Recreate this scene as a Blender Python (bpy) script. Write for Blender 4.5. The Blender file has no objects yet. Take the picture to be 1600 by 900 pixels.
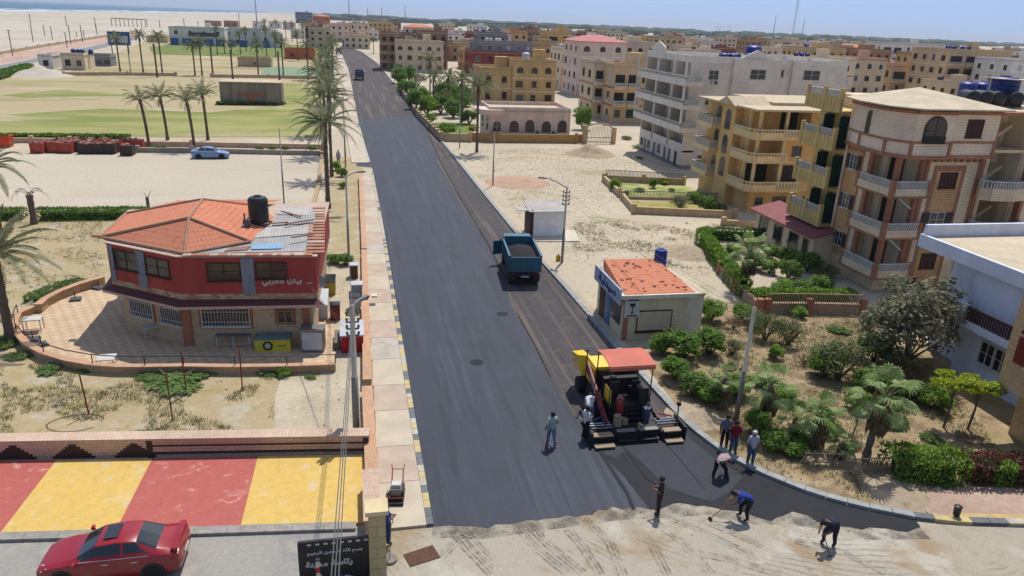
import bpy, bmesh, math, random
from mathutils import Vector, Matrix, noise as mnoise
PI=math.pi
C=bpy.context.scene.collection
SC=bpy.context.scene
rnd=random.Random(7)
# ---------------------------------------------------------------- camera (tilted phone shot from an upper floor)
F=1150.;H=18.2
roll=math.atan(.043); pitch=math.atan(417*math.cos(roll)/F); yaw=math.radians(-12.548)
def _axes():
    cy,sy=math.cos(yaw),math.sin(yaw)
    f=Vector((-sy*math.cos(pitch),cy*math.cos(pitch),-math.sin(pitch)))
    R=Vector((cy,sy,0)); U=R.cross(f)
    c,s=math.cos(roll),math.sin(roll)
    return c*R+s*U, -s*R+c*U, f
AR,AU,AF=_axes()
cam=bpy.data.cameras.new('camera'); camo=bpy.data.objects.new('camera',cam); C.objects.link(camo)
cam.sensor_width=36; cam.lens=F/1600*36; cam.clip_start=.5; cam.clip_end=40000
m3=Matrix((AR,AU,-AF)).transposed(); camo.matrix_world=Matrix.Translation((0,0,H))@m3.to_4x4()
SC.camera=camo
# ---------------------------------------------------------------- light
SUN_EL=math.radians(64); SUN_AZ=math.atan2(.49,.87)      # towards the sun: ahead and to the right, azimuth from +Y clockwise
SC.world=bpy.data.worlds.new('World'); SC.world.use_nodes=True
nt=SC.world.node_tree; bg=nt.nodes['Background']
sk=nt.nodes.new('ShaderNodeTexSky'); sk.sky_type='NISHITA'; sk.sun_disc=False
sk.sun_elevation=SUN_EL; sk.sun_rotation=SUN_AZ; sk.altitude=0; sk.air_density=1.0; sk.dust_density=.7; sk.ozone_density=1.2
tc=nt.nodes.new('ShaderNodeTexCoord'); va=nt.nodes.new('ShaderNodeVectorMath'); va.operation='ADD'; va.inputs[1].default_value=(0,0,.34)
nt.links.new(tc.outputs['Generated'],va.inputs[0]); nt.links.new(va.outputs[0],sk.inputs[0]); nt.links.new(sk.outputs[0],bg.inputs[0]); bg.inputs[1].default_value=.13
sl=bpy.data.lights.new('sun','SUN'); sl.energy=3.8; sl.angle=math.radians(.5); sl.color=(1,.95,.875)
so=bpy.data.objects.new('sun',sl); C.objects.link(so)
sd=Vector((math.sin(SUN_AZ)*math.cos(SUN_EL),math.cos(SUN_AZ)*math.cos(SUN_EL),math.sin(SUN_EL)))
so.rotation_euler=sd.to_track_quat('Z','Y').to_euler(); so.location=(0,0,60)
SC.view_settings.view_transform='Standard'; SC.view_settings.look='None'; SC.view_settings.exposure=.22; SC.view_settings.gamma=1
SC.cycles.max_bounces=6; SC.cycles.transparent_max_bounces=6; SC.cycles.volume_bounces=0
# ---------------------------------------------------------------- surveying: photograph pixel (1600x900) to the real place it shows
def _ray(x,y): return AF+AR*((x-800)/F)+AU*((450-y)/F)
def P(x,y,z=0.):
    d=_ray(x,y); t=(z-H)/d.z; return Vector((d.x*t,d.y*t,z))
def PY(x,y,Y):
    d=_ray(x,y); t=Y/d.y; return (d.x*t, H+d.z*t)
def PX(x,y,X):
    d=_ray(x,y); t=X/d.x; return (d.y*t, H+d.z*t)
def Qp(X,Y,Z=0):
    v=Vector((X,Y,Z-H)); k=v.dot(AF); return (800+F*v.dot(AR)/k,450-F*v.dot(AU)/k)
def HT(bx,by,ty):
    p=P(bx,by); m=0.; st=.02*max(1,p.y/100)
    while m<400 and Qp(p.x,p.y,m)[1]>ty: m+=st
    return p,m
def PL(*pts,z=0): return [P(a,b,z).xy for a,b in pts]
# ---------------------------------------------------------------- materials
def lin(v): v/=255.; return v/12.92 if v<=.04045 else ((v+.055)/1.055)**2.4
KL=1.45
def c(r,g,b,k=1.): return tuple(min(.9,lin(x)/KL*k) for x in (r,g,b))
_M={}
class NT:
    def __init__(s,name,col,rough=.8,metal=0.,spec=.35):
        s.m=bpy.data.materials.new(name); s.m.use_nodes=True; s.t=s.m.node_tree; s.b=s.t.nodes['Principled BSDF']
        s.b.inputs['Roughness'].default_value=rough; s.b.inputs['Metallic'].default_value=metal
        s.b.inputs['Specular IOR Level'].default_value=spec
        s.b.inputs['Base Color'].default_value=(*col,1); s.col=None
        s.base=col
    def n(s,t,**k):
        o=s.t.nodes.new('ShaderNode'+t)
        for a,v in k.items(): setattr(o,a,v)
        return o
    def l(s,a,b): s.t.links.new(a,b)
    def pos(s,mode='pos',scale=(1,1,1),rot=0):
        if mode=='pos': o=s.n('NewGeometry').outputs['Position']
        elif mode=='uv': o=s.n('UVMap').outputs[0]
        else: o=s.n('TexCoord').outputs['Object']
        mp=s.n('Mapping'); s.l(o,mp.inputs[0]); mp.inputs['Scale'].default_value=scale; mp.inputs['Rotation'].default_value=(0,0,rot)
        return mp.outputs[0]
    def noise(s,vec,scale=1.,detail=5,rough=.6,dist=0.):
        o=s.n('TexNoise'); s.l(vec,o.inputs['Vector']); o.inputs['Scale'].default_value=scale; o.inputs['Detail'].default_value=detail
        o.inputs['Roughness'].default_value=rough; o.inputs['Distortion'].default_value=dist; return o.outputs['Fac']
    def ramp(s,fac,lo,hi,a=0.,b=1.):
        o=s.n('MapRange'); o.interpolation_type='SMOOTHSTEP'; s.l(fac,o.inputs[0]); o.inputs[1].default_value=lo; o.inputs[2].default_value=hi
        o.inputs[3].default_value=a; o.inputs[4].default_value=b; return o.outputs[0]
    def mix(s,fac,a,b,mode='MIX'):
        o=s.n('Mix'); o.data_type='RGBA'; o.blend_type=mode
        for i,v in ((0,fac),(6,a),(7,b)):
            if isinstance(v,(int,float)): o.inputs[i].default_value=v
            elif isinstance(v,tuple): o.inputs[i].default_value=(*v,1)
            else: s.l(v,o.inputs[i])
        return o.outputs[2]
    def math(s,op,a,b=0.):
        o=s.n('Math'); o.operation=op
        for i,v in ((0,a),(1,b)):
            if isinstance(v,(int,float)): o.inputs[i].default_value=v
            else: s.l(v,o.inputs[i])
        return o.outputs[0]
    def cur(s): return s.base if s.col is None else s.col
    def put(s,o): s.col=o; return s
    def blot(s,col,vec,scale,lo,hi,amt=1.,detail=5,dist=0.):
        f=s.ramp(s.noise(vec,scale,detail,.6,dist),lo,hi,0,amt); s.col=s.mix(f,s.cur(),col); return s
    def vary(s,vec,scale,a=.8,b=1.15,detail=5):
        f=s.ramp(s.noise(vec,scale,detail),.25,.75,a,b)
        g=s.n('CombineColor'); [s.l(f,g.inputs[i]) for i in range(3)]
        s.col=s.mix(1.,s.cur(),g.outputs[0],'MULTIPLY'); return s
    def bump(s,fac,dist=.02,strength=.5):
        o=s.n('Bump'); o.inputs['Distance'].default_value=dist; o.inputs['Strength'].default_value=strength; s.l(fac,o.inputs['Height']); s.l(o.outputs[0],s.b.inputs['Normal']); return s
    def done(s):
        if s.col is not None: s.l(s.col,s.b.inputs['Base Color'])
        return s.m
def plain(name,col,rough=.7,metal=0.,var=(.85,1.1),scale=1.5,spec=.35,bump=0.,mode='obj'):
    if name in _M: return _M[name]
    n=NT(name,col,rough,metal,spec); v=n.pos(mode); n.vary(v,scale,*var)
    if bump: n.bump(n.noise(v,18,4),bump)
    _M[name]=n.done(); return _M[name]
def flat(name,col,rough=.5,metal=0.,spec=.4):
    if name in _M: return _M[name]
    n=NT(name,col,rough,metal,spec); _M[name]=n.done(); return _M[name]
def brick(name,c1,c2,cm,w=.25,h=.08,mortar=.012,stain=True,mode='uv',bump=.006):
    if name in _M: return _M[name]
    n=NT(name,c1,.85); v=n.pos(mode)
    o=n.n('TexBrick'); n.l(v,o.inputs['Vector']); 
    for i,cc in (('Color1',c1),('Color2',c2),('Mortar',cm)): o.inputs[i].default_value=(*cc,1)
    o.inputs['Scale'].default_value=1; o.inputs['Brick Width'].default_value=w; o.inputs['Row Height'].default_value=h; o.inputs['Mortar Size'].default_value=mortar; o.inputs['Bias'].default_value=-.1
    n.put(o.outputs['Color']); n.vary(v,.35,.82,1.12); n.vary(v,6,.9,1.08)
    if bump: n.bump(n.math('SUBTRACT',1.,o.outputs['Fac']),bump,.6)
    _M[name]=n.done(); return _M[name]
def stucco(name,col,stain=.75,rough=.9):
    if name in _M: return _M[name]
    n=NT(name,col,rough,0,.2); v=n.pos('pos'); vs=n.pos('pos',(1.3,1.3,.22))
    n.vary(vs,.9,stain,1.08); n.vary(v,.13,.9,1.08); n.vary(v,4,.94,1.05); n.bump(n.noise(v,14,3),.01,.4)
    _M[name]=n.done(); return _M[name]
# ---------------------------------------------------------------- mesh builder
class MB:
    def __init__(s): s.v=[];s.f=[];s.m=[];s.T=None
    def add(s,vs,fs,m=0):
        b=len(s.v)
        if s.T is not None: vs=[s.T@Vector(p) for p in vs]
        s.v+=[tuple(p) for p in vs]; s.f+=[tuple(b+i for i in f) for f in fs]; s.m+=[m]*len(fs); return s
    def box(s,x0,y0,z0,x1,y1,z1,m=0):
        return s.add([(x0,y0,z0),(x1,y0,z0),(x1,y1,z0),(x0,y1,z0),(x0,y0,z1),(x1,y0,z1),(x1,y1,z1),(x0,y1,z1)],
            [(3,2,1,0),(4,5,6,7),(0,1,5,4),(1,2,6,5),(2,3,7,6),(3,0,4,7)],m)
    def cbox(s,cx,cy,z0,w,d,h,m=0): return s.box(cx-w/2,cy-d/2,z0,cx+w/2,cy+d/2,z0+h,m)
    def prism(s,pts,z0,z1,m=0,mt=None,z1s=None):
        n=len(pts); a=sum(pts[i][0]*pts[(i+1)%n][1]-pts[(i+1)%n][0]*pts[i][1] for i in range(n))
        if a<0: pts=pts[::-1]; z1s=z1s[::-1] if z1s else None
        t=z1s or [z1]*n
        vs=[(p[0],p[1],z0) for p in pts]+[(p[0],p[1],t[i]) for i,p in enumerate(pts)]
        s.add(vs,[tuple(range(n-1,-1,-1))]+[(i,(i+1)%n,n+(i+1)%n,n+i) for i in range(n)],m)
        s.add([vs[n+i] for i in range(n)],[tuple(range(n))],m if mt is None else mt); return s
    def bar(s,a,b,w,h,m=0,up=(0,0,1)):
        a=Vector(a);b=Vector(b);d=(b-a).normalized();u=Vector(up)
        if abs(d.dot(u))>.99: u=Vector((1,0,0))
        r=d.cross(u).normalized(); u=r.cross(d)
        k=[(-1,-1),(1,-1),(1,1),(-1,1)]
        vs=[a+r*i*w/2+u*j*h/2 for i,j in k]+[b+r*i*w/2+u*j*h/2 for i,j in k]
        return s.add(vs,[(3,2,1,0),(4,5,6,7)]+[(i,(i+1)%4,4+(i+1)%4,4+i) for i in range(4)][::1],m)
    def tube(s,pts,r,n=6,m=0,cap=True):
        pts=[Vector(p) for p in pts]; k=len(pts); rr=r if isinstance(r,(list,tuple)) else [r]*k
        vs=[];pu=None
        for i,p in enumerate(pts):
            d=(pts[min(i+1,k-1)]-pts[max(i-1,0)]).normalized()
            u=pu if pu is not None else (Vector((0,0,1)) if abs(d.z)<.9 else Vector((1,0,0)))
            r1=d.cross(u).normalized(); u=r1.cross(d).normalized(); pu=u
            for j in range(n):
                a=2*PI*j/n; vs.append(p+(r1*math.cos(a)+u*math.sin(a))*rr[i])
        fs=[(i*n+j,i*n+(j+1)%n,(i+1)*n+(j+1)%n,(i+1)*n+j) for i in range(k-1) for j in range(n)]
        if cap: fs+=[tuple(range(n-1,-1,-1)),tuple((k-1)*n+j for j in range(n))]
        return s.add(vs,fs,m)
    def lathe(s,prof,n=16,m=0,c0=(0,0,0),cap=True):
        vs=[(c0[0]+r*math.cos(2*PI*j/n),c0[1]+r*math.sin(2*PI*j/n),c0[2]+z) for r,z in prof for j in range(n)]
        k=len(prof); fs=[(i*n+j,i*n+(j+1)%n,(i+1)*n+(j+1)%n,(i+1)*n+j) for i in range(k-1) for j in range(n)]
        if cap: fs+=[tuple(range(n-1,-1,-1)),tuple((k-1)*n+j for j in range(n))]
        return s.add(vs,fs,m)
    def loft(s,secs,m=0,cap=True):
        n=len(secs[0]); vs=[p for q in secs for p in q]; k=len(secs)
        fs=[(i*n+j,i*n+(j+1)%n,(i+1)*n+(j+1)%n,(i+1)*n+j) for i in range(k-1) for j in range(n)]
        if cap: fs+=[tuple(range(n-1,-1,-1)),tuple((k-1)*n+j for j in range(n))]
        return s.add(vs,fs,m)
    def mesh(s,name,mats,smooth=False,uv=True,recalc=False):
        me=bpy.data.meshes.new(name); me.from_pydata(s.v,[],s.f)
        if not isinstance(mats,(list,tuple)): mats=[mats]
        for m in mats: me.materials.append(m)
        if len(mats)>1: me.polygons.foreach_set('material_index',s.m)
        if recalc:
            bm=bmesh.new(); bm.from_mesh(me); bmesh.ops.recalc_face_normals(bm,faces=bm.faces); bm.to_mesh(me); bm.free()
        if uv:
            l=me.uv_layers.new(name='UVMap'); data=[0.]*(2*len(me.loops)); V=me.vertices
            for p in me.polygons:
                n=p.normal
                if abs(n.z)>.98: u=Vector((1,0,0)); w=Vector((0,1,0))
                else:
                    u=Vector((-n.y,n.x,0)).normalized(); w=n.cross(u)
                for li in p.loop_indices:
                    co=V[me.loops[li].vertex_index].co; data[2*li]=co.dot(u); data[2*li+1]=co.dot(w)
            l.data.foreach_set('uv',data)
        if smooth:
            me.polygons.foreach_set('use_smooth',[True]*len(me.polygons))
        me.update(); return me
    def build(s,name,mats,parent=None,world=False,smooth=False,uv=True,recalc=False,auto=None,loc=None):
        if world and parent is not None:
            L=parent.location; s.v=[(p[0]-L[0],p[1]-L[1],p[2]-L[2]) for p in s.v]
        o=bpy.data.objects.new(name,s.mesh(name,mats,smooth,uv,recalc)); C.objects.link(o)
        if loc is not None: o.location=loc
        if parent is not None: o.parent=parent
        if auto:
            o.data.polygons.foreach_set('use_smooth',[True]*len(o.data.polygons)); o.data.set_sharp_from_angle(angle=math.radians(auto))
        return o
def tag(o,label=None,cat=None,group=None,kind=None):
    if label: o['label']=label
    if cat: o['category']=cat
    if group: o['group']=group
    if kind: o['kind']=kind
    return o
def thing(name,label,cat,loc=(0,0,0),rz=0,group=None):
    o=bpy.data.objects.new(name,None); C.objects.link(o); o.location=loc; o.rotation_euler=(0,0,rz); o.empty_display_size=.3
    return tag(o,label,cat,group)
def inst(name,me,parent,loc,rz=0,sc=None):
    o=bpy.data.objects.new(name,me); C.objects.link(o); o.parent=parent; o.location=loc; o.rotation_euler=(0,0,rz)
    if sc: o.scale=sc
    return o
def kids(o): return [x for x in C.objects if x.parent==o]
def dup(root,loc,rz=0,label=None,sc=None,_k=None):
    r=root.copy(); C.objects.link(r); r.location=loc; r.rotation_euler=(0,0,rz)
    if label: r['label']=label
    if sc: r.scale=(sc,sc,sc) if not isinstance(sc,tuple) else sc
    def rec(a,b):
        for ch in list(a.children):
            d=ch.copy(); C.objects.link(d); d.parent=b; rec(ch,d)
    rec(root,r)
    return r
def multi(name,mat,root,boxes):
    for bx in boxes: MB().box(*bx).build(name,mat,root,world=True)
def jag(pts,amp=.12,step=.35,seed=1):
    "ragged hand-raked edge along a polyline"
    rg=random.Random(seed); out=[]
    for i in range(len(pts)-1):
        a,b=Vector(pts[i]),Vector(pts[i+1]); L=(b-a).length; n=max(1,int(L/step)); d=(b-a)/max(L,1e-6); nn=Vector((-d.y,d.x))
        for k in range(n):
            q=a.lerp(b,k/n)
            if 0<i+k: q=q+nn*amp*(rg.gauss(0,.5)+1.2*mnoise.noise(Vector((q.x*.8,q.y*.8,seed))))
            out.append(q)
    return out+[Vector(pts[-1])]
def up_faces(o):
    me=o.data; bm=bmesh.new(); bm.from_mesh(me); bm.normal_update()
    for f in bm.faces:
        if f.normal.z<0: f.normal_flip()
    bm.to_mesh(me); bm.free(); me.update(); return o
def sheet(name,pts,z,mat,label=None):
    b=MB(); p=[tuple(q) for q in pts]; n=len(p); a=sum(p[i][0]*p[(i+1)%n][1]-p[(i+1)%n][0]*p[i][1] for i in range(n))
    if a<0: p=p[::-1]
    b.add([(x,y,z) for x,y in p],[tuple(range(n))]); o=b.build(name,mat); tag(o,label,kind='structure'); return o
def ribbon(pts,w0,w1):
    "offsets of a polyline: polygon between offset w0 and w1 (to the left of travel)"
    pts=[Vector(p) for p in pts]; L=[];R=[]
    for i,p in enumerate(pts):
        d=(pts[min(i+1,len(pts)-1)]-pts[max(i-1,0)]).normalized(); nn=Vector((-d.y,d.x)); L.append(p+nn*w0); R.append(p+nn*w1)
    return L,R
def strip_prism(pts,w0,w1,z0,z1,m=0,b=None,every=None,ms=None,gap=0.):
    b=b or MB()
    if every:
        q=[]; k=0
        pp=[Vector(p) for p in pts]; seg=[]
        tot=sum((pp[i+1]-pp[i]).length for i in range(len(pp)-1)); n=max(1,round(tot/every)); st=tot/n
        def at(d):
            for i in range(len(pp)-1):
                l=(pp[i+1]-pp[i]).length
                if d<=l or i==len(pp)-2: return pp[i]+(pp[i+1]-pp[i])*(d/l)
                d-=l
        pts=[at(i*st) for i in range(n+1)]
    L,R=ribbon(pts,w0,w1)
    for i in range(len(L)-1):
        g=gap/2; a,bb,cc,d=L[i].lerp(L[i+1],g),L[i].lerp(L[i+1],1-g),R[i].lerp(R[i+1],1-g),R[i].lerp(R[i+1],g)
        mi=ms[i%len(ms)] if ms else m
        b.prism([tuple(a),tuple(bb),tuple(cc),tuple(d)],z0,z1,mi)
    return b
# ================================================================ SETTING: ground, roads, sea
def ground_mat(name,base,parts,bumpd=.02):
    n=NT(name,base,.95,0,.15); v=n.pos()
    for (col,scale,lo,hi,amt,st) in parts: n.blot(col,n.pos('pos',st),scale,lo,hi,amt,6,.3)
    n.vary(v,2.5,.9,1.08,6); n.vary(v,.03,.93,1.06,3); n.bump(n.noise(v,3,6),bumpd,.6); return n.done()
SAND=c(214,199,172); DIRT=c(186,168,140)
m_ground=ground_mat('sand_ground',c(209,195,171),[(c(160,160,110),.035,.55,.72,.45,(1,1,1)),(c(228,212,186),.12,.5,.7,.6,(1,1,1)),(c(178,156,126),.6,.55,.75,.6,(1,1,1))])
tag(MB().add([(-60,-300,0),(15000,-300,0),(15000,16000,0),(-1200,16000,0)],[(0,1,2,3)]).build('ground',m_ground),kind='structure')
m_beach=ground_mat('beach_sand',c(214,203,184),[(c(190,178,158),.004,.5,.62,.8,(1,3,1)),(c(205,196,184),.02,.5,.6,.6,(1,4,1)),(c(222,212,194),.05,.5,.6,.6,(3,.6,1))])
shore=[(-540,-300),(-560,1400),(-590,2000),(-560,3000),(-545,4700),(-900,9000),(-1200,16000)]
tag(MB().add([(-60,-300,.0),(-1200,16000,.0)]+[(x-200,y,0.) for x,y in shore[::-1]],[tuple(range(9))]).build('beach',m_beach),kind='structure')
n=NT('sea_water',(.004,.085,.15),.35,0,.3); v=n.pos()
n.blot((.015,.13,.17),n.pos('pos',(1,.15,1)),.02,.4,.7,1)
foam=n.noise(n.pos('pos',(1,.12,1)),.05,6,.65,.4); g=n.n('NewGeometry'); sx=n.n('SeparateXYZ'); n.l(g.outputs['Position'],sx.inputs[0])
near=n.ramp(sx.outputs[0],-900,-570,0,1); ff=n.ramp(n.math('ADD',foam,n.math('MULTIPLY',near,.26)),.70,.74,0,1)
n.put(n.mix(ff,n.cur(),(.75,.78,.8))); n.bump(n.noise(v,.25,5),.4,.5); m_sea=n.done()
tag(MB().add([(-15000,-2000,.05),(-540,-2000,.05)]+[(x,y,.05) for x,y in shore]+[(-15000,16000,.05)],[tuple(range(10))]).build('sea',m_sea),kind='structure')
# corniche
m_asph=NT('old_asphalt',c(150,150,150),.9,0,.2); v=m_asph.pos(); m_asph.vary(v,.8,.85,1.12).blot(c(176,168,152),v,.25,.5,.7,.6); m_asph.bump(m_asph.noise(v,30,3),.005); m_asph=m_asph.done()
lo_=PL((0,113),(60,96),(140,80),(217,61)); up_=PL((217,56),(140,73),(60,90),(0,102))
d=(lo_[0]-lo_[-1]).normalized()*60
sheet('corniche_road',[lo_[0]+d]+lo_+up_+[up_[-1]+d],.03,m_asph)
m_prom=brick('promenade_paving',c(214,190,170),c(206,160,135),c(190,170,150),3.,9.,.02,mode='pos',bump=0)
q_=PL((217,55),(140,71),(60,88),(0,100)); q2=PL((0,86),(60,76),(140,62),(217,50))
sheet('promenade',[x for x in q_]+[q_[-1]+d,q2[0]+d]+q2,.06,m_prom)
# grass fields and lots
m_lawn=ground_mat('lawn',c(176,172,112),[(c(140,150,78),.09,.42,.62,.85,(.35,1,1)),(c(205,192,160),.06,.55,.66,.9,(.45,1,1)),(c(122,142,72),.5,.5,.75,.5,(.6,1,1))])
m_lawn2=ground_mat('field_turf',c(128,142,74),[(c(150,150,90),.1,.5,.7,.7,(.5,1,1))])
m_field=ground_mat('dry_field',c(198,182,142),[(c(166,162,110),.05,.5,.66,.8,(.4,1,1)),(c(168,146,108),.07,.52,.66,.7,(.5,1,1)),(c(215,202,174),.09,.55,.7,.7,(.5,1,1))])
sheet('dry_field',PL((0,214),(505,216),(512,70),(230,63),(100,116),(-60,125),(-140,200)),.02,m_field)
sheet('lawn',PL((0,213),(504,214),(515,186),(470,160),(330,176),(160,170),(0,180),(-100,195),(-80,213)),.045,m_lawn)
sheet('lawn',jag(PL((0,150),(50,144),(100,141),(160,145),(215,150),(150,155),(70,155),(0,150)),1.2,2.,4),.045,m_lawn)
sheet('lawn',PL((445,162),(500,162),(512,130),(445,130)),.06,m_lawn)
sheet('lawn',PL((232,74),(240,85),(420,90),(508,90),(505,72),(300,66)),.05,m_lawn2)
m_court=plain('court_green',c(140,165,130),.9,var=(.92,1.05))
sheet('court',PL((408,119),(500,119),(500,106),(410,104)),.08,m_court)
m_lot=ground_mat('smooth_sand',c(212,200,178),[(c(200,187,163),.05,.5,.65,.7,(.3,1,1)),(c(222,210,190),.12,.5,.65,.6,(.25,1,1))],.006)
sheet('sand_lot',PL((-160,320),(-60,240),(500,243),(505,300),(495,335),(0,322)),.012,m_lot)
m_yard=ground_mat('yard_dry_grass',c(196,178,140),[(c(170,160,108),.5,.5,.66,.7,(1,1,1)),(c(206,196,176),.6,.5,.64,.8,(1,1,1)),(c(186,162,112),2.4,.45,.7,.5,(1,1,1)),(c(140,120,88),9,.56,.72,.5,(1,1,1))])
sheet('yard',PL((-160,322),(0,330),(560,332),(570,684),(0,694),(-160,700)),.016,m_yard)
sheet('yard',PL((508,430),(508,245),(566,245),(576,430)),.02,m_yard)
# pale paving beside the restaurant
m_pale=brick('pale_paving',c(220,206,178),c(208,194,166),c(190,176,150),.22,.11,.012,mode='pos')
sheet('paved_path',PL((440,590),(430,620),(428,680),(571,682),(566,410),(500,410),(500,590)),.03,m_pale)
# patio
n=NT('patio_tiles',c(226,196,158),.8,0,.3); v=n.pos('pos',(1,1,1),.35)
ch=n.n('TexChecker'); n.l(v,ch.inputs[0]); ch.inputs['Scale'].default_value=2.6; ch.inputs[1].default_value=(*c(228,202,168),1); ch.inputs[2].default_value=(*c(216,184,150),1)
n.put(ch.outputs[0]); n.vary(n.pos(),.7,.88,1.08); n.vary(n.pos(),9,.93,1.06); m_patio=n.done()
PATIO=[(525,578),(450,581),(370,582),(290,581),(230,582),(190,582),(150,579),(110,572),(75,561),(50,548),(33,530),(30,512),(35,500),(57,490),(80,474),(110,462),(160,448)]
sheet('patio',PL(*PATIO,(300,430),(520,470)),.05,m_patio)
# painted pavement in front
n=NT('red_yellow_pavement',c(240,200,90),.75,0,.3); v=n.pos()
n.put(c(236,198,108)); n.blot(c(232,214,176),v,1.1,.54,.7,.75,8,.9); n.blot(c(214,176,100),v,3.5,.55,.72,.5,7); n.vary(v,3,.93,1.06)
vo=n.n('TexVoronoi'); vo.feature='DISTANCE_TO_EDGE'; n.l(v,vo.inputs['Vector']); vo.inputs['Scale'].default_value=2.6
n.put(n.mix(n.ramp(vo.outputs['Distance'],.0,.03,.45,0),n.cur(),c(205,165,80))); m_yel=n.done()
n=NT('red_pavement',c(208,104,90),.75,0,.3); v=n.pos(); n.put(c(198,106,96)); n.blot(c(234,192,176),v,1.5,.57,.72,.7,9,1.0); n.blot(c(188,88,80),v,3.5,.56,.72,.5,7); n.vary(v,3,.93,1.06)
vo=n.n('TexVoronoi'); vo.feature='DISTANCE_TO_EDGE'; n.l(v,vo.inputs['Vector']); vo.inputs['Scale'].default_value=2.6
n.put(n.mix(n.ramp(vo.outputs['Distance'],.0,.03,.45,0),n.cur(),c(180,84,74))); m_red=n.done()
tops=[(-130,721),(88,719),(238,716.5),(403,713),(579,709.5)]; bots=[(-300,841),(0,833),(181,828),(376,822),(573,816)]
b=MB()
for i in range(4):
    a0,a1=P(*tops[i],.12),P(*tops[i+1],.12); b0,b1=P(*bots[i],.12),P(*bots[i+1],.12)
    b.prism([tuple(b0.xy),tuple(b1.xy),tuple(a1.xy),tuple(a0.xy)],.0,.12,i%2)
tag(b.build('painted_pavement',[m_red,m_yel]),kind='structure')
m_kerbg=plain('grey_kerb',c(176,170,160),.9,var=(.7,1.1),scale=3,bump=.01)
k0=[P(-300,848,.13).xy,P(0,840,.13).xy,P(300,831,.13).xy,P(556,822.5,.13).xy]
tag(strip_prism(k0,-.12,.3,0,.135,every=1.2,gap=.01).build('kerb',m_kerbg),kind='structure')
# street at the bottom left
n=NT('street_asphalt',c(176,172,162),.95,0,.2); v=n.pos(); n.blot(c(160,158,154),v,.3,.45,.6,.9); n.blot(c(196,186,168),v,.6,.55,.7,.7); n.vary(v,6,.88,1.08,6); n.bump(n.noise(v,20,4),.01); m_street=n.done()
sheet('street',PL((-400,858),(0,846),(556,826),(580,826),(585,1000),(500,1500),(-900,1500)),.008,m_street)
# ---------------- main road
LK=[P(*q).xy for q in [(700,900),(677,822),(652,675),(615,450),(600,360),(582,265),(571,230),(560,190),(545,110),(534,85),(528,76)]]
RK=[P(*q).xy for q in [(1060,655),(960,545),(880,450),(800,360),(740,286),(700,235),(668,197),(640,165),(618,135),(590,100),(566,82),(548,75)]]
RC=[P(*q).xy for q in [(1604,824),(1500,821),(1430,813),(1350,797),(1310,787),(1270,776),(1235,762),(1200,748),(1170,734),(1140,718),(1110,697),(1085,678),(1060,655)]]
n=NT('milled_road',c(86,82,84),.9,0,.3); vs=n.pos('pos',(1,.022,1))
n.blot(c(150,132,114),vs,1.6,.5,.68,.65,6,.2); n.blot(c(66,62,62),vs,3.1,.5,.7,.7,6,.2); n.blot(c(120,108,98),n.pos(),1.2,.5,.7,.5); n.vary(n.pos(),7,.8,1.15); n.bump(n.noise(n.pos('pos',(6,.6,1)),3,5),.012); m_mill=n.done()
far_l=[P(*q).xy for q in [(524,72),(540,70)]]
sheet('old_road_surface',LK[7:]+[P(535,71).xy]+RK[::-1][:]+[P(1085,680).xy,P(925,690).xy,P(880,662).xy,P(825,580).xy,P(780,480).xy,P(765,440).xy,P(700,320).xy,P(672,270).xy,P(655,200).xy,P(648,183).xy],.01,m_mill)
n=NT('new_asphalt',c(50,58,73),.72,0,.45); vs=n.pos('pos',(1,.05,1))
n.blot(c(68,76,91),vs,1.3,.5,.66,.6,5,.1); n.blot(c(38,44,57),vs,2.2,.52,.62,.7,5,.1); n.blot(c(80,80,84),n.pos(),.35,.56,.75,.35); n.vary(n.pos(),13,.78,1.2,8); n.vary(n.pos(),.5,.9,1.06); n.blot(c(38,42,50),n.pos('pos',(1,.5,1)),2.6,.62,.75,.35,7,.5); n.vary(n.pos(),45,.85,1.15,3)
n.bump(n.noise(n.pos(),45,4),.006,.6); m_new=n.done()
m_fresh=NT('fresh_asphalt',c(36,39,46),.8,0,.35); v=m_fresh.pos(); m_fresh.vary(v,9,.75,1.2,7).blot(c(22,24,30),v,.7,.52,.66,.6).blot(c(60,62,66),v,3,.6,.72,.4,8); m_fresh.bump(m_fresh.noise(v,30,5),.02); m_fresh=m_fresh.done()
NE=[(655,182),(665,200),(690,270),(722,322),(760,385),(786,440),(800,480),(822,520),(850,580),(880,625),(905,660),(930,700),(975,745),(1015,795)]
sheet('new_asphalt',[q for q in LK[1:8]]+PL(*[(618,181),(655,182)])+jag(PL(*NE[1:]),.1,.5,3)+jag(PL((1015,797),(960,797),(850,812),(750,826),(677,824)),.13,.3,5),.03,m_new)
BE=[(1015,797),(1030,794),(1065,791),(1100,789),(1128,796),(1160,803),(1200,811),(1220,803),(1238,800),(1262,808),(1295,818),(1345,826),(1400,827),(1438,824)]
fresh=PL(*NE[10:])+PL(*BE)+[q for q in RC[2:]]
sheet('fresh_asphalt_mat',PL((905,660),(930,700),(975,745),(1015,797))+jag(PL(*BE),.16,.3,9)+[q for q in RC[2:]],.035,m_fresh)
n2=NT('screeded_asphalt',c(56,60,70),.8,0,.4); v=n2.pos(); n2.vary(v,9,.85,1.12,7).blot(c(44,47,54),v,1.1,.5,.68,.6).blot(c(78,80,86),v,5,.6,.75,.4,8); n2.bump(n2.noise(v,40,4),.01); m_scr=n2.done()
sheet('screeded_strip',PL((922,685),(960,686),(1000,722),(1045,765),(1112,786),(1140,770),(1160,745),(1120,720),(1082,690),(1068,672),(1040,684),(962,686)),.045,m_scr)
sheet('screeded_strip',PL((922,686),(960,686),(978,706),(962,718),(945,712)),.05,m_scr)
b=MB(); 
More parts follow.
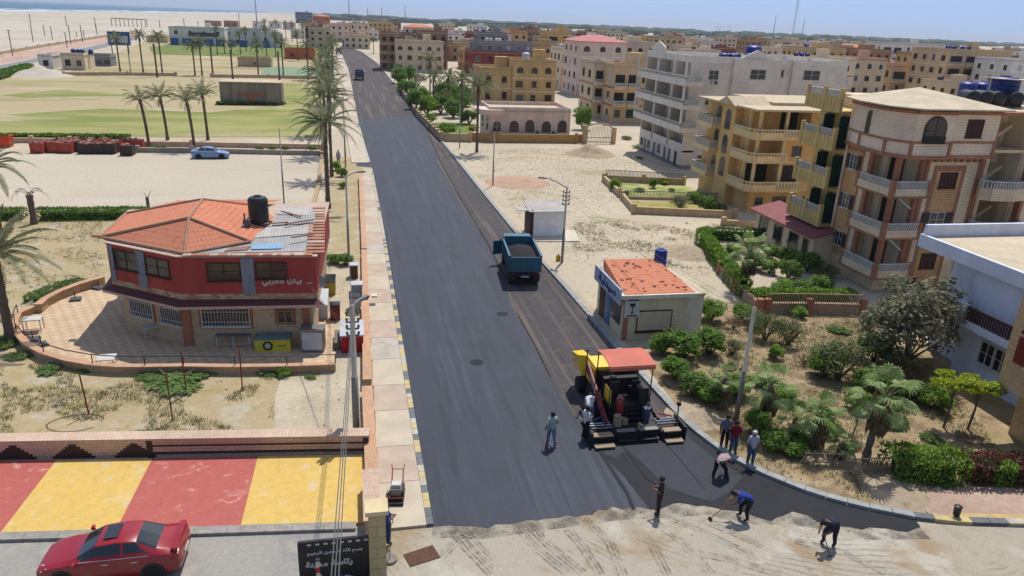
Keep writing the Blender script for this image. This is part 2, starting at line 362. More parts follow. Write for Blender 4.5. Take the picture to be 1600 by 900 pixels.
for pth,w in (([(922,684),(950,726),(980,772),(990,797)],.07),([(960,686),(985,714),(1010,748),(1030,762)],.035),([(1030,684),(1056,712),(1075,735),(1100,765)],.025),([(612,181),(640,182),(661,184),(672,215),(692,262),(724,318),(762,380),(790,437)],.06),([(808,490),(836,540),(860,590)],.02)):
    strip_prism(PL(*pth),-w,w,.046,.056,b=b)
tag(b.build('asphalt_joints',m_fresh),kind='structure')
sheet('asphalt_apron',PL((557,243),(580,240),(586,262),(557,260)),.035,m_new)
# crossing in the foreground
n=NT('crossing_ground',c(190,181,163),.95,0,.15); v=n.pos()
n.blot(c(172,148,114),v,.35,.52,.66,.8,6,.5); n.blot(c(210,204,190),v,.28,.54,.66,.8,6,.4); n.blot(c(176,156,124),v,2.2,.55,.7,.6,7)
wv=n.n('TexWave'); wv.wave_type='RINGS'; wv.rings_direction='Z'; mp=n.pos('pos',(1,1,0)); 
mo=n.n('Mapping'); n.l(mp,mo.inputs[0]); mo.inputs['Location'].default_value=(-22,-33,0)
n.l(mo.outputs[0],wv.inputs['Vector']); wv.inputs['Scale'].default_value=1.1; wv.inputs['Distortion'].default_value=9; wv.inputs['Detail'].default_value=3; wv.inputs['Detail Scale'].default_value=.35
msk=n.math('MULTIPLY',n.ramp(wv.outputs['Fac'],.7,.95,0,.55),n.ramp(n.noise(v,.3,5),.5,.62,0,1)); msk=n.math('MULTIPLY',msk,n.ramp(n.noise(v,6,5),.3,.6,.2,1))
n.put(n.mix(msk,n.cur(),c(122,114,104))); n.vary(v,12,.88,1.08,6); n.bump(n.noise(v,9,6),.015); m_cross=n.done()
sheet('crossing',PL((585,828),(600,822),(676,815),(750,815),(850,800),(960,785),(1015,770),(1300,800),(1440,820),(1500,821),(1700,823),(2300,900),(3200,1700),(480,1700),(585,1000)),.02,m_cross)
# tyre marks dragged over the crossing: thin broken smears of asphalt dust
n=NT('tyre_smear',c(132,126,116),.95,0,.1); al=n.math('MULTIPLY',n.ramp(n.noise(n.pos(),3.5,7),.38,.66,.15,1),n.ramp(n.noise(n.pos(),.7,4),.36,.6,.0,.6))
n.l(al,n.b.inputs['Alpha']); m_smear=n.done()
b=MB(); zi=0
for pth in (((1062,806),(1120,828),(1190,858),(1262,900)),((1040,812),(1100,838),(1165,870),(1215,900)),((1012,815),(1060,850),(1105,900)),((960,806),(1010,850),(1035,900)),((905,812),(945,850),(965,900)),((1240,850),(1320,870),(1380,900)),((700,832),(722,860),(760,900)),((716,830),(742,860),(784,900)),((800,825),(830,860),(880,900)),((818,822),(850,855),(905,900)),((690,880),(720,850),(760,832)),((880,830),(905,860),(930,900)),((1080,870),(1140,880),(1220,905))):
    q=PL(*pth); q=[Vector(v) for v in q]; fine=[]
    for i in range(len(q)-1): fine+=[q[i].lerp(q[i+1],k/4) for k in range(4)]
    fine.append(q[-1])
    for off_ in (0,.16,.3):
        zi+=1; L_,R_=ribbon(fine,off_,off_+.09); vs=[(*v,.024+.0006*zi) for v in L_]+[(*v,.024+.0006*zi) for v in R_]; k=len(L_); b.add(vs,[(i,i+1,k+i+1,k+i) for i in range(k-1)])
tag(b.build('tyre_marks',m_smear),kind='structure')
n=NT('asphalt_dust',c(96,92,88),.95,0,.1); al=n.math('MULTIPLY',n.ramp(n.noise(n.pos(),22,4),.3,.7,.35,.8),n.ramp(n.noise(n.pos(),1.3,5),.34,.66,.0,.75)); n.l(al,n.b.inputs['Alpha']); m_dust=n.done()
ep=PL((677,822),(750,824),(850,811),(960,796),(1030,793),(1100,788),(1160,803),(1220,803),(1262,808),(1345,826),(1438,825)); b=MB()
for w_,zz in ((.7,.0262),):
    L_,R_=ribbon(ep,.12,-w_); k=len(L_); b.add([(*v,zz) for v in L_]+[(*v,zz) for v in R_],[(k+i,k+i+1,i+1,i) for i in range(k-1)])
tag(b.build('asphalt_dust',m_dust),kind='structure')
# left pavement with kerb
SWL=[P(*q).xy for q in [(600,900),(583,720),(577,577),(575,400),(570,265)]]
m_pan=[plain('pavement_panel_sand',c(218,204,180),.9,var=(.86,1.08),scale=.8,mode='pos',bump=.01),plain('pavement_panel_pink',c(212,190,170),.9,var=(.84,1.08),scale=.9,mode='pos',bump=.01),plain('pavement_panel_grey',c(206,196,180),.9,var=(.84,1.08),scale=1.1,mode='pos',bump=.01)]
b=MB(); y=23.6
def kx(y):
    pts=LK
    for i in range(len(pts)-1):
        if pts[i].y<=y<=pts[i+1].y: return pts[i].x+(pts[i+1].x-pts[i].x)*(y-pts[i].y)/(pts[i+1].y-pts[i].y)
    return pts[-1].x
yy=[23.2]; 
while yy[-1]<90: yy.append(yy[-1]+rnd.uniform(2.6,3.6))
yy=[q for q in yy if q<90]
for i in range(len(yy)-1):
    y0,y1=yy[i]+.015,yy[i+1]-.015
    b.prism([(.55,y0),(kx(y0)-.26,y0),(kx(y1)-.26,y1),(.55+.006*(y1-23),y1)],0,.13,[0,1,0,1,0,2,1][i%7])
y=97.5
while y<430:
    y1=y+12
    b.prism([(kx(y)-2.4,y),(kx(y)-.26,y),(kx(y1)-.26,y1),(kx(y1)-2.4,y1)],0,.13,rnd.choice([0,0,1])); y=y1
tag(b.build('pavement',m_pan),kind='structure')
n=plain('kerb_white',c(214,206,188),.8,var=(.75,1.05),scale=3,mode='pos'); ky=plain('kerb_yellow',c(222,202,146),.8,var=(.75,1.08),scale=3,mode='pos'); kb=plain('kerb_dark',c(124,126,130),.8,var=(.75,1.15),scale=3,mode='pos')
b=MB(); seqs=[1,2,2,1,1,0,2,0,1,2,1,0]
yk=23.2; i=0
while yk<430:
    if not(90<yk<97.5):
        y1=yk+(.5 if yk<90 else 2.5); mi=(1 if (i//2)%2 else 2) if yk<60 else rnd.choice([0,0,1,0,2]); mi=mi if rnd.random()>.2 else 0
        b.prism([(kx(yk)-.25,yk+.01),(kx(yk),yk+.01),(kx(y1),y1-.01),(kx(y1)-.25,y1-.01)],0,.16,mi)
        yk=y1
    else: yk+=.5
    i+=1
tag(b.build('kerb',[n,ky,kb]),kind='structure')
# right kerb: grey blocks, painted at the end
kg=plain('kerb_concrete',c(176,178,176),.85,var=(.75,1.1),scale=2.5,mode='pos',bump=.01)
RAll=RC+RK[1:]
b=strip_prism(RC[2:]+RK[1:9],-.34,0,0,.17,every=.85,gap=.03); strip_prism(RK[8:],-.34,0,0,.17,b=b)
tag(b.build('kerb',kg),kind='structure')
b=strip_prism(RC[:3],-.34,0,0,.17,every=.75,gap=.03,ms=[0,1,1,2,2,1,1,2]); tag(b.build('kerb',[n,kb,ky]),kind='structure')
L,R=ribbon(RK,-.36,-2.6)
# far right pavement
m_pinkpav=brick('pink_paving',c(202,176,158),c(196,160,142),c(188,168,146),.3,.3,.012,mode='pos')
sheet('pavement_corner',PL((1462,815),(1500,813),(1620,814),(1900,818),(1850,770),(1600,763),(1470,760),(1420,775)),.05,m_pinkpav)
sheet('yellow_paving',PL((1475,817),(1500,818),(1620,819),(1620,806),(1485,803)),.06,plain('yellow_paving',c(214,186,134),.9,mode='pos'))
# planting soil on the right corner
m_soil=ground_mat('garden_soil',c(176,154,120),[(c(132,112,84),.6,.48,.64,.8,(1,1,1)),(c(202,182,148),.9,.52,.68,.7,(1,1,1)),(c(150,142,84),.35,.52,.66,.6,(1,1,1)),(c(96,80,60),3,.58,.7,.5,(1,1,1))],.05)
sheet('garden_soil',PL((1086,672),(1140,710),(1200,741),(1270,768),(1350,789),(1430,805),(1470,808),(1480,765),(1620,762),(1900,700),(1500,560),(1300,480),(1100,470),(1000,560)),.012,m_soil)
m_dirt=ground_mat('vacant_sand',c(211,197,172),[(c(194,168,138),.12,.52,.68,.6,(1,1,1)),(c(224,208,182),.2,.5,.66,.7,(.5,1,1)),(c(152,156,104),.16,.56,.68,.5,(1,1,1)),(c(172,150,120),1.5,.58,.72,.5,(1,1,1))],.03)
sheet('vacant_lot',PL((970,530),(890,435),(810,355),(715,237),(735,228),(930,225),(960,200),(1010,225),(1010,252),(1210,345),(1210,365),(1100,370),(1165,450),(1340,490),(1300,500),(1100,475),(1000,560)),.008,m_dirt)
# ================================================================ building kit
m_glass=flat('window_glass',(.018,.022,.026),.12,0,.6)
m_dark=flat('dark_interior',(.02,.018,.016),.8)
m_white=plain('white_paint',c(225,222,214),.6,mode='obj')
m_whitef=flat('white_frame',c(228,226,220),.5)
m_brown=plain('brown_wood',c(84,48,40),.6,scale=4)
m_black=flat('black_metal',(.02,.02,.022),.5)
m_gal=plain('galvanised_metal',c(150,152,152),.45,.7,scale=3)
m_greysh=flat('grey_shutter',c(118,120,128),.6)
m_green=flat('green_shutter',(.012,.045,.035),.6)
m_blue=plain('blue_plastic',c(24,60,150),.45,scale=1)
m_blackpl=plain('black_plastic',(.022,.024,.028),.45,scale=1)
m_whitepl=plain('white_plastic',c(215,218,222),.45,scale=1)
m_redw=flat('red_wood',c(140,36,30),.6)
m_tanfr=flat('tan_frame',c(176,150,118),.7)
WIN={}
FM={'white':m_whitef,'brown':m_brown,'grey':m_greysh,'green':m_green,'black':m_black,'red':m_redw,'tan':m_tanfr}
def arc_pts(w,h,n=8,foil=False):
    r=w/2; z=h-r; p=[(-r,0),(r,0)]
    for i in range(n+1):
        a=PI*i/n; p.append((r*math.cos(a),z+r*math.sin(a)))
    return p
def xz(b,pts,y0,y1,m=0):
    n=len(pts); vs=[(x,y0,z) for x,z in pts]+[(x,y1,z) for x,z in pts]
    b.add(vs,[tuple(range(n)),tuple(range(2*n-1,n-1,-1))]+[(i,n+i,n+(i+1)%n,(i+1)%n) for i in range(n)],m)
def win_mesh(w,h,style,fr):
    k=(round(w,2),round(h,2),style,fr)
    if k in WIN: return WIN[k]
    b=MB(); p=MB(); t=.06; mf=FM[fr]; g=[mf,m_glass]
    if style=='arch':
        o=arc_pts(w+.22,h+.11,10); xz(b,o,-.05,.0)
        i_=arc_pts(w,h,10); xz(p,i_,-.065,-.051,0)
        b2=MB(); b.box(-.03,-.085,0,.03,-.066,h-.02,0); b.box(-w/2,-.085,h*.45,w/2,-.066,h*.45+.05,0)
    else:
        b.box(-w/2-t,-.07,-t,w/2+t,.0,0,0); b.box(-w/2-t,-.07,h,w/2+t,.0,h+t,0)
        b.box(-w/2-t,-.07,0,-w/2,0,h,0); b.box(w/2,-.07,0,w/2+t,0,h,0)
        b.box(-w/2-.12,-.13,-t-.05,w/2+.12,-.0,-t-.002,0)
        if style in('slide','door'):
            b.box(-.03,-.05,0,.03,-.021,h,0); b.box(-w/2,-.05,h*.5,w/2,-.022,h*.5+.03,0)
        if style=='lou':
            b.box(-.03,-.06,0,.03,-.021,h,0)
            z=.04
            while z<h-.06: b.box(-w/2+.03,-.05,z,w/2-.03,-.021,z+.05,0); z+=.1
        if style=='bars':
            n=max(4,int(w/.16))
            for i in range(1,n): b.box(-w/2+i*w/n-.012,-.065,0,-w/2+i*w/n+.012,-.022,h,0)
            b.box(-w/2,-.068,h*.75,w/2,-.03,h*.75+.04,0); b.box(-w/2,-.068,h*.2,w/2,-.03,h*.2+.03,0)
        p.box(-w/2,-.02,0,w/2,-.003,h,0)
    WIN[k]=(b.mesh('window_'+style,mf),p.mesh('pane_'+style,m_glass if style!='lou' else mf)); return WIN[k]
SH=MB(); 
def shut_mesh(w,h,fr):
    k=('sh',round(w,2),round(h,2),fr)
    if k in WIN: return WIN[k]
    b=MB(); b.box(-w/2,-.09,0,w/2,-.05,h)
    z=.08
    while z<h-.1: b.box(-w/2+.04,-.105,z,w/2-.04,-.0901,z+.05); z+=.11
    WIN[k]=b.mesh('shutter_leaf',FM[fr]); return WIN[k]
class Fa:
    "one face of a building: origin at the left bottom as seen from outside, theta the direction its bottom edge runs"
    def __init__(s,root,x,y,deg,z0=0.): s.r=root; s.o=(x,y); s.t=math.radians(deg); s.z0=z0; s.cu=math.cos(s.t); s.su=math.sin(s.t)
    def w(s,u,d,z): return (s.o[0]+u*s.cu+d*s.su, s.o[1]+u*s.su-d*s.cu, z+s.z0)
    def box(s,b,u0,u1,z0,z1,d0,d1,m=0):
        pts=[s.w(u0,d1,z0),s.w(u1,d1,z0),s.w(u1,d0,z0),s.w(u0,d0,z0),s.w(u0,d1,z1),s.w(u1,d1,z1),s.w(u1,d0,z1),s.w(u0,d0,z1)]
        b.add(pts,[(3,2,1,0),(4,5,6,7),(0,1,5,4),(1,2,6,5),(2,3,7,6),(3,0,4,7)],m)
    def put(s,name,me,u,z,d=0.):
        p=s.w(u,d,z); L=s.r.location; return inst(name,me,s.r,(p[0]-L[0],p[1]-L[1],p[2]-L[2]),s.t)
    def win(s,u,z,w,h,style='slide',fr='white',shut=None,d=0.,name='window'):
        f,p=win_mesh(w,h,style,fr); o=s.put(name,f,u,z,d); q=inst('pane',p,o,(0,0,0))
        if shut:
            for sg in (-1,1): inst('shutter',shut_mesh(w/2+.05,h,shut),o,(sg*(w/2+.09+w/4),0,0))
        return o
    def balus(s,b,u0,u1,z0,z1,d,m=0,step=.17):
        n=max(1,int((u1-u0)/step)); st=(u1-u0)/n
        for i in range(n): s.box(b,u0+st*(i+.5)-.038,u0+st*(i+.5)+.038,z0,z1,d-.05,d+.03,m)
        s.box(b,u0,u1,z1,z1+.07,d-.09,d+.07,m)
    def balcony(s,u0,u1,z,dep,wall,bal=m_white,solid=.35,h=1.0,name='balcony',style='bal',slab=.18,sides=True):
        b=MB(); s.box(b,u0,u1,z-slab,z,0.002,dep,0)
        t=.12
        if style=='solid': solid=h
        s.box(b,u0,u1,z,z+solid,dep-t,dep,0)
        if sides:
            for a in (u0,u1-t): s.box(b,a,a+t,z,z+(solid if style!='solid' else h),.002,dep-t,0)
        for a in (u0,u1-t): s.box(b,a,a+t,z+solid,z+h+.08,dep-t,dep,0)
        o=b.build(name,wall,s.r,world=True)
        if style!='solid':
            q=MB(); s.balus(q,u0+t,u1-t,z+solid,z+h,dep-t/2,0)
            if sides:
                for a in (u0+t/2,u1-t/2):
                    n=max(1,int((dep-t)/.17))
                    for i in range(n): s.box(q,a-.035,a+.035,z+solid,z+h,t+(i+.3)*.17-.04,t+(i+.3)*.17+.04,0)
                    s.box(q,a-.07,a+.07,z+h,z+h+.07,.002,dep-t,0)
            r=q.build('balustrade',bal,s.r,world=True); r.parent=o; r.location=(0,0,0)
        return o
    def ac(s,u,z,d=0.):
        if 'ac' not in WIN:
            b=MB(); b.box(-.42,-.36,0,.42,-.06,.58,0); b.T=Matrix.Translation((0.08,-.36,.29))@Matrix.Rotation(PI/2,4,'X'); b.lathe([(.22,-.0),(.22,.03),(.05,.04)],12,1); b.T=None
            WIN['ac']=b.mesh('air_conditioner',[m_whitepl,m_black])
        return s.put('air_conditioner',WIN['ac'],u,z,d)
def ring(b,x0,y0,x1,y1,z0,z1,t=.15,m=0):
    b.box(x0,y0,z0,x1,y0+t,z1,m); b.box(x0,y1-t,z0,x1,y1,z1,m); b.box(x0,y0+t,z0,x0+t,y1-t,z1,m); b.box(x1-t,y0+t,z0,x1,y1-t,z1,m)
# roof furniture: things of their own
def tank_mesh(mat,h=1.3,r=.55,ribs=True):
    b=MB(); pr=[(r*.97,0),(r,.05)]
    n=5
    for i in range(n):
        z=.08+i*(h*.78/n); pr+=[(r,z),(r*.975,z+.04),(r,z+.09)]
    pr+=[(r,h*.84),(r*.8,h*.93),(r*.36,h*.96),(r*.34,h),(.01,h+.01)]
    b.lathe(pr,18); me=b.mesh('water_tank',mat,recalc=True); me.set_sharp_from_angle(angle=.7); me.polygons.foreach_set('use_smooth',[True]*len(me.polygons)); return me
TANK={}
def tank(x,y,z,col,label,h=1.3,r=.55,group=None):
    k=(col,h,r)
    if k not in TANK: TANK[k]=tank_mesh({'blue':m_blue,'black':m_blackpl,'white':m_whitepl}[col],h,r)
    o=bpy.data.objects.new('water_tank',TANK[k]); C.objects.link(o); o.location=(x,y,z); o.rotation_euler.z=x*3
    tag(o,label,'water tank',group or 'water tanks on the roofs'); return o
def htank(x,y,z,col,label,rz=0,L=1.6,r=.5):
    k=('h',col,L,r)
    if k not in TANK:
        b=MB(); b.T=Matrix.Rotation(PI/2,4,'Y'); pr=[(.01,-L/2-.12),(r*.7,-L/2-.08),(r,-L/2)]
        for i in range(4): q=-L/2+.1+i*(L-.2)/4; pr+=[(r,q),(r*.96,q+.05),(r,q+.12)]
        pr+=[(r,L/2),(r*.7,L/2+.08),(.01,L/2+.12)]; b.lathe(pr,16,cap=False); b.T=None
        for a in(-L/3,L/3): b.box(a-.08,-r,-r-.1,a+.08,r,-r*.6)
        TANK[k]=b.mesh('water_tank',{'blue':m_blue,'black':m_blackpl,'white':m_whitepl}[col],smooth=False,recalc=True)
    o=bpy.data.objects.new('water_tank',TANK[k]); C.objects.link(o); o.location=(x,y,z+r+.1); o.rotation_euler.z=rz
    tag(o,label,'water tank','water tanks on the roofs'); return o
# ================================================================ BUILDING A: cream brick flats, corner loggias, corrugated hip roof
m_cb=brick('cream_brick',c(226,208,176,1.5),c(216,194,160,1.5),c(190,166,136,1.5),.30,.16,.018)
m_ob=brick('ochre_brick',c(206,164,114,1.5),c(194,150,100,1.5),c(166,130,92,1.4),.34,.18,.018)
m_rb=brick('rust_stone_trim',c(176,122,92,1.35),c(164,108,80,1.35),c(150,112,90,1.3),.3,.2,.015)
m_yc=plain('yellow_render',c(196,172,112,1.5),.85,mode='pos',var=(.78,1.08),scale=.9)
m_cor=None
def corr(name,col,scale=6.,axis='uv'):
    n=NT(name,col,.7,0,.3); v=n.pos('uv'); w=n.n('TexWave'); w.wave_type='BANDS'; w.bands_direction='X'; n.l(v,w.inputs['Vector']); w.inputs['Scale'].default_value=scale*.318/2
    n.vary(v,.5,.8,1.1); n.vary(n.pos('uv',(1,.2,1)),3,.88,1.05); n.bump(w.outputs['Fac'],.03,.9); return n.done()
m_corr=corr('corrugated_roof',c(224,208,176),5)
A=thing('apartment_building','cream brick four storey flats under a pale corrugated hip roof, with rust stone trim','building',(38.3,46,0))
b=MB()
b.box(40.7,46,0,46,58,13.6); b.box(46,48.2,0,48.9,58,13.6); b.box(48.9,46,0,52,58,13.6); b.box(38.3,49.2,0,40.7,52.2,13.6); b.box(39.2,48.2,0,40.7,49.2,10.2)
b.box(38.3,46,0,40.7,49.2,1.4); b.box(38.3,46,10.15,40.7,49.2,10.2)
for z in (1.2,4.3,7.4,10.5,13.3): b.box(46,46.01,z,48.9,48.2,z+.22)
for z in (4.2,7.3): b.box(38.3,46,z,40.7,49.2,z+.24)
b.build('wall',m_cb,A,world=True)
f=Fa(A,40.7,46,0); s_=Fa(A,38.3,52.2,-90)
for z in (1.4,4.5,7.6): multi('column',m_rb,A,[(x-.01,y-.01,z,x+.34,y+.34,z+2.75) for x,y in ((38.3,46),(40.3,46),(38.3,48.8))])
for z in (1.4,4.5,7.6):   # inner walls of the loggias: pale render
    multi('loggia_lining',stucco('cream_render',c(226,210,180,1.4)),A,[(40.6,46.4,z,40.69,48.2,z+2.75),(38.7,49.1,z,39.2,49.19,z+2.75),(39.1,48.2,z,39.19,49.1,z+2.75)])
for z in (1.4,4.5,7.6):
    Fa(A,39.3,48.2,0).win(.7,z+.02,1.1,2.2,'door','brown',name='balcony_door')
    # wrap-round balcony
    q=MB(); X0,Y0,Xb,Yb=37.5,45.1,40.75,49.25
    q.prism([(X0,Y0),(Xb,Y0),(Xb,45.99),(38.29,45.99),(38.29,Yb),(X0,Yb)],z-.22,z,0)
    for (a,bb,cc,d) in ((X0,Y0,Xb,Y0+.14),(X0,Y0+.14,X0+.14,Yb)): q.box(a,bb,z,cc,d,z+.42,0)
    q.box(X0,Y0,z-.3,X0+.5,Y0+.5,z-.22,1)
    for (x,y) in ((X0,Y0),(Xb-.3,Y0),(X0,Yb-.3)): q.box(x-.02,y-.02,z-.24,x+.3,y+.3,z+.98,1)
    q.box(X0-.04,Y0-.04,z-.26,Xb+.02,Y0+.02,z-.12,1); q.box(X0-.04,Y0+.02,z-.26,X0+.02,Yb,z-.12,1)
    o=q.build('balcony',[m_cb,m_rb],A,world=True)
    q=MB(); fr=Fa(A,X0,Y0,0); fr.balus(q,.32,2.95,z+.42,z+.9,-.07); fl=Fa(A,X0,Yb,-90); fl.balus(q,.3,3.8,z+.42,z+.9,-.07)
    r=q.build('balustrade',m_white,A,world=True); r.parent=o; r.location=(0,0,0)
    q=MB(); q.tube([(38.2,45.1,z-.25),(38.6,44.2,z-.8)],.05,6); q.build('drain_pipe',m_white,A,world=True)
# front wall: arched brick panel with windows
b=MB(); u0,u1=1.0,3.1
f.box(b,u0-.28,u0,0,9.2,.002,.06,0); f.box(b,u1,u1+.28,0,9.2,.002,.06,0)
f.box(b,u0-.28,u1+.28,9.2,9.55,.002,.06,0)
for k in range(9): f.box(b,-.1+k*.56,.16+k*.56,9.85,10.15,.002,.25,0)
f.box(b,0,.25,1.4,10.15,.002,.05,0); f.box(b,4.4,4.6,1.4,10.15,.002,.05,0)
b.build('stone_trim',m_rb,A,world=True)
b=MB(); f.box(b,u0,u1,0,9.2,.002,.04,0); b.build('brick_panel',m_ob,A,world=True)
f.win(2.05,7.95,1.3,1.05,'lou','brown',d=.045); f.win(1.85,4.95,1.2,1.1,'slide','white','black',d=.045); f.win(2.0,1.7,1.2,1.1,'lou','brown',d=.045)
# side windows with black shutters
b=MB(); s_.box(b,.35,.5,1.4,9.8,.002,.05,0); s_.box(b,2.3,2.45,1.4,9.8,.002,.05,0); s_.box(b,.35,2.45,9.8,10.1,.002,.05,0); b.build('stone_trim',m_rb,A,world=True)
b=MB(); s_.box(b,.5,2.3,1.4,9.8,.002,.03,0); b.build('brick_panel',m_ob,A,world=True)
for z in (2.2,5.3,8.4): s_.win(1.4,z,.75,1.1,'slide','white','black',d=.035)
# top floor bay, set out over the balconies
pts=[(38.25,52.25),(37.45,49.6),(37.3,46.6),(38.2,45.0),(41.2,44.85),(41.3,45.3),(45.3,45.3),(45.3,46.0),(38.32,46.02),(38.32,52.25)]
m_ws=brick('pale_stone_courses',c(228,210,184,1.5),c(222,202,174,1.5),c(176,152,138,1.4),2.2,.11,.012)
b=MB(); b.prism(pts,10.2,13.5); b.build('bay_wall',m_ws,A,world=True)
def inset(b,pl,z0,z1,o,m=0):
    for i in range(len(pl)-1):
        a,d=Vector(pl[i]),Vector(pl[i+1]); b.bar((*a,z0),(*d,z0),o*2,z1-z0,m)
bp=[(38.25,52.25),(37.45,49.6),(37.3,46.6),(38.2,45.0),(41.2,44.85),(41.3,45.3),(45.3,45.3)]
b=MB(); inset(b,bp,10.3,10.55,.09); inset(b,bp,11.35,11.5,.07); inset(b,bp,13.4,13.62,.1)
for q in bp[1:5]+[bp[6]]: b.cbox(q[0],q[1],10.2,.2,.2,1.25)
b.build('stone_trim',m_rb,A,world=True)
f2=Fa(A,38.2,45.0,-2.86); f2.win(1.55,11.35,1.5,1.75,'arch','brown',d=.02); 
q=MB(); f2.balus(q,.7,2.4,11.3,11.75,.16,step=.12); q.build('window_guard',m_black,A,world=True)
f3=Fa(A,37.3,46.6,-60.6)
f4=Fa(A,37.45,49.6,-87.1); f4.win(.9,11.3,.8,1.8,'arch','brown',d=.02); f4.win(2.2,11.3,.8,1.8,'arch','brown',d=.02)
Fa(A,38.25,52.25,-73.2).win(1.5,11.6,.85,1.2,'lou','brown',d=.02)
Fa(A,41.3,45.3,0).win(2.0,11.75,1.2,1.15,'lou','brown',d=.01)
# stair/loggia column on the right with curved balconies
b=MB()
for z in (4.5,7.6,10.7):
    b.box(45.4,46-.01,z-1.2,50,45.995,z-1.19)
b=MB(); 
for k,z in enumerate((4.55,7.65)):
    q=MB(); n=8; arc=[(45.5,46),(45.1,45.3),(45.6,44.75),(47.2,44.45),(48.8,44.75),(49.4,45.3),(49.4,46)]
    q.prism(arc,z-.2,z,0); q.prism([(x*.96+1.9,y*.9+4.55) for x,y in arc],z-.45,z-.2,1)
    for i in range(6): q.bar((*arc[i],z),(*arc[i+1],z),.12,.9,0)
    o=q.build('balcony',[m_cb,m_rb],A,world=True)
    q=MB()
    for i in range(6):
        a,d=Vector(arc[i]),Vector(arc[i+1]); L=(d-a).length; n=max(1,int(L/.19))
        for j in range(n):
            p_=a.lerp(d,(j+.5)/n); q.cbox(p_.x,p_.y,z+.44,.09,.09,.5)
        q.bar((*a,z+.97),(*d,z+.97),.2,.08)
    r=q.build('balustrade',m_white,A,world=True); r.parent=o; r.location=(0,0,0)
m_lin=stucco('cream_render',c(226,210,180,1.4))
multi('stair_lining',m_lin,A,[(46.0,48.1,z+.22,48.9,48.19,z+3.1) for z in (1.2,4.3,7.4,10.5)]); multi('stair_lining',m_lin,A,[(48.8,46.1,z+.22,48.89,48.1,z+3.1) for z in (1.2,4.3,7.4,10.5)])
for z in (1.4,4.5,7.6,10.7):
    q=MB(); q.bar((46.2,47.6,z+.2),(48.4,47.6,z+1.7),.9,.22); q.build('stair_flight',m_cb,A,world=True)
b=MB(); b.box(45.3,45.5,10.2,45.6,46,13.3); b.box(49.2,45.5,0,49.5,46,13.3); b.box(45.3,45.9,1.4,45.6,46,10.2); b.box(45.3,45.3,13.3,50,46,13.5); b.build('stone_trim',m_rb,A,world=True)
f5=Fa(A,50,46,0)
# hip roof
b=MB(); E_=[(38.0,53.0),(36.9,49.6),(36.9,46.3),(38.0,44.4),(45.7,44.6),(45.7,53)]
ap=[(42.2,50.2,14.75),(42.6,50.6,14.75)]
zz=13.72
for i in range(6):
    p0,p1=E_[i],E_[(i+1)%6]; b.add([(*p0,zz),(*p1,zz),ap[0]],[(0,1,2)]); b.add([(*p0,zz-.1),(*p1,zz-.1),(*p1,zz),(*p0,zz)],[(0,1,2,3)])
b.add([(*p,zz-.1) for p in E_],[tuple(range(5,-1,-1))])
b.build('roof',m_corr,A,world=True)
# left section with tall parapet balconies and green shutters
b=MB(); b.box(38.9,52.21,0,44,57.2,12.5); b.build('wall',m_yc,A,world=True)
g_=Fa(A,38.9,57.2,-90)
for z in (3.4,6.5,9.6,12.6):
    q=MB(); g_.box(q,.3,4.9,z-.1,z,.002,1.75,0); g_.box(q,.3,4.9,z,z+1.05,1.63,1.75,0); g_.box(q,.3,.42,z,z+1.05,.002,1.63,0); 
    for u in (.25,2.6,4.7): g_.box(q,u,u+.28,z-.1,z+1.75,1.5,1.8,0)
    for u in range(9): g_.box(q,.7+u*.5,.76+u*.5,z+.05,z+1.0,1.751,1.79,0)
    o=q.build('balcony',m_yc,A,world=True)
    q=MB(); g_.balus(q,.55,2.58,z+1.06,z+1.5,1.66); g_.balus(q,2.9,4.68,z+1.06,z+1.5,1.66)
    r=q.build('balustrade',m_white,A,world=True); r.parent=o; r.location=(0,0,0)
    if z<12:
        for u in (1.5,3.6):
            q=MB(); g_.box(q,u-.5,u+.5,z,z+2.5,.002,.06,0); g_.box(q,u+.52,u+.58,z,z+2.5,.002,.95,0); q.build('shutter',m_green,A,world=True)
# annexe with mauve roof
N=thing('annexe_building','single storey annexe with a maroon shed roof against the cream flats','building',(36.2,52,0))
b=MB(); b.box(36.4,51.3,0,36.6,60.5,2.7); b.box(36.6,60.3,0,38.8,60.5,2.9); b.box(36.6,51.3,0,38.8,51.5,2.9); b.build('wall',m_cb,N,world=True)
b=MB(); b.add([(35.9,50.9,2.75),(38.85,50.9,3.45),(38.85,61,3.45),(35.9,61,2.75),(35.9,50.9,2.65),(38.85,50.9,3.35),(38.85,61,3.35),(35.9,61,2.65)],[(0,1,2,3),(7,6,5,4),(4,5,1,0),(5,6,2,1),(6,7,3,2),(7,4,0,3)])
b.build('roof',plain('maroon_roof',c(150,82,84),.7,mode='pos'),N,world=True)
an=Fa(N,36.4,60.5,-90)
for u in (1.5,4.0,6.4,8.2): an.win(u,.95,1.3 if u<8 else .7,1.3,'plain','tan')
# ================================================================ BUILDING C: ochre block flats with loggias
m_yb=brick('yellow_block_wall',c(214,178,120,1.5),c(202,164,104,1.5),c(176,142,92,1.4),.42,.2,.014)
m_yl=plain('cream_trim',c(220,196,150,1.45),.8,mode='pos')
Cb=thing('apartment_building','ochre yellow three storey flats with arched windows and deep loggias beside the walled garden','building',(40.6,70,0))
CX,CY=40.8,69.8
b=MB(); b.box(CX+3.2,CY+.0,0,CX+12,CY+12,8.0); b.box(CX+5.8,CY,8.0,CX+12,CY+12,10.7); b.box(CX+3.2,CY+2.2,8,CX+5.8,CY+12,10.7)
b.box(CX,CY+2.2,0,CX+3.2,CY+12,10.7); b.box(CX,CY,0,CX+3.2,CY+2.2,2.6)
b.box(CX,CY,5.4,CX+3.2,CY+2.2,5.6)
b.box(CX-.9,CY+3.6,0,CX,CY+6.6,10.7)
b.build('wall',m_yb,Cb,world=True)
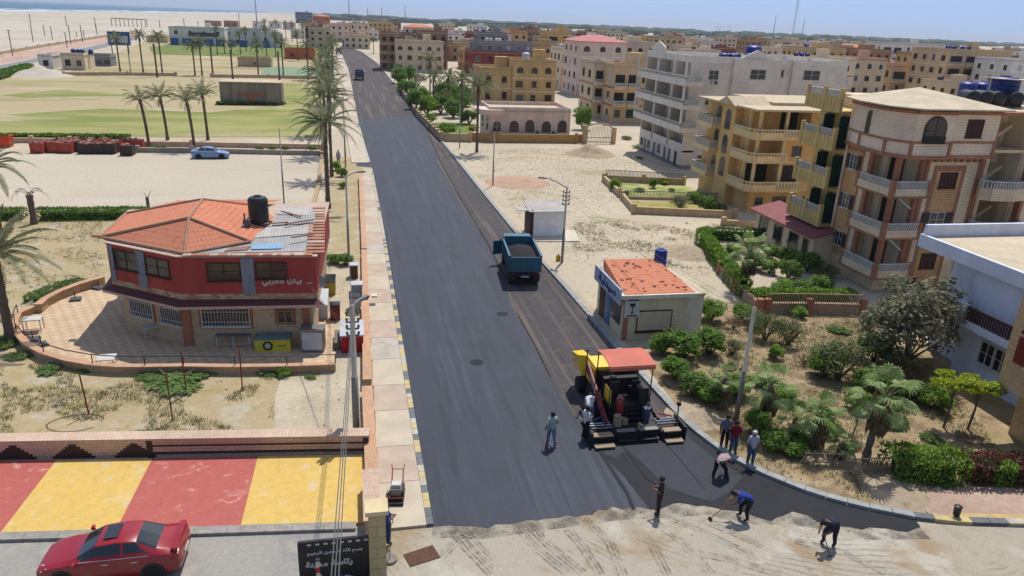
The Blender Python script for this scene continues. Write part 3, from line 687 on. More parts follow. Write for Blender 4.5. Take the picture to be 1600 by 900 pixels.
fC=Fa(Cb,CX,CY,0); gC=Fa(Cb,CX,CY+12,-90); gB=Fa(Cb,CX-.9,CY+6.6,-90)
for z in (2.6,5.6,8.0):
    q=MB(); w_=6.6 if z>7 else (5.2 if z<3 else 3.2)
    X0,Y0=CX-.9,CY-.9
    q.prism([(X0,Y0+.6),(X0+.6,Y0),(CX+w_,Y0),(CX+w_,CY-.01),(CX-.01,CY-.01),(CX-.01,CY+3.59),(X0,CY+3.59)],z-.2,z,0)
    for (p0,p1) in (((X0,CY+3.5),(X0,Y0+.6)),((X0,Y0+.6),(X0+.6,Y0)),((X0+.6,Y0),(CX+w_,Y0))):
        q.bar((*p0,z+.28),(*p1,z+.28),.1,.56)
        for k in range(int((Vector(p1)-Vector(p0)).length/.35)):
            L=(Vector(p1)-Vector(p0)).length; t=Vector(p0).lerp(Vector(p1),(k+.5)*.35/L); q.cbox(t.x,t.y,z-.2,.13,.13,.98)
        q.bar((*p0,z+.84),(*p1,z+.84),.16,.1)
    o=q.build('balcony',m_yl,Cb,world=True)
    q=MB(); Fa(Cb,X0,Y0,0).balus(q,3.2,w_+.8,z+.1,z+.75,.02); Fa(Cb,X0,CY+3.5,-90).balus(q,.2,2.2,z+.56,z+.78,.02) 
    r=q.build('balustrade',m_white,Cb,world=True); r.parent=o; r.location=(0,0,0)
for z in (2.6,5.6,8.0):
    for p in ((CX,CY),(CX+3.0,CY),(CX,CY+2.0)): MB().cbox(p[0]+.12,p[1]+.12,z,.28,.28,2.8).build('column',m_yl,Cb,world=True)
b=MB()
for z in (5.35,8.0-.05,2.4): fC.box(b,-.02,12,z,z+.14,.002,.07); gC.box(b,0,12.02,z,z+.14,.002,.07)
b.build('cornice',m_yl,Cb,world=True)
for v6 in ((3.4,5.2,2.7,5.1,.002,.02),(3.6,5.6,8.1,10.4,-2.19,-2.17),(.3,2.9,2.7,5.2,-2.19,-2.17)): q=MB(); fC.box(q,*v6); q.build('loggia_door',m_dark,Cb,world=True)
for u,z in ((4.7,6.1),(8.2,6.1),(7.6,3.2),(8.4,8.9),(11.4,8.9),(11.4,6.1)): fC.win(u,z,1.0,.95,'slide','grey')
fC.win(3.6,.9,1.5,.8,'slide','grey'); fC.win(7.2,.9,1.5,.8,'slide','grey'); fC.win(1.2,.9,.8,.7,'slide','grey')
for z in (2.9,8.0): gB.win(1.5,z+.1,1.0,2.0,'arch','grey')
gC.win(3.0,2.9,.8,1.6,'arch','grey'); gC.win(3.0,5.9,.8,1.6,'arch','grey'); gC.win(3.0,8.5,.8,1.6,'arch','grey'); gB.win(1.5,5.5,.9,1.9,'arch','grey')
for z in (2.8,5.6,8.2): gC.balcony(.8,4.6,z-.2,1.6,m_yl)
q=MB(); q.add([(CX-1.4,CY+3.0,10.75),(CX-1.4,CY+7.2,10.75),(CX-1.4,CY+5.1,11.6),(CX+3,CY+3.0,10.75),(CX+3,CY+7.2,10.75),(CX+3,CY+5.1,11.6)],[(0,2,1),(0,3,5,2),(1,2,5,4),(3,4,5)])
q.box(CX-1.3,CY-1.3,10.7,CX+12.3,CY+2.9,10.9); q.box(CX-1.3,CY+7.3,10.7,CX+3,CY+12.3,10.9); q.box(CX+3,CY+2.9,10.7,CX+12.3,CY+12.3,11.2)
q.build('roof',plain('sand_roof_slab',c(222,204,170),.9,mode='pos'),Cb,world=True)
# ================================================================ BUILDING B: cream-white block with long road-side loggias
m_wb=brick('pale_block_wall',c(226,218,204,1.3),c(220,210,194,1.3),c(204,192,176,1.3),.5,.25,.012,bump=.003)
m_wr=stucco('pale_render',c(226,220,208,1.3),.88)
Bb=thing('apartment_building','tall off-white flats with tiers of long balconies and a row of blue roof tanks','building',(43.9,94,0))
BX,BY=43.9,94.
b=MB(); b.box(BX+1.6,BY,0,BX+23,BY+16,14.1); b.box(BX,BY,0,BX+1.6,BY+16,2.5); b.box(BX,BY,14.0,BX+1.6,BY+16,14.1)
for z in (2.5,5.4,8.4,11.4): b.box(BX-.001,BY,z-.25,BX+1.6,BY+16,z)
b.box(BX,BY,2.5,BX+1.6,BY+.3,14); b.box(BX,BY+5.2,2.5,BX+1.6,BY+5.5,14); b.box(BX,BY+11,2.5,BX+1.6,BY+11.3,14); b.box(BX,BY+15.7,2.5,BX+1.6,BY+16,14)
b.box(BX+5.8,BY-.4,0,BX+12.8,BY,14.7); b.box(BX+14.5,BY-.4,0,BX+20,BY,14.7)
b.build('wall',m_wb,Bb,world=True)
b=MB(); ring(b,BX,BY,BX+23,BY+16,14.1,14.9,.2)
for u in (8,17,22.8): b.cbox(BX+u,BY+.1,14.9,.35,.35,.4)
xz_=lambda bb,pts,y0,y1: xz(bb,pts,y0,y1)
xz(b,[(BX+7,14.9),(BX+11.5,14.9),(BX+9.2,15.9)],BY,BY+.2); 
b.box(BX-.2,BY+9,14.1,BX,BY+14,15.6); b.add([(BX-.2,BY+9,15.6),(BX-.2,BY+14,15.6),(BX-.2,BY+11.5,16.4),(BX,BY+9,15.6),(BX,BY+14,15.6),(BX,BY+11.5,16.4)],[(0,2,1),(3,4,5),(0,3,5,2),(1,2,5,4)])
b.build('parapet',m_wr,Bb,world=True)
fB=Fa(Bb,BX,BY,0); gB2=Fa(Bb,BX,BY+16,-90)
for z in (2.5,5.4,8.4,11.4):
    dep=1.5 if z>3 else .1
    if z>3:
        q=MB(); q.prism([(BX-1.4,BY-1.3),(BX+1.2,BY-1.3),(BX+1.2,BY-.01),(BX-.01,BY-.01),(BX-.01,BY+16),(BX-1.4,BY+16)],z-.3,z,0)
        q.box(BX-1.4,BY-1.3,z,BX-1.26,BY+16,z+.55); q.box(BX-1.26,BY-1.3,z,BX+1.2,BY-1.16,z+.3); q.box(BX+1.06,BY-1.16,z,BX+1.2,BY-.01,z+1)
        o=q.build('balcony',m_wr,Bb,world=True)
        q=MB(); Fa(Bb,BX-1.4,BY-1.3,0).balus(q,.2,2.5,z+.3,z+.95,-.07); Fa(Bb,BX-1.4,BY+16,-90).balus(q,.1,17.2,z+.55,z+.95,-.07,step=.3)
        r=q.build('balustrade',m_white,Bb,world=True); r.parent=o; r.location=(0,0,0)
    else:
        q=MB(); gB2.box(q,.3,15.7,z,z+.85,-.14,-.0,0); q.build('balcony',m_wr,Bb,world=True)
    for u in (2.4,4.6,7.6,9.3,12.9,14.4):
        q=MB(); gB2.box(q,u-.45,u+.45,z,z+2.2,-1.6+.002,-1.57,0); q.build('balcony_door',m_dark if z!=5.4 else m_brown,Bb,world=True)
for z in (5.4,8.4,11.4):
    for y in (BY-1.28,BY+2.6,BY+8.2,BY+15.8): MB().cbox(BX-1.3,y+.1,z+.9,.24,.24,1.85).build('column',m_wr,Bb,world=True)
for u,z,w,h in ((3.2,12.0,1.3,1.1),(3.2,8.7,1.5,1.0),(3.4,5.9,.8,1.3),(3.2,2.8,.9,.9),(3.0,.9,1.3,1.0)): fB.win(u,z,w,h,'slide','white')
fB.win(9.4,12.2,2.2,1.2,'slide','white',d=.4); fB.win(12.9-.0,12.6,.8,.8,'slide','tan',d=.05); fB.win(17.4,12.3,2.4,1.2,'slide','white',d=.4)
fB.win(9.0,8.8,1.6,1.0,'slide','white',d=.4); fB.win(17.4,8.8,2.4,1.2,'slide','white',d=.4); fB.win(9,5.8,1.6,1,'slide','white',d=.4)
for z in (11.3,7.95,4.4): fB.ac(3.4,z)
for u,z in ((1,0),(3.2,0),(4.8,0),(8.8,0),(12.5,0)):
    q=MB(); gB2.box(q,15-u-.4,15-u+.4,.1,2.1,.002,.05); q.build('door',m_greysh if u>3 else m_brown,Bb,world=True)
for u in (7,11,13.8): gB2.win(15-u,1.0,.8,1.0,'slide','grey')
b=MB(); gB2.box(b,0,16.03,0,.5,.002,.04); fB.box(b,0,5.8,0,.5,.002,.04); b.build('plinth',plain('grey_stone_plinth',c(150,148,146),.9),Bb,world=True)
k=0
for px,hh,cc in ((1132,1.2,'blue'),(1139,1.2,'blue'),(1146,1.2,'blue'),(1160,1.2,'blue'),(1172,1.3,'blue'),(1186,2.4,'blue')):
    X,Z=PY(px,83,98); tank(X,98+(k%2)*1.6,14.1,cc,['blue tank at the left end of the row on the white flats','second blue tank from the left on the white flats','third blue tank from the left on the white flats','blue tank in the middle of the row on the white flats','blue tank just left of the big one on the white flats','biggest blue tank standing at the right of the white flats roof'][k],hh,.6 if hh<2 else 1.1); k+=1
# ================================================================ HOUSE D: white villa, E: cream building with red shutters
D=thing('white_villa','white two storey villa with flat roof and maroon balcony rails behind the dark shrub','house',(33,28,0))
m_wv=stucco('white_villa_render',c(216,223,236,1.3),.9); m_yt=stucco('cream_villa_top',c(226,210,180),.9)
zr=6.9; 
a=P(1440,369,zr); e=P(1598,436,zr); x0=a.x; 
b=MB(); X0=33.9; Y1=a.y; b.box(X0+1.6,22,0,48,Y1-1.2,zr-.5); b.box(X0+.1,22,0,X0+1.6,Y1-4.2,zr-.5); b.box(X0+1.0,24,0,X0+1.55,Y1-1.2,3.3); b.build('wall',m_wv,D,world=True)
b=MB(); b.box(X0-.3,22,zr-.5,48,Y1,zr); b.build('roof',m_yt,D,world=True)
b=MB(); b.box(X0-.34,22,zr-.62,X0-.12,Y1+.02,zr+.16); b.box(X0-.12,Y1-.2,zr,48,Y1+.02,zr+.75); b.box(41,Y1-.4,zr,41.3,Y1-.2,zr+.9); b.build('parapet',m_wv,D,world=True)
gD=Fa(D,X0,Y1,-90)
o=gD.balcony(.2,12,3.35,.9,m_wv,m_brown,.25,.95)
q=MB(); 
for u in (4.3,): gD.box(q,u,u+.9,3.35,4.5,.75,.95)
q.build('balcony_pier',m_wv,D,world=True)
gD.win(3.6,4.5,1.3,1.3,'lou','brown',d=-1.6,name='window'); gD.win(8.3,3.4,1.1,2.3,'lou','brown',d=-.1,name='door')
for u in (1.9,2.9,3.9): gD.win(u,1.3,.8,1.3,'slide','white',d=-.98)
for u in (6.3,7.3): gD.win(u,1.3,.85,1.2,'slide','white',d=-.1)
q=MB(); gD.box(q,1,3.2,3.5,6.3,-2.,-1.62); q.build('pillar',m_wv,D,world=True)
Eb=thing('brick_house','tan brick house with orange-red shutters at the right edge','house',(34,22,0))
m_tb=brick('tan_brick',c(206,176,132,1.4),c(196,162,118,1.4),c(170,140,104,1.3),.34,.12,.014)
a=P(1560,590,3.); 
EX,EY=a.x,a.y
b=MB(); b.box(EX,EY-14,2.7,EX+12,EY,8.2); b.box(EX+1.2,EY-14,0,EX+12,EY-.3,2.7); b.build('wall',m_tb,Eb,world=True)
gE=Fa(Eb,EX,EY,-90); gE.win(1.75,4.1,1.1,1.3,'slide','white','red')
b=MB(); gE.box(b,.9,2.7,5.75,5.9,.002,.5); b.build('window_hood',m_brown,Eb,world=True)
# ================================================================ Arabic lettering (joined letter forms, written in visual order)
AF_={'ا':'\ufe8d\ufe8e','ب':'\ufe8f\ufe90\ufe91\ufe92','ة':'\ufe93\ufe94','ت':'\ufe95\ufe96\ufe97\ufe98','ج':'\ufe9d\ufe9e\ufe9f\ufea0','د':'\ufea9\ufeaa','ر':'\ufead\ufeae','ز':'\ufeaf\ufeb0','س':'\ufeb1\ufeb2\ufeb3\ufeb4','ص':'\ufeb9\ufeba\ufebb\ufebc','ع':'\ufec9\ufeca\ufecb\ufecc','ل':'\ufedd\ufede\ufedf\ufee0','م':'\ufee1\ufee2\ufee3\ufee4','ن':'\ufee5\ufee6\ufee7\ufee8','ه':'\ufee9\ufeea\ufeeb\ufeec','ي':'\ufef1\ufef2\ufef3\ufef4','ئ':'\ufe89\ufe8a\ufe8b\ufe8c','ح':'\ufea1\ufea2\ufea3\ufea4'}
def arab(t):
    out=''
    for w in t.split(' '):
        s=''
        for i,ch in enumerate(w):
            f=AF_[ch]; pj=i>0 and len(AF_[w[i-1]])==4; nj=len(f)==4 and i<len(w)-1
            s+=f[(3 if pj else 2)] if nj else f[1 if pj else 0]
        out=s[::-1]+(' '+out if out else '')
    return out
def text_obj(name,body,width,height,mat,parent,loc,rot,ext=.015,bold=.02):
    cu=bpy.data.curves.new(name,'FONT'); cu.body=body; cu.extrude=.03; cu.offset=bold; cu.align_x='CENTER'; cu.resolution_u=2
    t=bpy.data.objects.new(name,cu); C.objects.link(t); bpy.context.view_layer.update()
    me=bpy.data.meshes.new_from_object(t); C.objects.unlink(t); bpy.data.objects.remove(t)
    xs=[v.co.x for v in me.vertices]; ys=[v.co.y for v in me.vertices]; w=max(xs)-min(xs); h=max(ys)-min(ys); cx=(max(xs)+min(xs))/2
    for v in me.vertices: v.co=((v.co.x-cx)/w*width,(v.co.y-min(ys))/h*height,v.co.z/.03*ext)
    me.materials.clear(); me.materials.append(mat); o=bpy.data.objects.new(name,me); C.objects.link(o); o.parent=parent; o.location=loc; o.rotation_euler=rot; return o
def fuz(f,px,py,d=0.):
    "facade coordinates (u,z) of what pixel shows on facade f"
    dr=_ray(px,py); n=Vector((f.su,-f.cu,0)); o=Vector((f.o[0],f.o[1],0))+n*d; t=(o-Vector((0,0,H))).dot(n)/dr.dot(n); p=Vector((0,0,H))+dr*t
    return ((p.x-o.x)*f.cu+(p.y-o.y)*f.su, p.z-f.z0)
# ================================================================ RESTAURANT with red upper floor
R_=thing('restaurant_building','two storey restaurant with dark red upper floor, cream brick base and orange tiled roof','restaurant',(-8,46,0))
m_rest=stucco('red_painted_wall',c(156,70,66,1.5),.8); m_rbk=brick('restaurant_brick',c(216,194,158,1.5),c(200,172,132,1.5),c(156,132,104,1.4),.24,.075,.012)
m_redbk=brick('red_brick_trim',c(190,122,88,1.3),c(176,108,76,1.3),c(150,116,94,1.2),.22,.07,.01)
m_awn=plain('maroon_awning',c(110,58,58),.7,mode='pos'); m_beigetrim=plain('beige_trim',c(214,186,166),.8,mode='pos')
m_frieze=brick('brick_frieze',c(214,194,158),c(184,118,80),c(190,160,130),.3,.16,.01)
A0=(-13.46,43.87);B0=(-9.48,41.2);C0=(-2.6,40.5);D0=(-2.2,52.5);E0=(-14.2,50.8)
def off(poly,k):
    cx=sum(p[0] for p in poly)/len(poly); cy=sum(p[1] for p in poly)/len(poly); r=[]
    for p in poly:
        v=Vector((p[0]-cx,p[1]-cy)); r.append(tuple(Vector((cx,cy))+v*(1+k/v.length)))
    return r
base=[A0,B0,C0,D0,E0]; up=off(base,.45)
b=MB(); b.prism(base,0,3.0); b.build('wall',m_rbk,R_,world=True)
b=MB(); b.prism(up,3.0,3.35); b.build('floor_band',m_frieze,R_,world=True)
b=MB(); b.prism(up,3.35,5.5); b.build('upper_wall',m_rest,R_,world=True)
fr0,fr1=Fa(R_,*up[0],math.degrees(math.atan2(up[1][1]-up[0][1],up[1][0]-up[0][0]))),Fa(R_,*up[1],math.degrees(math.atan2(up[2][1]-up[1][1],up[2][0]-up[1][0])))
l0=(Vector(up[1])-Vector(up[0])).length; l1=(Vector(up[2])-Vector(up[1])).length
aw=off(base,1.0)
b=MB(); n_=5
for i in (0,1,4):
    p,q,pi,qi=aw[i],aw[(i+1)%5],up[i],up[(i+1)%5]
    b.add([(*p,2.78),(*q,2.78),(*qi,3.02),(*pi,3.02)],[(0,1,2,3)],0); b.add([(*p,2.62),(*q,2.62),(*q,2.78),(*p,2.78)],[(0,1,2,3)],1)
    b.add([(*p,2.62),(*q,2.62),(*qi,2.9),(*pi,2.9)],[(3,2,1,0)],0)
b.build('awning',[m_awn,m_beigetrim],R_,world=True)
g0=Fa(R_,*A0,math.degrees(math.atan2(B0[1]-A0[1],B0[0]-A0[0]))); g1=Fa(R_,*B0,math.degrees(math.atan2(C0[1]-B0[1],C0[0]-B0[0])))
def pxwin(f,x0,y0,x1,y1,style,fr,shut=None,surround=None,d=0.,sz=.2,dd=None):
    a=fuz(f,x0,y1); e=fuz(f,x1,y0); u=(a[0]+e[0])/2; m_=fuz(f,(x0+x1)/2,y1); m2=fuz(f,(x0+x1)/2,y0); w=abs(e[0]-a[0]); z=m_[1]; h=m2[1]-m_[1]
    if surround:
        b=MB(); f.box(b,u-w/2-sz,u+w/2+sz,z-sz,z+h+sz,.002,.04); b.build('window_surround',surround,f.r,world=True); d=.045
    return f.win(u,z,w,h,style,fr,shut,d)
pxwin(fr1,326,412,373,437,'slide','brown'); pxwin(fr1,402,411,446,434,'slide','brown')
pxwin(fr0,182,394,213,420,'slide','brown'); pxwin(fr0,231,405,262,430,'slide','brown')
pxwin(g1,318,480,388,508,'bars','white',surround=m_redbk); pxwin(g1,436,486,456,502,'slide','tan',surround=m_redbk)
pxwin(g0,208,465,236,494,'bars','white',surround=m_redbk); pxwin(g0,255,475,284,506,'bars','white',surround=m_redbk)
m_gcor=corr('grey_corrugated_panel',c(146,152,166),9)
for f,x0,x1,ym in ((fr1,377,397,420),(fr0,215,228,415),(fr0,172,178,400)):
    u0=fuz(f,x0,ym)[0]; u1=fuz(f,x1,ym)[0]; b=MB(); f.box(b,u0,u1,3.3,5.45,.002,.07); b.build('corrugated_panel',m_gcor,R_,world=True)
b=MB(); g1.box(b,-.3,.2,0,2.9,.002,.12); b.build('brick_pier',m_redbk,R_,world=True)
b=MB(); g1.box(b,l1-1.0,l1-.6,0,2.9,.002,.12); b.build('brick_pier',m_redbk,R_,world=True)
u_,z_=fuz(fr1,441,447); p=fr1.w(u_,.03,z_); L=R_.location
text_obj('sign_lettering',arab('بيتزا العربي'),2.15,.5,m_white,R_,(p[0]-L[0],p[1]-L[1],p[2]-L[2]),(PI/2,0,fr1.t),bold=.03)
q=MB(); fr1.box(q,u_+1.35,u_+1.65,z_+.15,z_+.2,.01,.03); q.build('sign_dash',m_white,R_,world=True)
q=MB(); fr1.box(q,u_-1.7,u_-1.4,z_+.15,z_+.2,.01,.03); q.build('sign_dash',m_white,R_,world=True)
# roof: tiled part and messy corrugated part
n=NT('clay_tiles',c(226,148,116),.9,0,.15); v=n.pos('uv')
w1=n.n('TexWave'); w1.wave_type='BANDS'; w1.bands_direction='X'; n.l(v,w1.inputs['Vector']); w1.inputs['Scale'].default_value=1.3
w2=n.n('TexWave'); w2.wave_type='BANDS'; w2.bands_direction='Y'; w2.wave_profile='SAW'; n.l(v,w2.inputs['Vector']); w2.inputs['Scale'].default_value=.85
n.blot(c(196,112,76),n.pos('uv'),2.2,.5,.7,.7); n.blot(c(228,160,124),n.pos('uv'),.8,.55,.7,.5); n.put(n.mix(n.ramp(w2.outputs['Fac'],.86,.98,0,.5),n.cur(),c(120,66,46)))
n.bump(n.math('ADD',w1.outputs['Fac'],w2.outputs['Fac']),.02,.5); m_tile=n.done()
m_ridge=plain('ridge_tile',c(190,150,126),.9,mode='pos')
ze=5.62; zt=6.95
Lp=P(155,371,ze);Fp=P(288,397,ze);Rp=P(392,378,ze+.1);RB=P(428,338,ze+.25);Bk=P(197,334,ze);A1=P(295,341,zt);A2=P(316,312,zt); BR=P(400,322,ze+.35)
b=MB()
for tri in ((Lp,Fp,A1),(Fp,Rp,A1),(Rp,RB,A2,A1),(Lp,A1,A2,Bk),(RB,BR,A2),(BR,Vector((-5,53.5,ze)),Vector((-12,53.5,ze)),Bk,A2)):
    b.add(list(tri),[tuple(range(len(tri)))])
up_faces(b.build('roof',m_tile,R_,world=True,recalc=False))
b=MB()
for i,(p,q) in enumerate(((Lp,A1),(Fp,A1),(Rp,A1),(A1,A2),(A2,Bk),(A2,BR),(Lp,Bk),(Lp,Fp),(Fp,Rp))): b.tube([p+Vector((0,0,.04)),q+Vector((0,0,.04))],.08,6)
b.build('ridge_tiles',m_ridge,R_,world=True)
b=MB(); b.prism([tuple(q) for q in off(up,.12)],5.5,5.56); b.build('eaves_board',m_beigetrim,R_,world=True)
m_cs=corr('corrugated_sheet',c(188,186,184),12); m_cs2=corr('weathered_sheet',c(206,200,192),10); m_rust=plain('rusty_plank',c(166,128,110),.9,mode='pos',scale=3)
b=MB(); T_=lambda x,y,z: P(x,y,z)
def slab4(pts,m,t=.04): 
    b.add([p for p in pts]+[p-Vector((0,0,t)) for p in pts],[(0,1,2,3),(7,6,5,4),(0,4,5,1),(1,5,6,2),(2,6,7,3),(3,7,4,0)],m)
slab4([P(290,396,5.6),P(490,392,5.6),P(487,362,5.72),P(390,372,5.72)],0)
slab4([P(392,372,5.75),P(488,364,5.75),P(490,346,5.82),P(420,352,5.84)],1)
slab4([P(425,352,5.88),P(492,348,5.86),P(492,333,5.9),P(432,336,5.92)],0)
slab4([P(430,334,5.98),P(490,337,5.9),P(488,322,5.96),P(437,322,6.05)],1)
slab4([P(350,392,5.66),P(385,390,5.66),P(392,384,5.72),P(362,386,5.7)],2); slab4([P(392,389,5.68),P(440,388,5.67),P(440,380,5.72),P(396,381,5.73)],3)
b.build('corrugated_roof',[m_cs,m_cs2,m_rust,plain('light_blue_sheet',c(150,190,220),.6)],R_,world=True)
b=MB()
for i in range(30):
    a=P(289+i*7,399-i*.02,5.6); 
    if i<29: b.cbox(a.x,a.y,5.6,.22+.05*rnd.random(),.35,.06,rnd.choice([0,0,1]))
for i in range(14):
    a=Vector((-14.75,45.0,5.6)).lerp(Vector((Fp.x,Fp.y,5.6)),i/14); b.cbox(a.x,a.y,5.52,.4,.3,.1,rnd.choice([0,1]))
for i in range(16): a=P(497,394,5.6).lerp(P(500,322,5.9),i/16); b.cbox(a.x-.15,a.y,a.z,1.0,.4,.05,rnd.choice([0,0,1]))
b.build('eaves_tiles',[plain('faded_tile',c(190,134,108),.9),m_beigetrim],R_,world=True)
for i,(x0,y0,x1,y1) in enumerate(((445,350,490,343),(440,330,470,338),(410,350,450,347),(455,371,489,366))):
    q=MB(); q.bar(P(x0,y0,6.0),P(x1,y1,6.0),.12,.06); q.build('roof_plank',m_rust,R_,world=True)
tp=P(405,345,6.05); tank(tp.x,tp.y,6.0,'black','black water tank on the orange tiled restaurant roof',1.65,.6)
b=MB(); b.cbox(0,0,0,.5,.5,.1); b.tube([(0,0,0),(0,0,.9)],.05); b.tube([(.18,.1,0),(.18,.1,.6)],.05); b.box(-.1,-.1,.3,.3,.2,.5)
p=P(383,352,6.1); tag(b.build('roof_pump',plain('dull_pump',c(110,108,104),.6),loc=(p.x,p.y,5.95)),'small grey pipe fitting beside the black tank on the tiled roof','pump')
q=MB(); q.lathe([(.02,0),(.2,.04),(.34,.12),(.4,.2)],14,cap=False); o=q.build('satellite_dish',m_whitepl); o.location=P(497,441,3.3); o.rotation_euler=(1.2,0,.3); tag(o,'white satellite dish at the right corner of the red restaurant','satellite dish')
# ================================================================ terrace wall and rail
m_tw=brick('terrace_wall_brick',c(216,190,150),c(204,170,126),c(170,140,108),.25,.1,.012); m_cap=brick('orange_wall_cap',c(226,182,146),c(218,170,134),c(198,156,124),.12,.5,.008)
tw=thing('terrace_wall','low curved brick wall with orange cap and black rail round the restaurant terrace','wall',(-12,36,0))
q=PL(*PATIO[:14]); b=strip_prism(q,0,.3,0,.42); b.build('wall',m_tw,tw,world=True); b=strip_prism(q,-.03,.36,.42,.5); b.build('coping',m_cap,tw,world=True)
b=MB(); rl=[Vector((*p,1.0)) for p in ribbon(PL(*PATIO[:13]),.15,.2)[0]]; b.tube(rl,.03,5); b.build('rail',m_black,tw,world=True)
for i,p in enumerate(rl):
    if i%2==0 or i<4: q=MB(); q.tube([(p.x,p.y,.5),(p.x,p.y,1.0)],.03,5); q.build('rail_post',m_black,tw,world=True)
tw2=thing('terrace_wall','short curved brick terrace wall with orange cap beside the left hedge','wall',(-16,45,0))
q=PL((57,490),(68,480),(90,468),(120,456),(160,444)); b=strip_prism(q,0,-.35,0,.55); b.build('wall',m_tw,tw2,world=True); b=strip_prism(q,.04,-.4,.55,.63); b.build('coping',m_cap,tw2,world=True)
# long brick wall in front of the yard with stepped dark triangles
fw=thing('boundary_wall','long low brick wall with stepped dark triangles behind the red and yellow pavement','wall',(-8,29,0))
wl=[P(-300,727).xy,P(0,719.5).xy,P(577,709).xy]
m_fw=brick('wall_block',c(210,178,152,1.4),c(200,166,140,1.4),c(172,142,122,1.3),.28,.14,.01); m_fcap=brick('pale_pink_cap',c(228,200,176),c(220,190,164),c(200,170,146),.14,.5,.008)
b=strip_prism(wl,0,.45,0,.86); b.build('wall',m_fw,fw,world=True); b=strip_prism(wl,-.05,.62,.86,.95); b.build('coping',m_fcap,fw,world=True)
dv=(wl[2]-wl[1]); fa_=Fa(fw,*wl[1],math.degrees(math.atan2(dv.y,dv.x))); m_dkb=plain('dark_step_brick',c(84,62,56),.9)
for px in (22,115,211):
    u=fuz(fa_,px,708)[0]; b=MB()
    for k in range(6): fa_.box(b,u-.85+k*.14,u+.85-k*.14,.06+k*.11,.165+k*.11,.002,.03)
    b.build('step_motif',m_dkb,fw,world=True)
u0=fuz(fa_,236,705)[0]; L_=dv.length
b=MB(); fa_.box(b,u0-.15,u0+.08,0,.86,.002,.04); fa_.box(b,u0+.08,L_-.25,.55,.62,.002,.03); fa_.box(b,u0+.08,L_-.25,.18,.28,.002,.03); fa_.box(b,L_-.25,L_-.02,0,.86,.002,.04); b.build('dark_band',m_dkb,fw,world=True)
# pavement side wall
def lowwall(pts,h,w,label,mat,cap,name='boundary_wall',grp=None,capw=.04):
    o=thing(name,label,'wall',(pts[0][0],pts[0][1],0),0,grp); b=strip_prism(pts,0,w,0,h); b.build('wall',mat,o,world=True); b=strip_prism(pts,-capw,w+capw,h,h+.07); b.build('coping',cap,o,world=True); return o
lowwall([(.52,26.0),(.5,34.0)],.5,.45,'orange capped wall along the pavement beside the pale paving',m_tw,m_cap)
lowwall([(.5,34.6),(.55,38),(.6,46.0)],.55,.4,'orange capped wall between pavement and the white topped stall',m_tw,m_cap)
lowwall([(.62,46.6),(.72,57.5)],.5,.35,'orange capped wall between pavement and restaurant lawn strip',m_tw,m_cap)
lowwall([(.74,57.8),(.85,88)],.5,.35,'long orange capped wall between pavement and palm strip',m_tw,m_cap)
lowwall([(.5,22.6),(.5,25.9)],.95,.55,'pale pink capped wall at the right end of the painted pavement',m_fw,m_fcap)
# ================================================================ gate pillar, sign gate, barrier
p=P(586,905)
gp=thing('gate_pillar','pale stone gate pillar with a flat cap beside the black lettered gate','pillar',(.35,20.55,0))
m_st=brick('pale_stone_block',c(214,196,150),c(206,186,140),c(176,156,120),.7,.42,.015)
MB().cbox(0,0,0,.56,.56,3.0).build('shaft',m_st,gp); MB().cbox(0,0,3.0,.74,.74,.16).build('cap',plain('pillar_cap',c(236,216,168),.8),gp)
gs=thing('lettered_gate','black metal gate with white Arabic lettering beside the stone pillar','gate',(-1.25,20.4,0))
fg=Fa(gs,-3.2,20.5,0)
a=fuz(fg,467,849); e=fuz(fg,578,838)
b=MB(); fg.box(b,a[0],e[0],.1,a[1]-.02,-.03,.03); b.build('panel',flat('black_gate',(.012,.012,.013),.35),gs,world=True)
b=MB(); 
for z in (a[1]-.02,): fg.box(b,a[0]-.03,e[0]+.03,z,z+.07,-.05,.05)
fg.box(b,a[0]-.05,a[0],.05,a[1],-.05,.05); fg.box(b,e[0],e[0]+.05,.05,a[1]+.05,-.05,.05); b.build('frame',flat('gate_frame',(.02,.02,.022),.35),gs,world=True)
def gtxt(t,px0,px1,py0,py1,bold=.01):
    A_=fuz(fg,px0,py1,.04); B_=fuz(fg,px1,py0,.04); p=fg.w((A_[0]+B_[0])/2,.04,A_[1]); L=gs.location
    return text_obj('lettering',t,abs(B_[0]-A_[0]),B_[1]-A_[1],m_white,gs,(p[0]-L[0],p[1]-L[1],p[2]-L[2]),(PI/2,0,0),bold=bold)
gtxt(arab('رئاسة مدينة'),478,551,871,890,.04); gtxt(arab('جمصة'),495,551,892,913,.04)
gtxt(arab('بسم الله الرحمن الرحيم'),480,566,854,870,.03)
for i in range(8): q=MB(); fg.box(q,a[0]+.25+i*.26,a[0]+.38+i*.26,a[1]-.12,a[1]-.05,.031,.045); q.build('lettering',m_white,gs,world=True)
bp_=thing('barrier_post','red and white banded post in front of the black gate','post',(-1.9,19.3,0))
zt_=fuz(Fa(bp_,-1.9,19.3,0),496,876)[1]; X_=fuz(Fa(bp_,0,19.3,0),496,876)[0]; bp_.location=(X_,19.3,0)
for i in range(int(zt_/.22)): MB().lathe([(.06,zt_-.22*(i+1)),(.06,zt_-.22*i)],10).build('band',[m_white,flat('signal_red',c(190,30,30),.5)][i%2],bp_)
MB().lathe([(.062,0),(.062,.03)],10).build('band',m_black,bp_); MB().lathe([(.066,zt_),(.066,zt_+.06),(.01,zt_+.07)],10).build('cap',flat('navy_cap',(.01,.015,.05),.5),bp_)
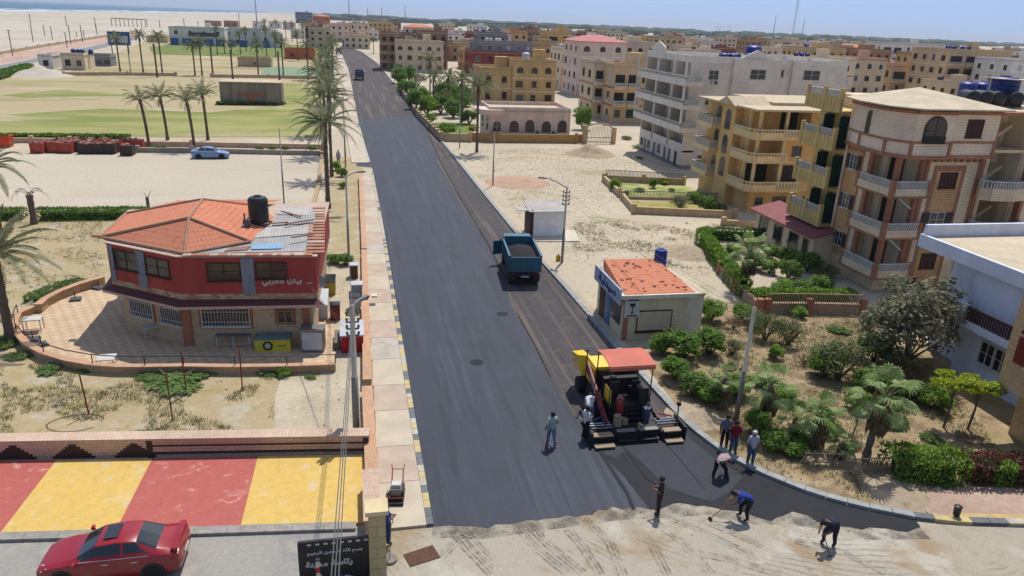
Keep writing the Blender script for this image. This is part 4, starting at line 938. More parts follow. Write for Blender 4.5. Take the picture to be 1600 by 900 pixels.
# ================================================================ kiosk
lerp_=lambda a,b,t: a+(b-a)*t
K=thing('pharmacy_kiosk','small roadside pharmacy kiosk with red tile roof, blue sign board and shuttered window','kiosk',(15.7,39.2,0))
m_kb=brick('kiosk_brick',c(212,200,168,1.7),c(204,188,154,1.7),c(180,162,132,1.5),.3,.1,.012); m_conc=stucco('kiosk_render',c(210,202,184,1.6))
b=MB(); b.box(15.75,39.2,0,19.9,43.8,2.75); b.build('wall',m_kb,K,world=True)
b=MB(); b.box(19.9,39.22,0,20.95,44.6,2.74); b.box(15.9,43.8,0,19.9,44.6,2.7); b.build('annexe_wall',m_conc,K,world=True)
b=MB(); b.box(15.45,38.95,2.75,20.4,43.9,3.0); b.build('roof_slab',m_conc,K,world=True)
b=MB(); b.add([(15.7,39.1,3.02),(20.3,39.1,3.02),(19.6,44.2,3.6),(16.0,44.2,3.6),(15.7,39.1,3.0),(20.3,39.1,3.0),(19.6,44.2,3.0),(16.0,44.2,3.0)],[(0,1,2,3),(0,4,5,1),(1,5,6,2),(2,6,7,3),(3,7,4,0)]); b.build('roof',m_tile,K,world=True)
q=MB()
for i in range(34):
    u,v_=rnd.random(),rnd.random(); q.T=Matrix.Translation((lerp_(15.9,20.1-.5*v_,u),39.2+v_*4.8,3.06+.58*v_))@Matrix.Rotation(rnd.uniform(0,3),4,'Z')@Matrix.Rotation(rnd.uniform(-.4,.4),4,'X'); q.cbox(0,0,0,rnd.uniform(.1,.28),rnd.uniform(.08,.16),.03,rnd.choice([0,0,1]))
q.T=None; q.build('broken_tiles',[plain('old_tile_shard',c(206,140,108),.9),m_ridge],K,world=True)
b=MB(); b.prism([(20.41,39.1),(21.0,39.2),(21.2,41.5),(20.9,43.6),(20.2,44.8),(16.0,44.8),(16.0,43.95),(20.41,43.95)],2.745,2.9); b.build('roof_slab',plain('cream_slab',c(216,200,170)),K,world=True)
fk=Fa(K,15.75,39.2,0); gk=Fa(K,15.75,43.8,-90)
pxwin(fk,994,486,1049,516,'plain','brown'); 
u0=fuz(fk,994,500)[0]; u1=fuz(fk,1049,500)[0]
q=MB(); fk.box(q,u0+.03,u1-.03,fuz(fk,1020,515)[1],fuz(fk,1020,486)[1],.002,.055); q.build('roller_shutter',plain('cream_shutter',c(226,210,180),.7),K,world=True)
q=MB(); fk.box(q,-.02,.3,0,1.9,.002,.08); q.build('brick_pier',m_redbk,K,world=True)
q=MB(); fk.box(q,.0,.95,1.55,2.9,.1,.15); q.build('sign_panel',m_white,K,world=True)
q=MB(); fk.box(q,.12,.83,2.62,2.78,.152,.17); fk.box(q,.15,.8,1.62,1.70,.152,.17); fk.box(q,.44,.5,1.85,2.3,.152,.17); fk.box(q,.3,.64,2.25,2.45,.152,.17); fk.box(q,.36,.58,1.82,1.88,.152,.17); q.build('sign_emblem',m_black,K,world=True)
q=MB(); gk.box(q,-.2,4.75,2.35,3.35,.3,.4); q.build('sign_board',plain('sign_pale_blue',c(196,206,224),.5,k if False else 0),K,world=True)
p=gk.w(2.4,.41,2.5); L=K.location; text_obj('lettering',arab('صيدلية'),3.4,.7,flat('sign_navy',c(40,50,130)),K,(p[0]-L[0],p[1]-L[1],p[2]-L[2]),(PI/2,0,gk.t),bold=.03)
q=MB(); gk.box(q,.2,1.2,0,2.3,.002,.05); q.build('door',m_brown,K,world=True)
q=MB(); gk.box(q,1.5,2.3,0,2.3,.002,.07); q.build('display_panel',plain('blue_poster',c(90,140,190),.5),K,world=True)
q=MB(); gk.box(q,2.5,4.1,.8,2.2,.002,.06); q.build('window',m_glass,K,world=True)
p_=P(1037,416,3.7); tank(19.9,44.0,3.0,'blue','blue barrel tank on the pharmacy kiosk roof',1.35,.42)
# ================================================================ white transformer shed
S_=thing('utility_shed','small white utility shed with corrugated roof on a concrete slab by the kerb','shed',(15.5,62,0))
b=MB(); b.box(15.5,62,.1,18.5,64.2,2.4); b.build('wall',plain('bright_white_wall',(.86,.86,.85),.7,mode='pos'),S_,world=True)
b=MB(); b.box(15.2,61.9,.1,15.49,64.2,2.5); b.build('door',m_brown,S_,world=True)
b=MB(); b.add([(15.0,61.6,2.45),(18.8,61.6,2.45),(18.8,64.6,2.75),(15.0,64.6,2.75),(15.0,61.6,2.4),(18.8,61.6,2.4),(18.8,64.6,2.7),(15.0,64.6,2.7)],[(0,1,2,3),(7,6,5,4),(0,4,5,1),(1,5,6,2),(2,6,7,3),(3,7,4,0)]); b.build('roof',m_cs2,S_,world=True)
b=MB(); b.box(14.0,61.9,2.45,15.0,63.2,2.5); b.build('canopy',m_cs2,S_,world=True)
sheet('concrete_slab',PL((838,376),(884,376),(900,382),(880,400+0),(893,378),(884,362),(880,378)),.02,m_conc) if False else tag(MB().prism([(15.0,60.5),(19.4,60.2),(19.9,63.5),(18.5,64.5),(15,64.5)],0,.1).build('concrete_slab',plain('pale_slab',c(226,216,196))),kind='structure')
# ================================================================ poles
m_pole=plain('weathered_pole',c(150,146,140),.7,mode='obj',scale=3); m_polew=plain('white_pole',c(196,200,204),.6)
def pole(px,py,ytop,label,arm=None,r=.09,ins=False,h=None,name='street_lamp',mat=None,group=None,cat=None,base=None):
    p,hh=HT(px,py,ytop); h=h or hh
    if base: p=Vector((*base,0))
    o=thing(name,label,cat or ('street lamp' if arm else 'utility pole'),(p.x,p.y,0),0,group); mat=mat or m_pole
    MB().tube([(0,0,0),(0,0,h*.45),(0,0,h*.451),(0,0,h)],[r*1.25,r*1.2,r,r*.8],8).build('pole',mat,o,smooth=True)
    if arm:
        dx,dy,dz=arm; MB().tube([(0,0,h-.1),(dx*.5,dy*.5,h+dz*.6),(dx,dy,h+dz)],r*.45,6).build('arm',mat,o)
        l=Vector((dx,dy,0)).normalized(); MB().bar(Vector((dx,dy,h+dz-.02)),Vector((dx,dy,h+dz-.02))+l*.6,.2,.1).build('lamp_head',plain('lamp_housing',c(120,122,124)),o)
    if ins:
        for k in range(4):
            q=MB(); z=h-.5-k*.32; q.box(-.28,-.04,z,.28,.04,z+.06); 
            for s in(-.25,.25): q.lathe([(.03,z+.06),(.06,z+.1),(.05,z+.2),(.02,z+.22)],8,c0=(s,0,0))
            q.build('insulator',plain('insulator_bracket',c(110,104,98)),o)
    return o
pole(557,675,477,'thick grey pole with stacked insulators beside the pale paving',(.35,.5,.05),.13,True,name='utility_pole',cat='utility pole')
pole(545,400,275,'grey lamp pole with right arm beside the restaurant lawn strip',(.9,.3,.25),.08)
pole(444,318,200,'tall thin pole with small lamp on the sand lot',None,.06,name='light_pole',cat='light pole')
pole(770,290,205,'slim lamp pole alone on the vacant sand lot',None,.07,name='light_pole',cat='light pole')
pole(878,410,292,'lamp pole with left arm and insulators beside the white shed',(-1.5,.9,.5),.09,True)
pole(1150,657,480,'leaning grey pole standing among the garden palms by the kerb',None,.1,name='utility_pole',cat='utility pole')
pole(540,262,150,'lamp pole behind the palm trunk by the pavement',None,.07,name='light_pole',cat='light pole')
for k,(x,y,t,l) in enumerate(((718,232,162,'lamp pole in front of the walled green garden'),(651,165,105,'lamp pole at the grassy corner across the road'),(616,132,97,'first lamp pole of the pair by the beige apartments'),(629,131,99,'second lamp pole of the pair by the beige apartments'),(523,185,92,'lamp pole on the left pavement beside the palm row'),(516,115,80,'farther lamp pole on the left pavement near the trucks'))):
    pole(x,y,t,l,(-.9 if x<600 or x>640 else .9,0,.2),.07,group='street lamps along the road')
# wires
def wire(a,d,sag,label,r=.012,n=14):
    a=Vector(a);d=Vector(d); b=MB(); b.tube([a.lerp(d,i/n)-Vector((0,0,4*sag*(i/n)*(1-i/n))) for i in range(n+1)],r,4); tag(b.build('power_cable',flat('cable_grey',(.12,.12,.125),.5)),label,'cable','overhead cables beside the pavement')
for k,(px,zz) in enumerate(((516,6.9),(522,6.9),(528,6.9))):
    e=P(px,902,6.3); e2=Vector((-.3,30.5,6.0-k*.32)); d=(e-e2); wire(e2,e2+d*1.9,.18,'overhead cables hanging from the thick insulator pole towards the black gate',.014)
for k in range(3): wire((-.3,30.5,6.-k*.32),(-.67,57.6,6.3-k*.3),.35,'overhead cables between the insulator pole and the lamp pole by the lawn strip')
for k in range(2): wire((-.3,30.5,5.2-k*.3),(-2.8,40.6,3.9),.2,'thin cables from the insulator pole to the red restaurant',.01)
for k in range(3): wire((16.2,54.6,5.9-k*.3),(18.1,29.2,5.9-k*.25),.4,'thin overhead cables from the shed lamp pole to the garden pole',.009)
# ================================================================ rusty red posts in the yard
m_rp=plain('rust_red_post',c(140,56,40),.7)
for k,(x,y,t,l,ln) in enumerate(((139,648,585,'leaning rust red post in the dry yard, farthest left',-.35),(270,657,583,'rust red post nearest the boundary wall',-.1),(292,616,548,'rust red post between the low bush and the nearest post',-.08),(379,611,544,'rust red post at the right by the terrace wall',.1))):
    p,h=HT(x,y,t); b=MB(); b.tube([(0,0,0),(ln*.3,0,h)],.035,6); tag(b.build('metal_post',m_rp,loc=(p.x,p.y,0)),l,'post','rusty posts in the dry yard')
b=MB(); p=P(118,662); b.tube([(p.x+1.1*math.cos(i*.4)*(1+.1*math.sin(i)),p.y+.8*math.sin(i*.4),.05) for i in range(15)],.015,4); tag(b.build('wire_coil',m_black),'loose loop of dark wire lying in the dry yard','wire')
# ================================================================ vehicles
def lerp(a,b,t): return a+(b-a)*t
def paint(name,col,rough=.28):
    n=NT(name,col,rough,0,.5); n.b.inputs['Coat Weight'].default_value=.6; n.b.inputs['Coat Roughness'].default_value=.03; n.vary(n.pos('obj'),2.5,.9,1.06); return n.done()
m_tyre=plain('tyre_rubber',(.02,.02,.021),.85); m_rim=flat('alloy_rim',(.5,.5,.52),.35,.5); m_lamp=flat('lamp_lens',(.55,.56,.58),.1); m_tail=flat('tail_lamp',(.3,.01,.01),.15); m_chrome=flat('chrome',(.6,.6,.6),.15,1.)
m_carglass=flat('car_glass',(.02,.026,.03),.06,0,.8)
def wheel(parent,x,y,r=.32,w=.2,side=1,name='wheel'):
    t=MB(); t.T=Matrix.Translation((x,y,r))@Matrix.Rotation(PI/2*-side,4,'X'); t.lathe([(r*.6,-w/2),(r*.95,-w/2),(r,-w/2+.03),(r,w/2-.03),(r*.95,w/2),(r*.66,w/2)],24)
    o=t.build(name,m_tyre,parent,auto=40)
    q=MB(); q.T=t.T; q.lathe([(r*.66,w/2-.03),(r*.6,w/2-.06),(.05,w/2-.05),(.04,w/2-.01),(.01,w/2-.01)],20,cap=False)
    for k in range(7):
        a=2*PI*k/7; q.bar((math.cos(a)*.03,math.sin(a)*.03,w/2-.03),(math.cos(a)*r*.66,math.sin(a)*r*.66,w/2-.02),.045,.03)
    q.build('rim',m_rim,o)
    return o
def car(label,loc,rz,col,S=None,spoiler=True,sunroof=True,name='parked_car'):
    st=S or [(-2.27,.55,.30,.50,.52,.40),(-2.2,.72,.20,.62,.66,.55),(-1.9,.85,.17,.74,.79,.64),(-1.4,.885,.17,.83,.90,.66),(-1.02,.89,.17,.88,.96,.66),(-.35,.89,.17,.92,1.36,.55),(.25,.89,.17,.93,1.45,.56),(.85,.89,.17,.95,1.42,.54),(1.55,.885,.17,.98,1.08,.60),(1.95,.87,.20,.98,1.05,.62),(2.2,.80,.28,.93,1.0,.58),(2.28,.68,.40,.70,.74,.5)]
    o=thing(name,label,'car',loc,rz); P_=paint('car_paint_'+label.split()[0],col)
    secs=[]
    def ring_(s):
        x,w,sl_,be,tp,rw=s; pts=[(x,0,sl_),(x,w*.86,sl_),(x,w*.97,sl_+.08),(x,w,lerp(sl_,be,.5)),(x,w*.985,be-.08),(x,w*.95,be),(x,lerp(w*.93,rw,.25),lerp(be,tp,.3)),(x,lerp(w*.93,rw,.92),lerp(be,tp,.93)),(x,rw*.9,tp),(x,0,tp+.03)]
        return pts+[(a,-b_,c_) for a,b_,c_ in pts[-2:0:-1]]
    secs=[ring_(s) for s in st]
    b=MB(); b.loft(secs); body=b.build('body',P_,o,auto=32,recalc=True)
    def patch(nm,quads,mat,off_=.008,ins=.06):
        q=MB()
        for (p0,p1,p2,p3) in quads:
            p=[Vector(x) for x in (p0,p1,p2,p3)]; c_=sum(p,Vector())/4; nn=(p[1]-p[0]).cross(p[3]-p[0]).normalized()
            if nn.dot(c_-Vector((c_.x*.9,0,.6)))<0: nn=-nn
            p=[x+(c_-x).normalized()*ins+nn*off_ for x in p]; q.add(p,[(0,1,2,3)])
        return q.build(nm,mat,o)
    def sp(i,j,sg): x,y,z=secs[i][j]; return (x,sg*y,z)
    for sg in (1,-1):
        for ta,tb in ((4.3,6.28),(6.42,7.72)):
            q=MB(); n=9; row=[]
            for k in range(n+1):
                t=lerp(ta,tb,k/n); i=min(int(t),len(secs)-2); f_=t-i; lo=Vector(secs[i][6]).lerp(Vector(secs[i+1][6]),f_); hi=Vector(secs[i][7]).lerp(Vector(secs[i+1][7]),f_)
                a_=lo.lerp(hi,.06); b_=lo.lerp(hi,.93)
                if tb>7 and k>n-3: b_=a_.lerp(b_,(.85,.6,.3)[k-n+2])
                row.append([Vector((v.x,sg*(v.y+.012),v.z)) for v in (a_,b_)])
            for k in range(n): q.add([row[k][0],row[k+1][0],row[k+1][1],row[k][1]],[(0,1,2,3) if sg>0 else (3,2,1,0)])
            q.build('side_window',m_carglass,o)
        q=MB(); q.bar((-.95,sg*.862,.96),(1.3,sg*.855,1.0),.02,.02); q.build('chrome_strip',m_chrome,o)
        for x in (-.05,.85): q=MB(); q.cbox(x,sg*.885,.8,.2,.03,.03); q.build('door_handle',m_chrome,o)
        q=MB(); q.loft([[(-1.0,sg*.9,.9),(-.86,sg*.9,.9),(-.86,sg*.9,1.02),(-1.0,sg*.9,1.02)],[(-1.0,sg*1.06,.92),(-.9,sg*1.06,.92),(-.9,sg*1.06,1.02),(-1.0,sg*1.06,1.02)]]); q.build('wing_mirror',P_,o)
        for x in (-.35,.45):
            q=MB(); q.bar((x-.6,sg*.893,.28),(x-.6,sg*.885,.86),.006,.006) if False else q.bar((x+.6,sg*.889,.3),(x+.6,sg*.878,.86),.012,.006,up=(0,1,0)); q.build('door_seam',m_black,o)
        for x in (-1.42,1.38):
            q=MB(); n=14; pts=[(x+.39*math.cos(PI*k/n),.0+.32+.39*math.sin(PI*k/n)) for k in range(n+1)]+[(x-.39,.17),(x+.39,.17)]
            xz(q,pts,sg*.896,sg*.89); q.build('wheel_arch',m_black,o); wheel(o,x,sg*.80,.32,.21,sg)
        q=MB(); q.loft([[(-2.2,sg*.42,.56),(-2.2,sg*.42,.66),(-2.02,sg*.5,.76),(-2.02,sg*.5,.62)],[(-2.06,sg*.77,.58),(-2.06,sg*.77,.66),(-1.84,sg*.80,.77),(-1.84,sg*.8,.64)]]); q.build('headlight',m_lamp,o)
        q=MB(); q.loft([[(2.22,sg*.45,.76),(2.22,sg*.45,.92),(2.16,sg*.47,.98),(2.16,sg*.47,.76)],[(2.05,sg*.86,.76),(2.05,sg*.86,.9),(1.95,sg*.87,.96),(1.95,sg*.87,.76)]]); q.build('tail_light',m_tail,o)
    for nm,ta,tb in (('windscreen',4.1,4.95),('rear_window',7.06,7.93)):
        q=MB(); i=int(ta); cols=[]
        for j,fj in ((6,.9),(7,.5),(8,0),(9,0)):
            def pt(t): 
                A_=Vector(secs[i][j]).lerp(Vector(secs[i+1][j]),t-i)
                if fj and j<9: A_=A_.lerp(Vector(secs[i][j+1]).lerp(Vector(secs[i+1][j+1]),t-i),fj)
                return A_+Vector((0,0,.012))
            cols.append([pt(lerp(ta,tb,k/4)) for k in range(5)])
        full=cols+[[Vector((v.x,-v.y,v.z)) for v in c_] for c_ in cols[-2::-1]]
        for a_ in range(len(full)-1):
            for k in range(4): q.add([full[a_][k],full[a_+1][k],full[a_+1][k+1],full[a_][k+1]],[(0,1,2,3)])
        q.build(nm,m_carglass,o)
    if sunroof: patch('sunroof',[((-.22,.4,1.44),(-.22,-.4,1.44),(.3,-.42,1.485),(.3,.42,1.485))],m_carglass,.012,.05)
    if spoiler:
        q=MB(); q.loft([[(1.98,-.74,1.10),(2.2,-.74,1.12),(2.2,-.74,1.15),(1.98,-.74,1.14)],[(1.93,0,1.13),(2.2,0,1.16),(2.2,0,1.19),(1.93,0,1.17)],[(1.98,.74,1.10),(2.2,.74,1.12),(2.2,.74,1.15),(1.98,.74,1.14)]]); 
        for sg in(1,-1): q.box(2.02,sg*.7-.03,1.0,2.18,sg*.7+.03,1.12)
        q.build('spoiler',P_,o)
    q=MB(); q.box(-2.285,-.36,.34,-2.24,.36,.5); q.build('grille',m_black,o)
    q=MB(); q.box(2.262,-.26,.55,2.30,.26,.66); q.build('number_plate',m_white,o)
    return o
a=P(105,893); e=P(232,893)
cw=car('glossy red four door saloon with rear spoiler and sunroof parked on the street',((P(168,893).x)+.28,P(168,893).y+.2,0.01),math.radians(-1),c(168,12,28))
p=P(328,249); car('light blue saloon parked on the sand beside the planter wall',(p.x,p.y+.9,.02),PI+.02,c(130,165,210),spoiler=False,sunroof=False,name='parked_car')
p=P(197,66); b2=dup([x for x in C.objects if x.name=='parked_car.001'][0],(p.x,p.y,.05),1.9,'small blue car driving on the far coast road beside the billboard')
def truck(label,loc,rz,bed,door=False,load=True,name='dump_truck'):
    o=thing(name,label,'truck',loc,rz); mb=paint('truck_bed_'+label.split()[0],bed,.5)
    q=MB(); q.box(-.45,-3.4,.75,.45,3.2,1.0); q.box(-1.15,-3.35,.95,1.15,-3.25,1.1); q.build('chassis',m_black,o)
    b=MB(); t=.08; x0,x1,y0,y1,z0,z1=-1.25,1.25,-3.3,1.3,1.2,2.45
    b.box(x0,y0,z0,x1,y1,z0+.1); b.box(x0,y0,z0,x0+t,y1,z1); b.box(x1-t,y0,z0,x1,y1,z1); b.box(x0+t,y1-t,z0,x1-t,y1,z1+.35)
    for k in range(7):
        y=y0+.1+k*.72; b.box(x0-.06,y,z0-.05,x0,y+.1,z1); b.box(x1,y,z0-.05,x1+.06,y+.1,z1)
    b.box(x0-.08,y0,z1,x0+t,y1,z1+.08); b.box(x1-t,y0,z1,x1+.08,y1,z1+.08); b.build('tipper_bed',mb,o)
    b=MB(); b.box(x0+t,y0-.06,z0,x1-t,y0+.02,z1-.05)
    for k in range(6): b.box(x0+.15+k*.42,y0-.1,z0,x0+.22+k*.42,y0-.06,z1-.05)
    b.build('tailgate',mb,o)
    b=MB(); n=8; vs=[];
    for i in range(n+1):
        for j in range(n+1):
            u,v_=i/n,j/n; vs.append((lerp(x0+t,x1-t,u),lerp(y0+.05,y1-t,v_),z0+.78+.5*math.sin(PI*u)*math.sin(PI*v_)**.6+.05*rnd.random()))
    b.add(vs,[(i*(n+1)+j,(i+1)*(n+1)+j,(i+1)*(n+1)+j+1,i*(n+1)+j+1) for i in range(n) for j in range(n)]); b.build('asphalt_load',plain('asphalt_load',(.016,.016,.018),.95),o)
    b=MB(); b.loft([[(-1.15,1.5,.9),(1.15,1.5,.9),(1.15,1.5,2.6),(-1.15,1.5,2.6)],[(-1.15,2.9,.9),(1.15,2.9,.9),(1.1,2.75,2.6),(-1.1,2.75,2.6)],[(-1.12,3.2,.8),(1.12,3.2,.8),(1.1,3.0,1.7),(-1.1,3.0,1.7)]]); b.build('cab',mb,o)
    b=MB(); b.box(-.9,1.47,1.7,.9,1.495,2.3); b.build('rear_window',m_carglass,o)
    for sg in(1,-1):
        b=MB(); b.box(sg*1.152-.01,1.75,1.65,sg*1.152+.01,2.7,2.35); b.build('side_window',m_carglass,o)
        for y in (2.5,-1.3,-2.45): 
            t_=MB(); t_.T=Matrix.Translation((sg*.98,y,.5))@Matrix.Rotation(PI/2,4,'Y'); t_.lathe([(.28,-.2),(.48,-.2),(.5,-.16),(.5,.16),(.48,.2),(.28,.2)],18); w_=t_.build('wheel',m_tyre,o,auto=40)
            q=MB(); q.T=t_.T; q.lathe([(.3,-.17),(.3,.17)],14); q.build('rim',m_gal,w_)
        q=MB(); q.box(sg*.95-.12,-3.38,.98,sg*.95+.12,-3.34,1.12); q.build('tail_light',m_tail,o)
        q=MB(); q.box(sg*1.3-.1,2.75,1.7,sg*1.3+.1,2.85,2.1); q.bar((sg*1.1,2.8,2.0),(sg*1.25,2.8,2.0),.04,.04); q.build('mirror',m_black,o)
    for sg in (1,-1): q=MB(); q.box(sg*.95-.28,-3.05,.3,sg*.95+.28,-3.03,.95); q.build('mud_flap',m_black,o)
    q=MB(); q.box(-.3,-3.42,.78,.3,-3.37,.9); q.build('number_plate',m_white,o)
    if door: 
        q=MB(); q.bar((-1.2,2.5,1.5),(-2.0,2.2,1.5),.06,1.2); q.build('cab_door',mb,o)
    return o
tk=truck('teal blue tipper truck loaded with asphalt, its left cab door open, at the kerb',(12.15,52.3,.02),-.09,c(34,110,128),True); tk.scale=(.93,.93,.93)
p=P(562,126); truck('dark tipper truck driving away on the milled road beyond the new asphalt',(p.x,p.y+3.4,.02),.0,c(74,84,100))
p=P(529,85); truck('grey tipper truck farthest away near the bend of the road',(p.x,p.y+3.4,.02),.05,c(120,124,126))
# ---------------------------------------------------------------- paver
pv=thing('asphalt_paver','yellow and black asphalt paver with faded red canopy laying the dark strip','paver',(12.5,30.2,0))
m_py=paint('paver_yellow',c(255,214,24,1.15),.5); m_pr=paint('paver_red',c(150,24,34),.5); m_cano=plain('faded_red_canopy',c(222,122,100),.7,scale=.8); m_pg=plain('worn_steel_grey',c(150,146,140),.6,.2,scale=4); m_tan=plain('dusty_board',c(178,156,128),.85,scale=4); m_pb=plain('oily_black',(.018,.018,.02),.6,scale=3)
def pb(name,mat,*boxes,parent=None):
    q=MB()
    for bx in boxes: q.box(*bx)
    return q.build(name,mat,parent or pv)
pb('chassis',m_pb,(-1.05,-1.0,.45,1.05,3.2,1.15))
pb('engine_body',m_pb,(-.98,.9,1.15,.98,2.2,2.15))
pb('engine_hood',m_py,(-1.15,1.0,2.15,1.0,2.3,2.3),(-1.2,1.0,1.2,-1.14,2.3,2.15))
q=MB(); q.add([(-1.4,2.3,1.2),(-.95,2.3,1.2),(-.95,4.0,1.0),(-1.3,3.9,1.0),(-1.62,2.5,2.3),(-1.0,2.3,2.3),(-1.0,3.6,2.05),(-1.62,3.5,2.05)],[(3,2,1,0),(4,5,6,7),(0,1,5,4),(1,2,6,5),(2,3,7,6),(3,0,4,7)]); q.build('hopper_wing',m_py,pv)
q=MB(); q.add([(1.75,2.3,1.2),(.95,2.3,1.2),(.95,4.2,1.0),(1.6,4.1,1.0),(1.5,2.5,1.9),(1.0,2.3,1.9),(1.0,3.9,1.7),(1.5,3.8,1.7)],[(0,1,2,3),(7,6,5,4),(4,5,1,0),(5,6,2,1),(6,7,3,2),(7,4,0,3)]); q.build('hopper_wing',m_pb,pv)
for sg in (1,-1):
    for y,r in ((2.9,.42),(.3,.62)):
        t_=MB(); t_.T=Matrix.Translation((sg*1.2,y,r))@Matrix.Rotation(PI/2,4,'Y'); t_.lathe([(r*.5,-.22),(r*.93,-.22),(r,-.17),(r,.17),(r*.93,.22),(r*.5,.22)],20); w_=t_.build('wheel',m_tyre,pv,auto=40)
        q=MB(); q.T=t_.T; q.lathe([(r*.52,-.19),(r*.52,.19)],14); q.build('rim',m_py,w_)
# canopy
q=MB(); n=6; top=[]
for i in range(n+1):
    u=i/n; y=lerp(-1.2,.75,u); z=3.30+.16*math.sin(PI*u*.9+.2); top.append((y,z))
secs=[[(-1.25,y,z),(1.0,y,z-.02),(1.0,y,z+.05),(-1.25,y,z+.05)] for y,z in top]
q.loft(secs); q.build('canopy',m_cano,pv); pb('canopy_valance',m_cano,(-1.25,-1.24,3.16,1.0,-1.205,3.33))
for x,y in ((-1.2,.6),(.92,.6),(-1.1,-1.1),(.92,-1.1)): q=MB(); q.tube([(x,y,1.3),(x,y,3.3)],.03,6); q.build('canopy_post',m_black,pv)
# operator deck, consoles, seats
pb('operator_deck',m_pb,(-1.0,-1.1,1.15,1.0,.9,1.25)); pb('control_console',m_pb,(-.9,.3,1.25,.9,.6,2.0),(.45,-.9,1.25,.95,-.3,2.0)); pb('seat',m_pb,(-.75,-.2,1.3,-.3,.2,1.65),(-.75,-.3,1.6,-.3,-.2,2.1))
pb('seat',m_pb,(.3,-.2,1.3,.75,.2,1.65),(.3,-.3,1.6,.75,-.2,2.1))
q=MB(); q.lathe([(.17,0),(.19,.02),(.17,.04)],14,c0=(-.5,.25,2.1)); q.tube([(-.5,.4,1.9),(-.5,.25,2.1)],.02,5); q.build('steering_wheel',m_black,pv)
pb('yellow_panel',m_py,(-1.0,-.9,1.1,-.94,-.1,1.95),(-.85,.61,1.75,-.2,.66,1.95)); 
q=MB(); q.lathe([(.02,0),(.19,.03),(.2,.1),(.2,.75),(.17,.82),(.03,.85)],12,c0=(-.6,-1.25,.95)); q.build('gas_cylinder',m_pr,pv,auto=40)
q=MB(); q.lathe([(.02,0),(.2,.03),(.2,.6),(.03,.65)],12,c0=(.75,-1.3,.6)); q.build('drum',plain('blue_grey_drum',c(70,90,120),.5),pv,auto=40)
for k in range(4): pb('step',m_pb,(-.45,-1.15-.14*k,1.05-.2*k,.45,-1.0-.14*k,1.1-.2*k))
for x in (-.45,.45): q=MB(); q.tube([(x,-1.1,1.25),(x,-1.15,2.1),(x,-1.7,1.3),(x,-1.75,.7)],.022,5); q.build('handrail',m_pb,pv)
# tow arms with white dashes
q=MB(); q.bar((-1.38,1.6,2.15),(-1.3,-1.5,.6),.1,.42); q.build('tow_arm',m_pr,pv)
q=MB()
for k in range(6):
    t=.22+k*.055; a=Vector((-1.44,1.6,2.2)).lerp(Vector((-1.36,-1.5,.65)),t); q.cbox(a.x,a.y,a.z-.05,.012,.09,.14)
q.build('arm_marking',m_white,pv)
q=MB(); q.bar((1.3,1.2,1.0),(1.3,-1.5,.6),.1,.25); q.build('tow_arm',m_pb,pv)
q=MB(); q.tube([(-1.5,1.4,1.6),(-1.5,1.4,3.0)],.03,6); q.lathe([(.06,0),(.06,.1)],8,c0=(-1.5,1.4,3.0)); q.build('exhaust_mast',m_black,pv)
# screed
pb('screed',m_pb,(-1.15,-2.2,.05,1.15,-1.5,.55)); pb('screed_extension',m_pb,(-2.25,-2.3,.05,-1.15,-1.75,.45)); pb('screed_extension',m_pb,(1.15,-2.3,.05,2.25,-1.75,.45))
for x0,x1 in ((-1.0,-.1),(.1,1.0)): pb('walk_plate',m_pg,(x0,-2.32,.56,x1,-2.05,.6)); pb('walk_step',m_pb,(x0,-2.55,.18,x1,-2.32,.24))
for x0,x1 in ((-2.2,-1.25),(1.25,2.1)): pb('walk_board',m_tan,(x0,-2.45,.46,x1,-2.1,.52)); pb('walk_board',m_tan,(x0,-2.85,.12,x1,-2.5,.18))
for sg in (1,-1):
    for y in (-1.45,-1.65,-1.9): q=MB(); q.tube([(sg*1.1,y,.62),(sg*2.15,y,.62)],.04,8); q.build('slide_tube',m_chrome if y>-1.8 else m_pg,pv)
    pb('end_plate',m_pb,(sg*2.28-.05,-2.5,.02,sg*2.28+.05,-1.2,.7)); q=MB(); q.tube([(sg*2.28,-1.5,.6),(sg*2.28,-1.5,1.35)],.03,6); q.cbox(sg*2.28,-1.5,1.3,.16,.16,.18); q.build('height_crank',m_pb,pv)
    q=MB(); q.bar((sg*1.2,-1.0,.75),(sg*2.1,-1.35,.65),.06,.06); q.bar((sg*1.4,-1.0,.7),(sg*1.4,-1.7,.65),.05,.05); q.build('screed_strut',plain('steel_blue',c(60,90,140),.5) if sg<0 else m_pr,pv)
for v6 in ((-.85,-1.75,.6,.3,.3,.55),(.05,-2.2,.6,.1,.1,.3),(-.45,-1.65,.6,.25,.25,.3)): MB().cbox(*v6).build('screed_box',m_tan,pv)
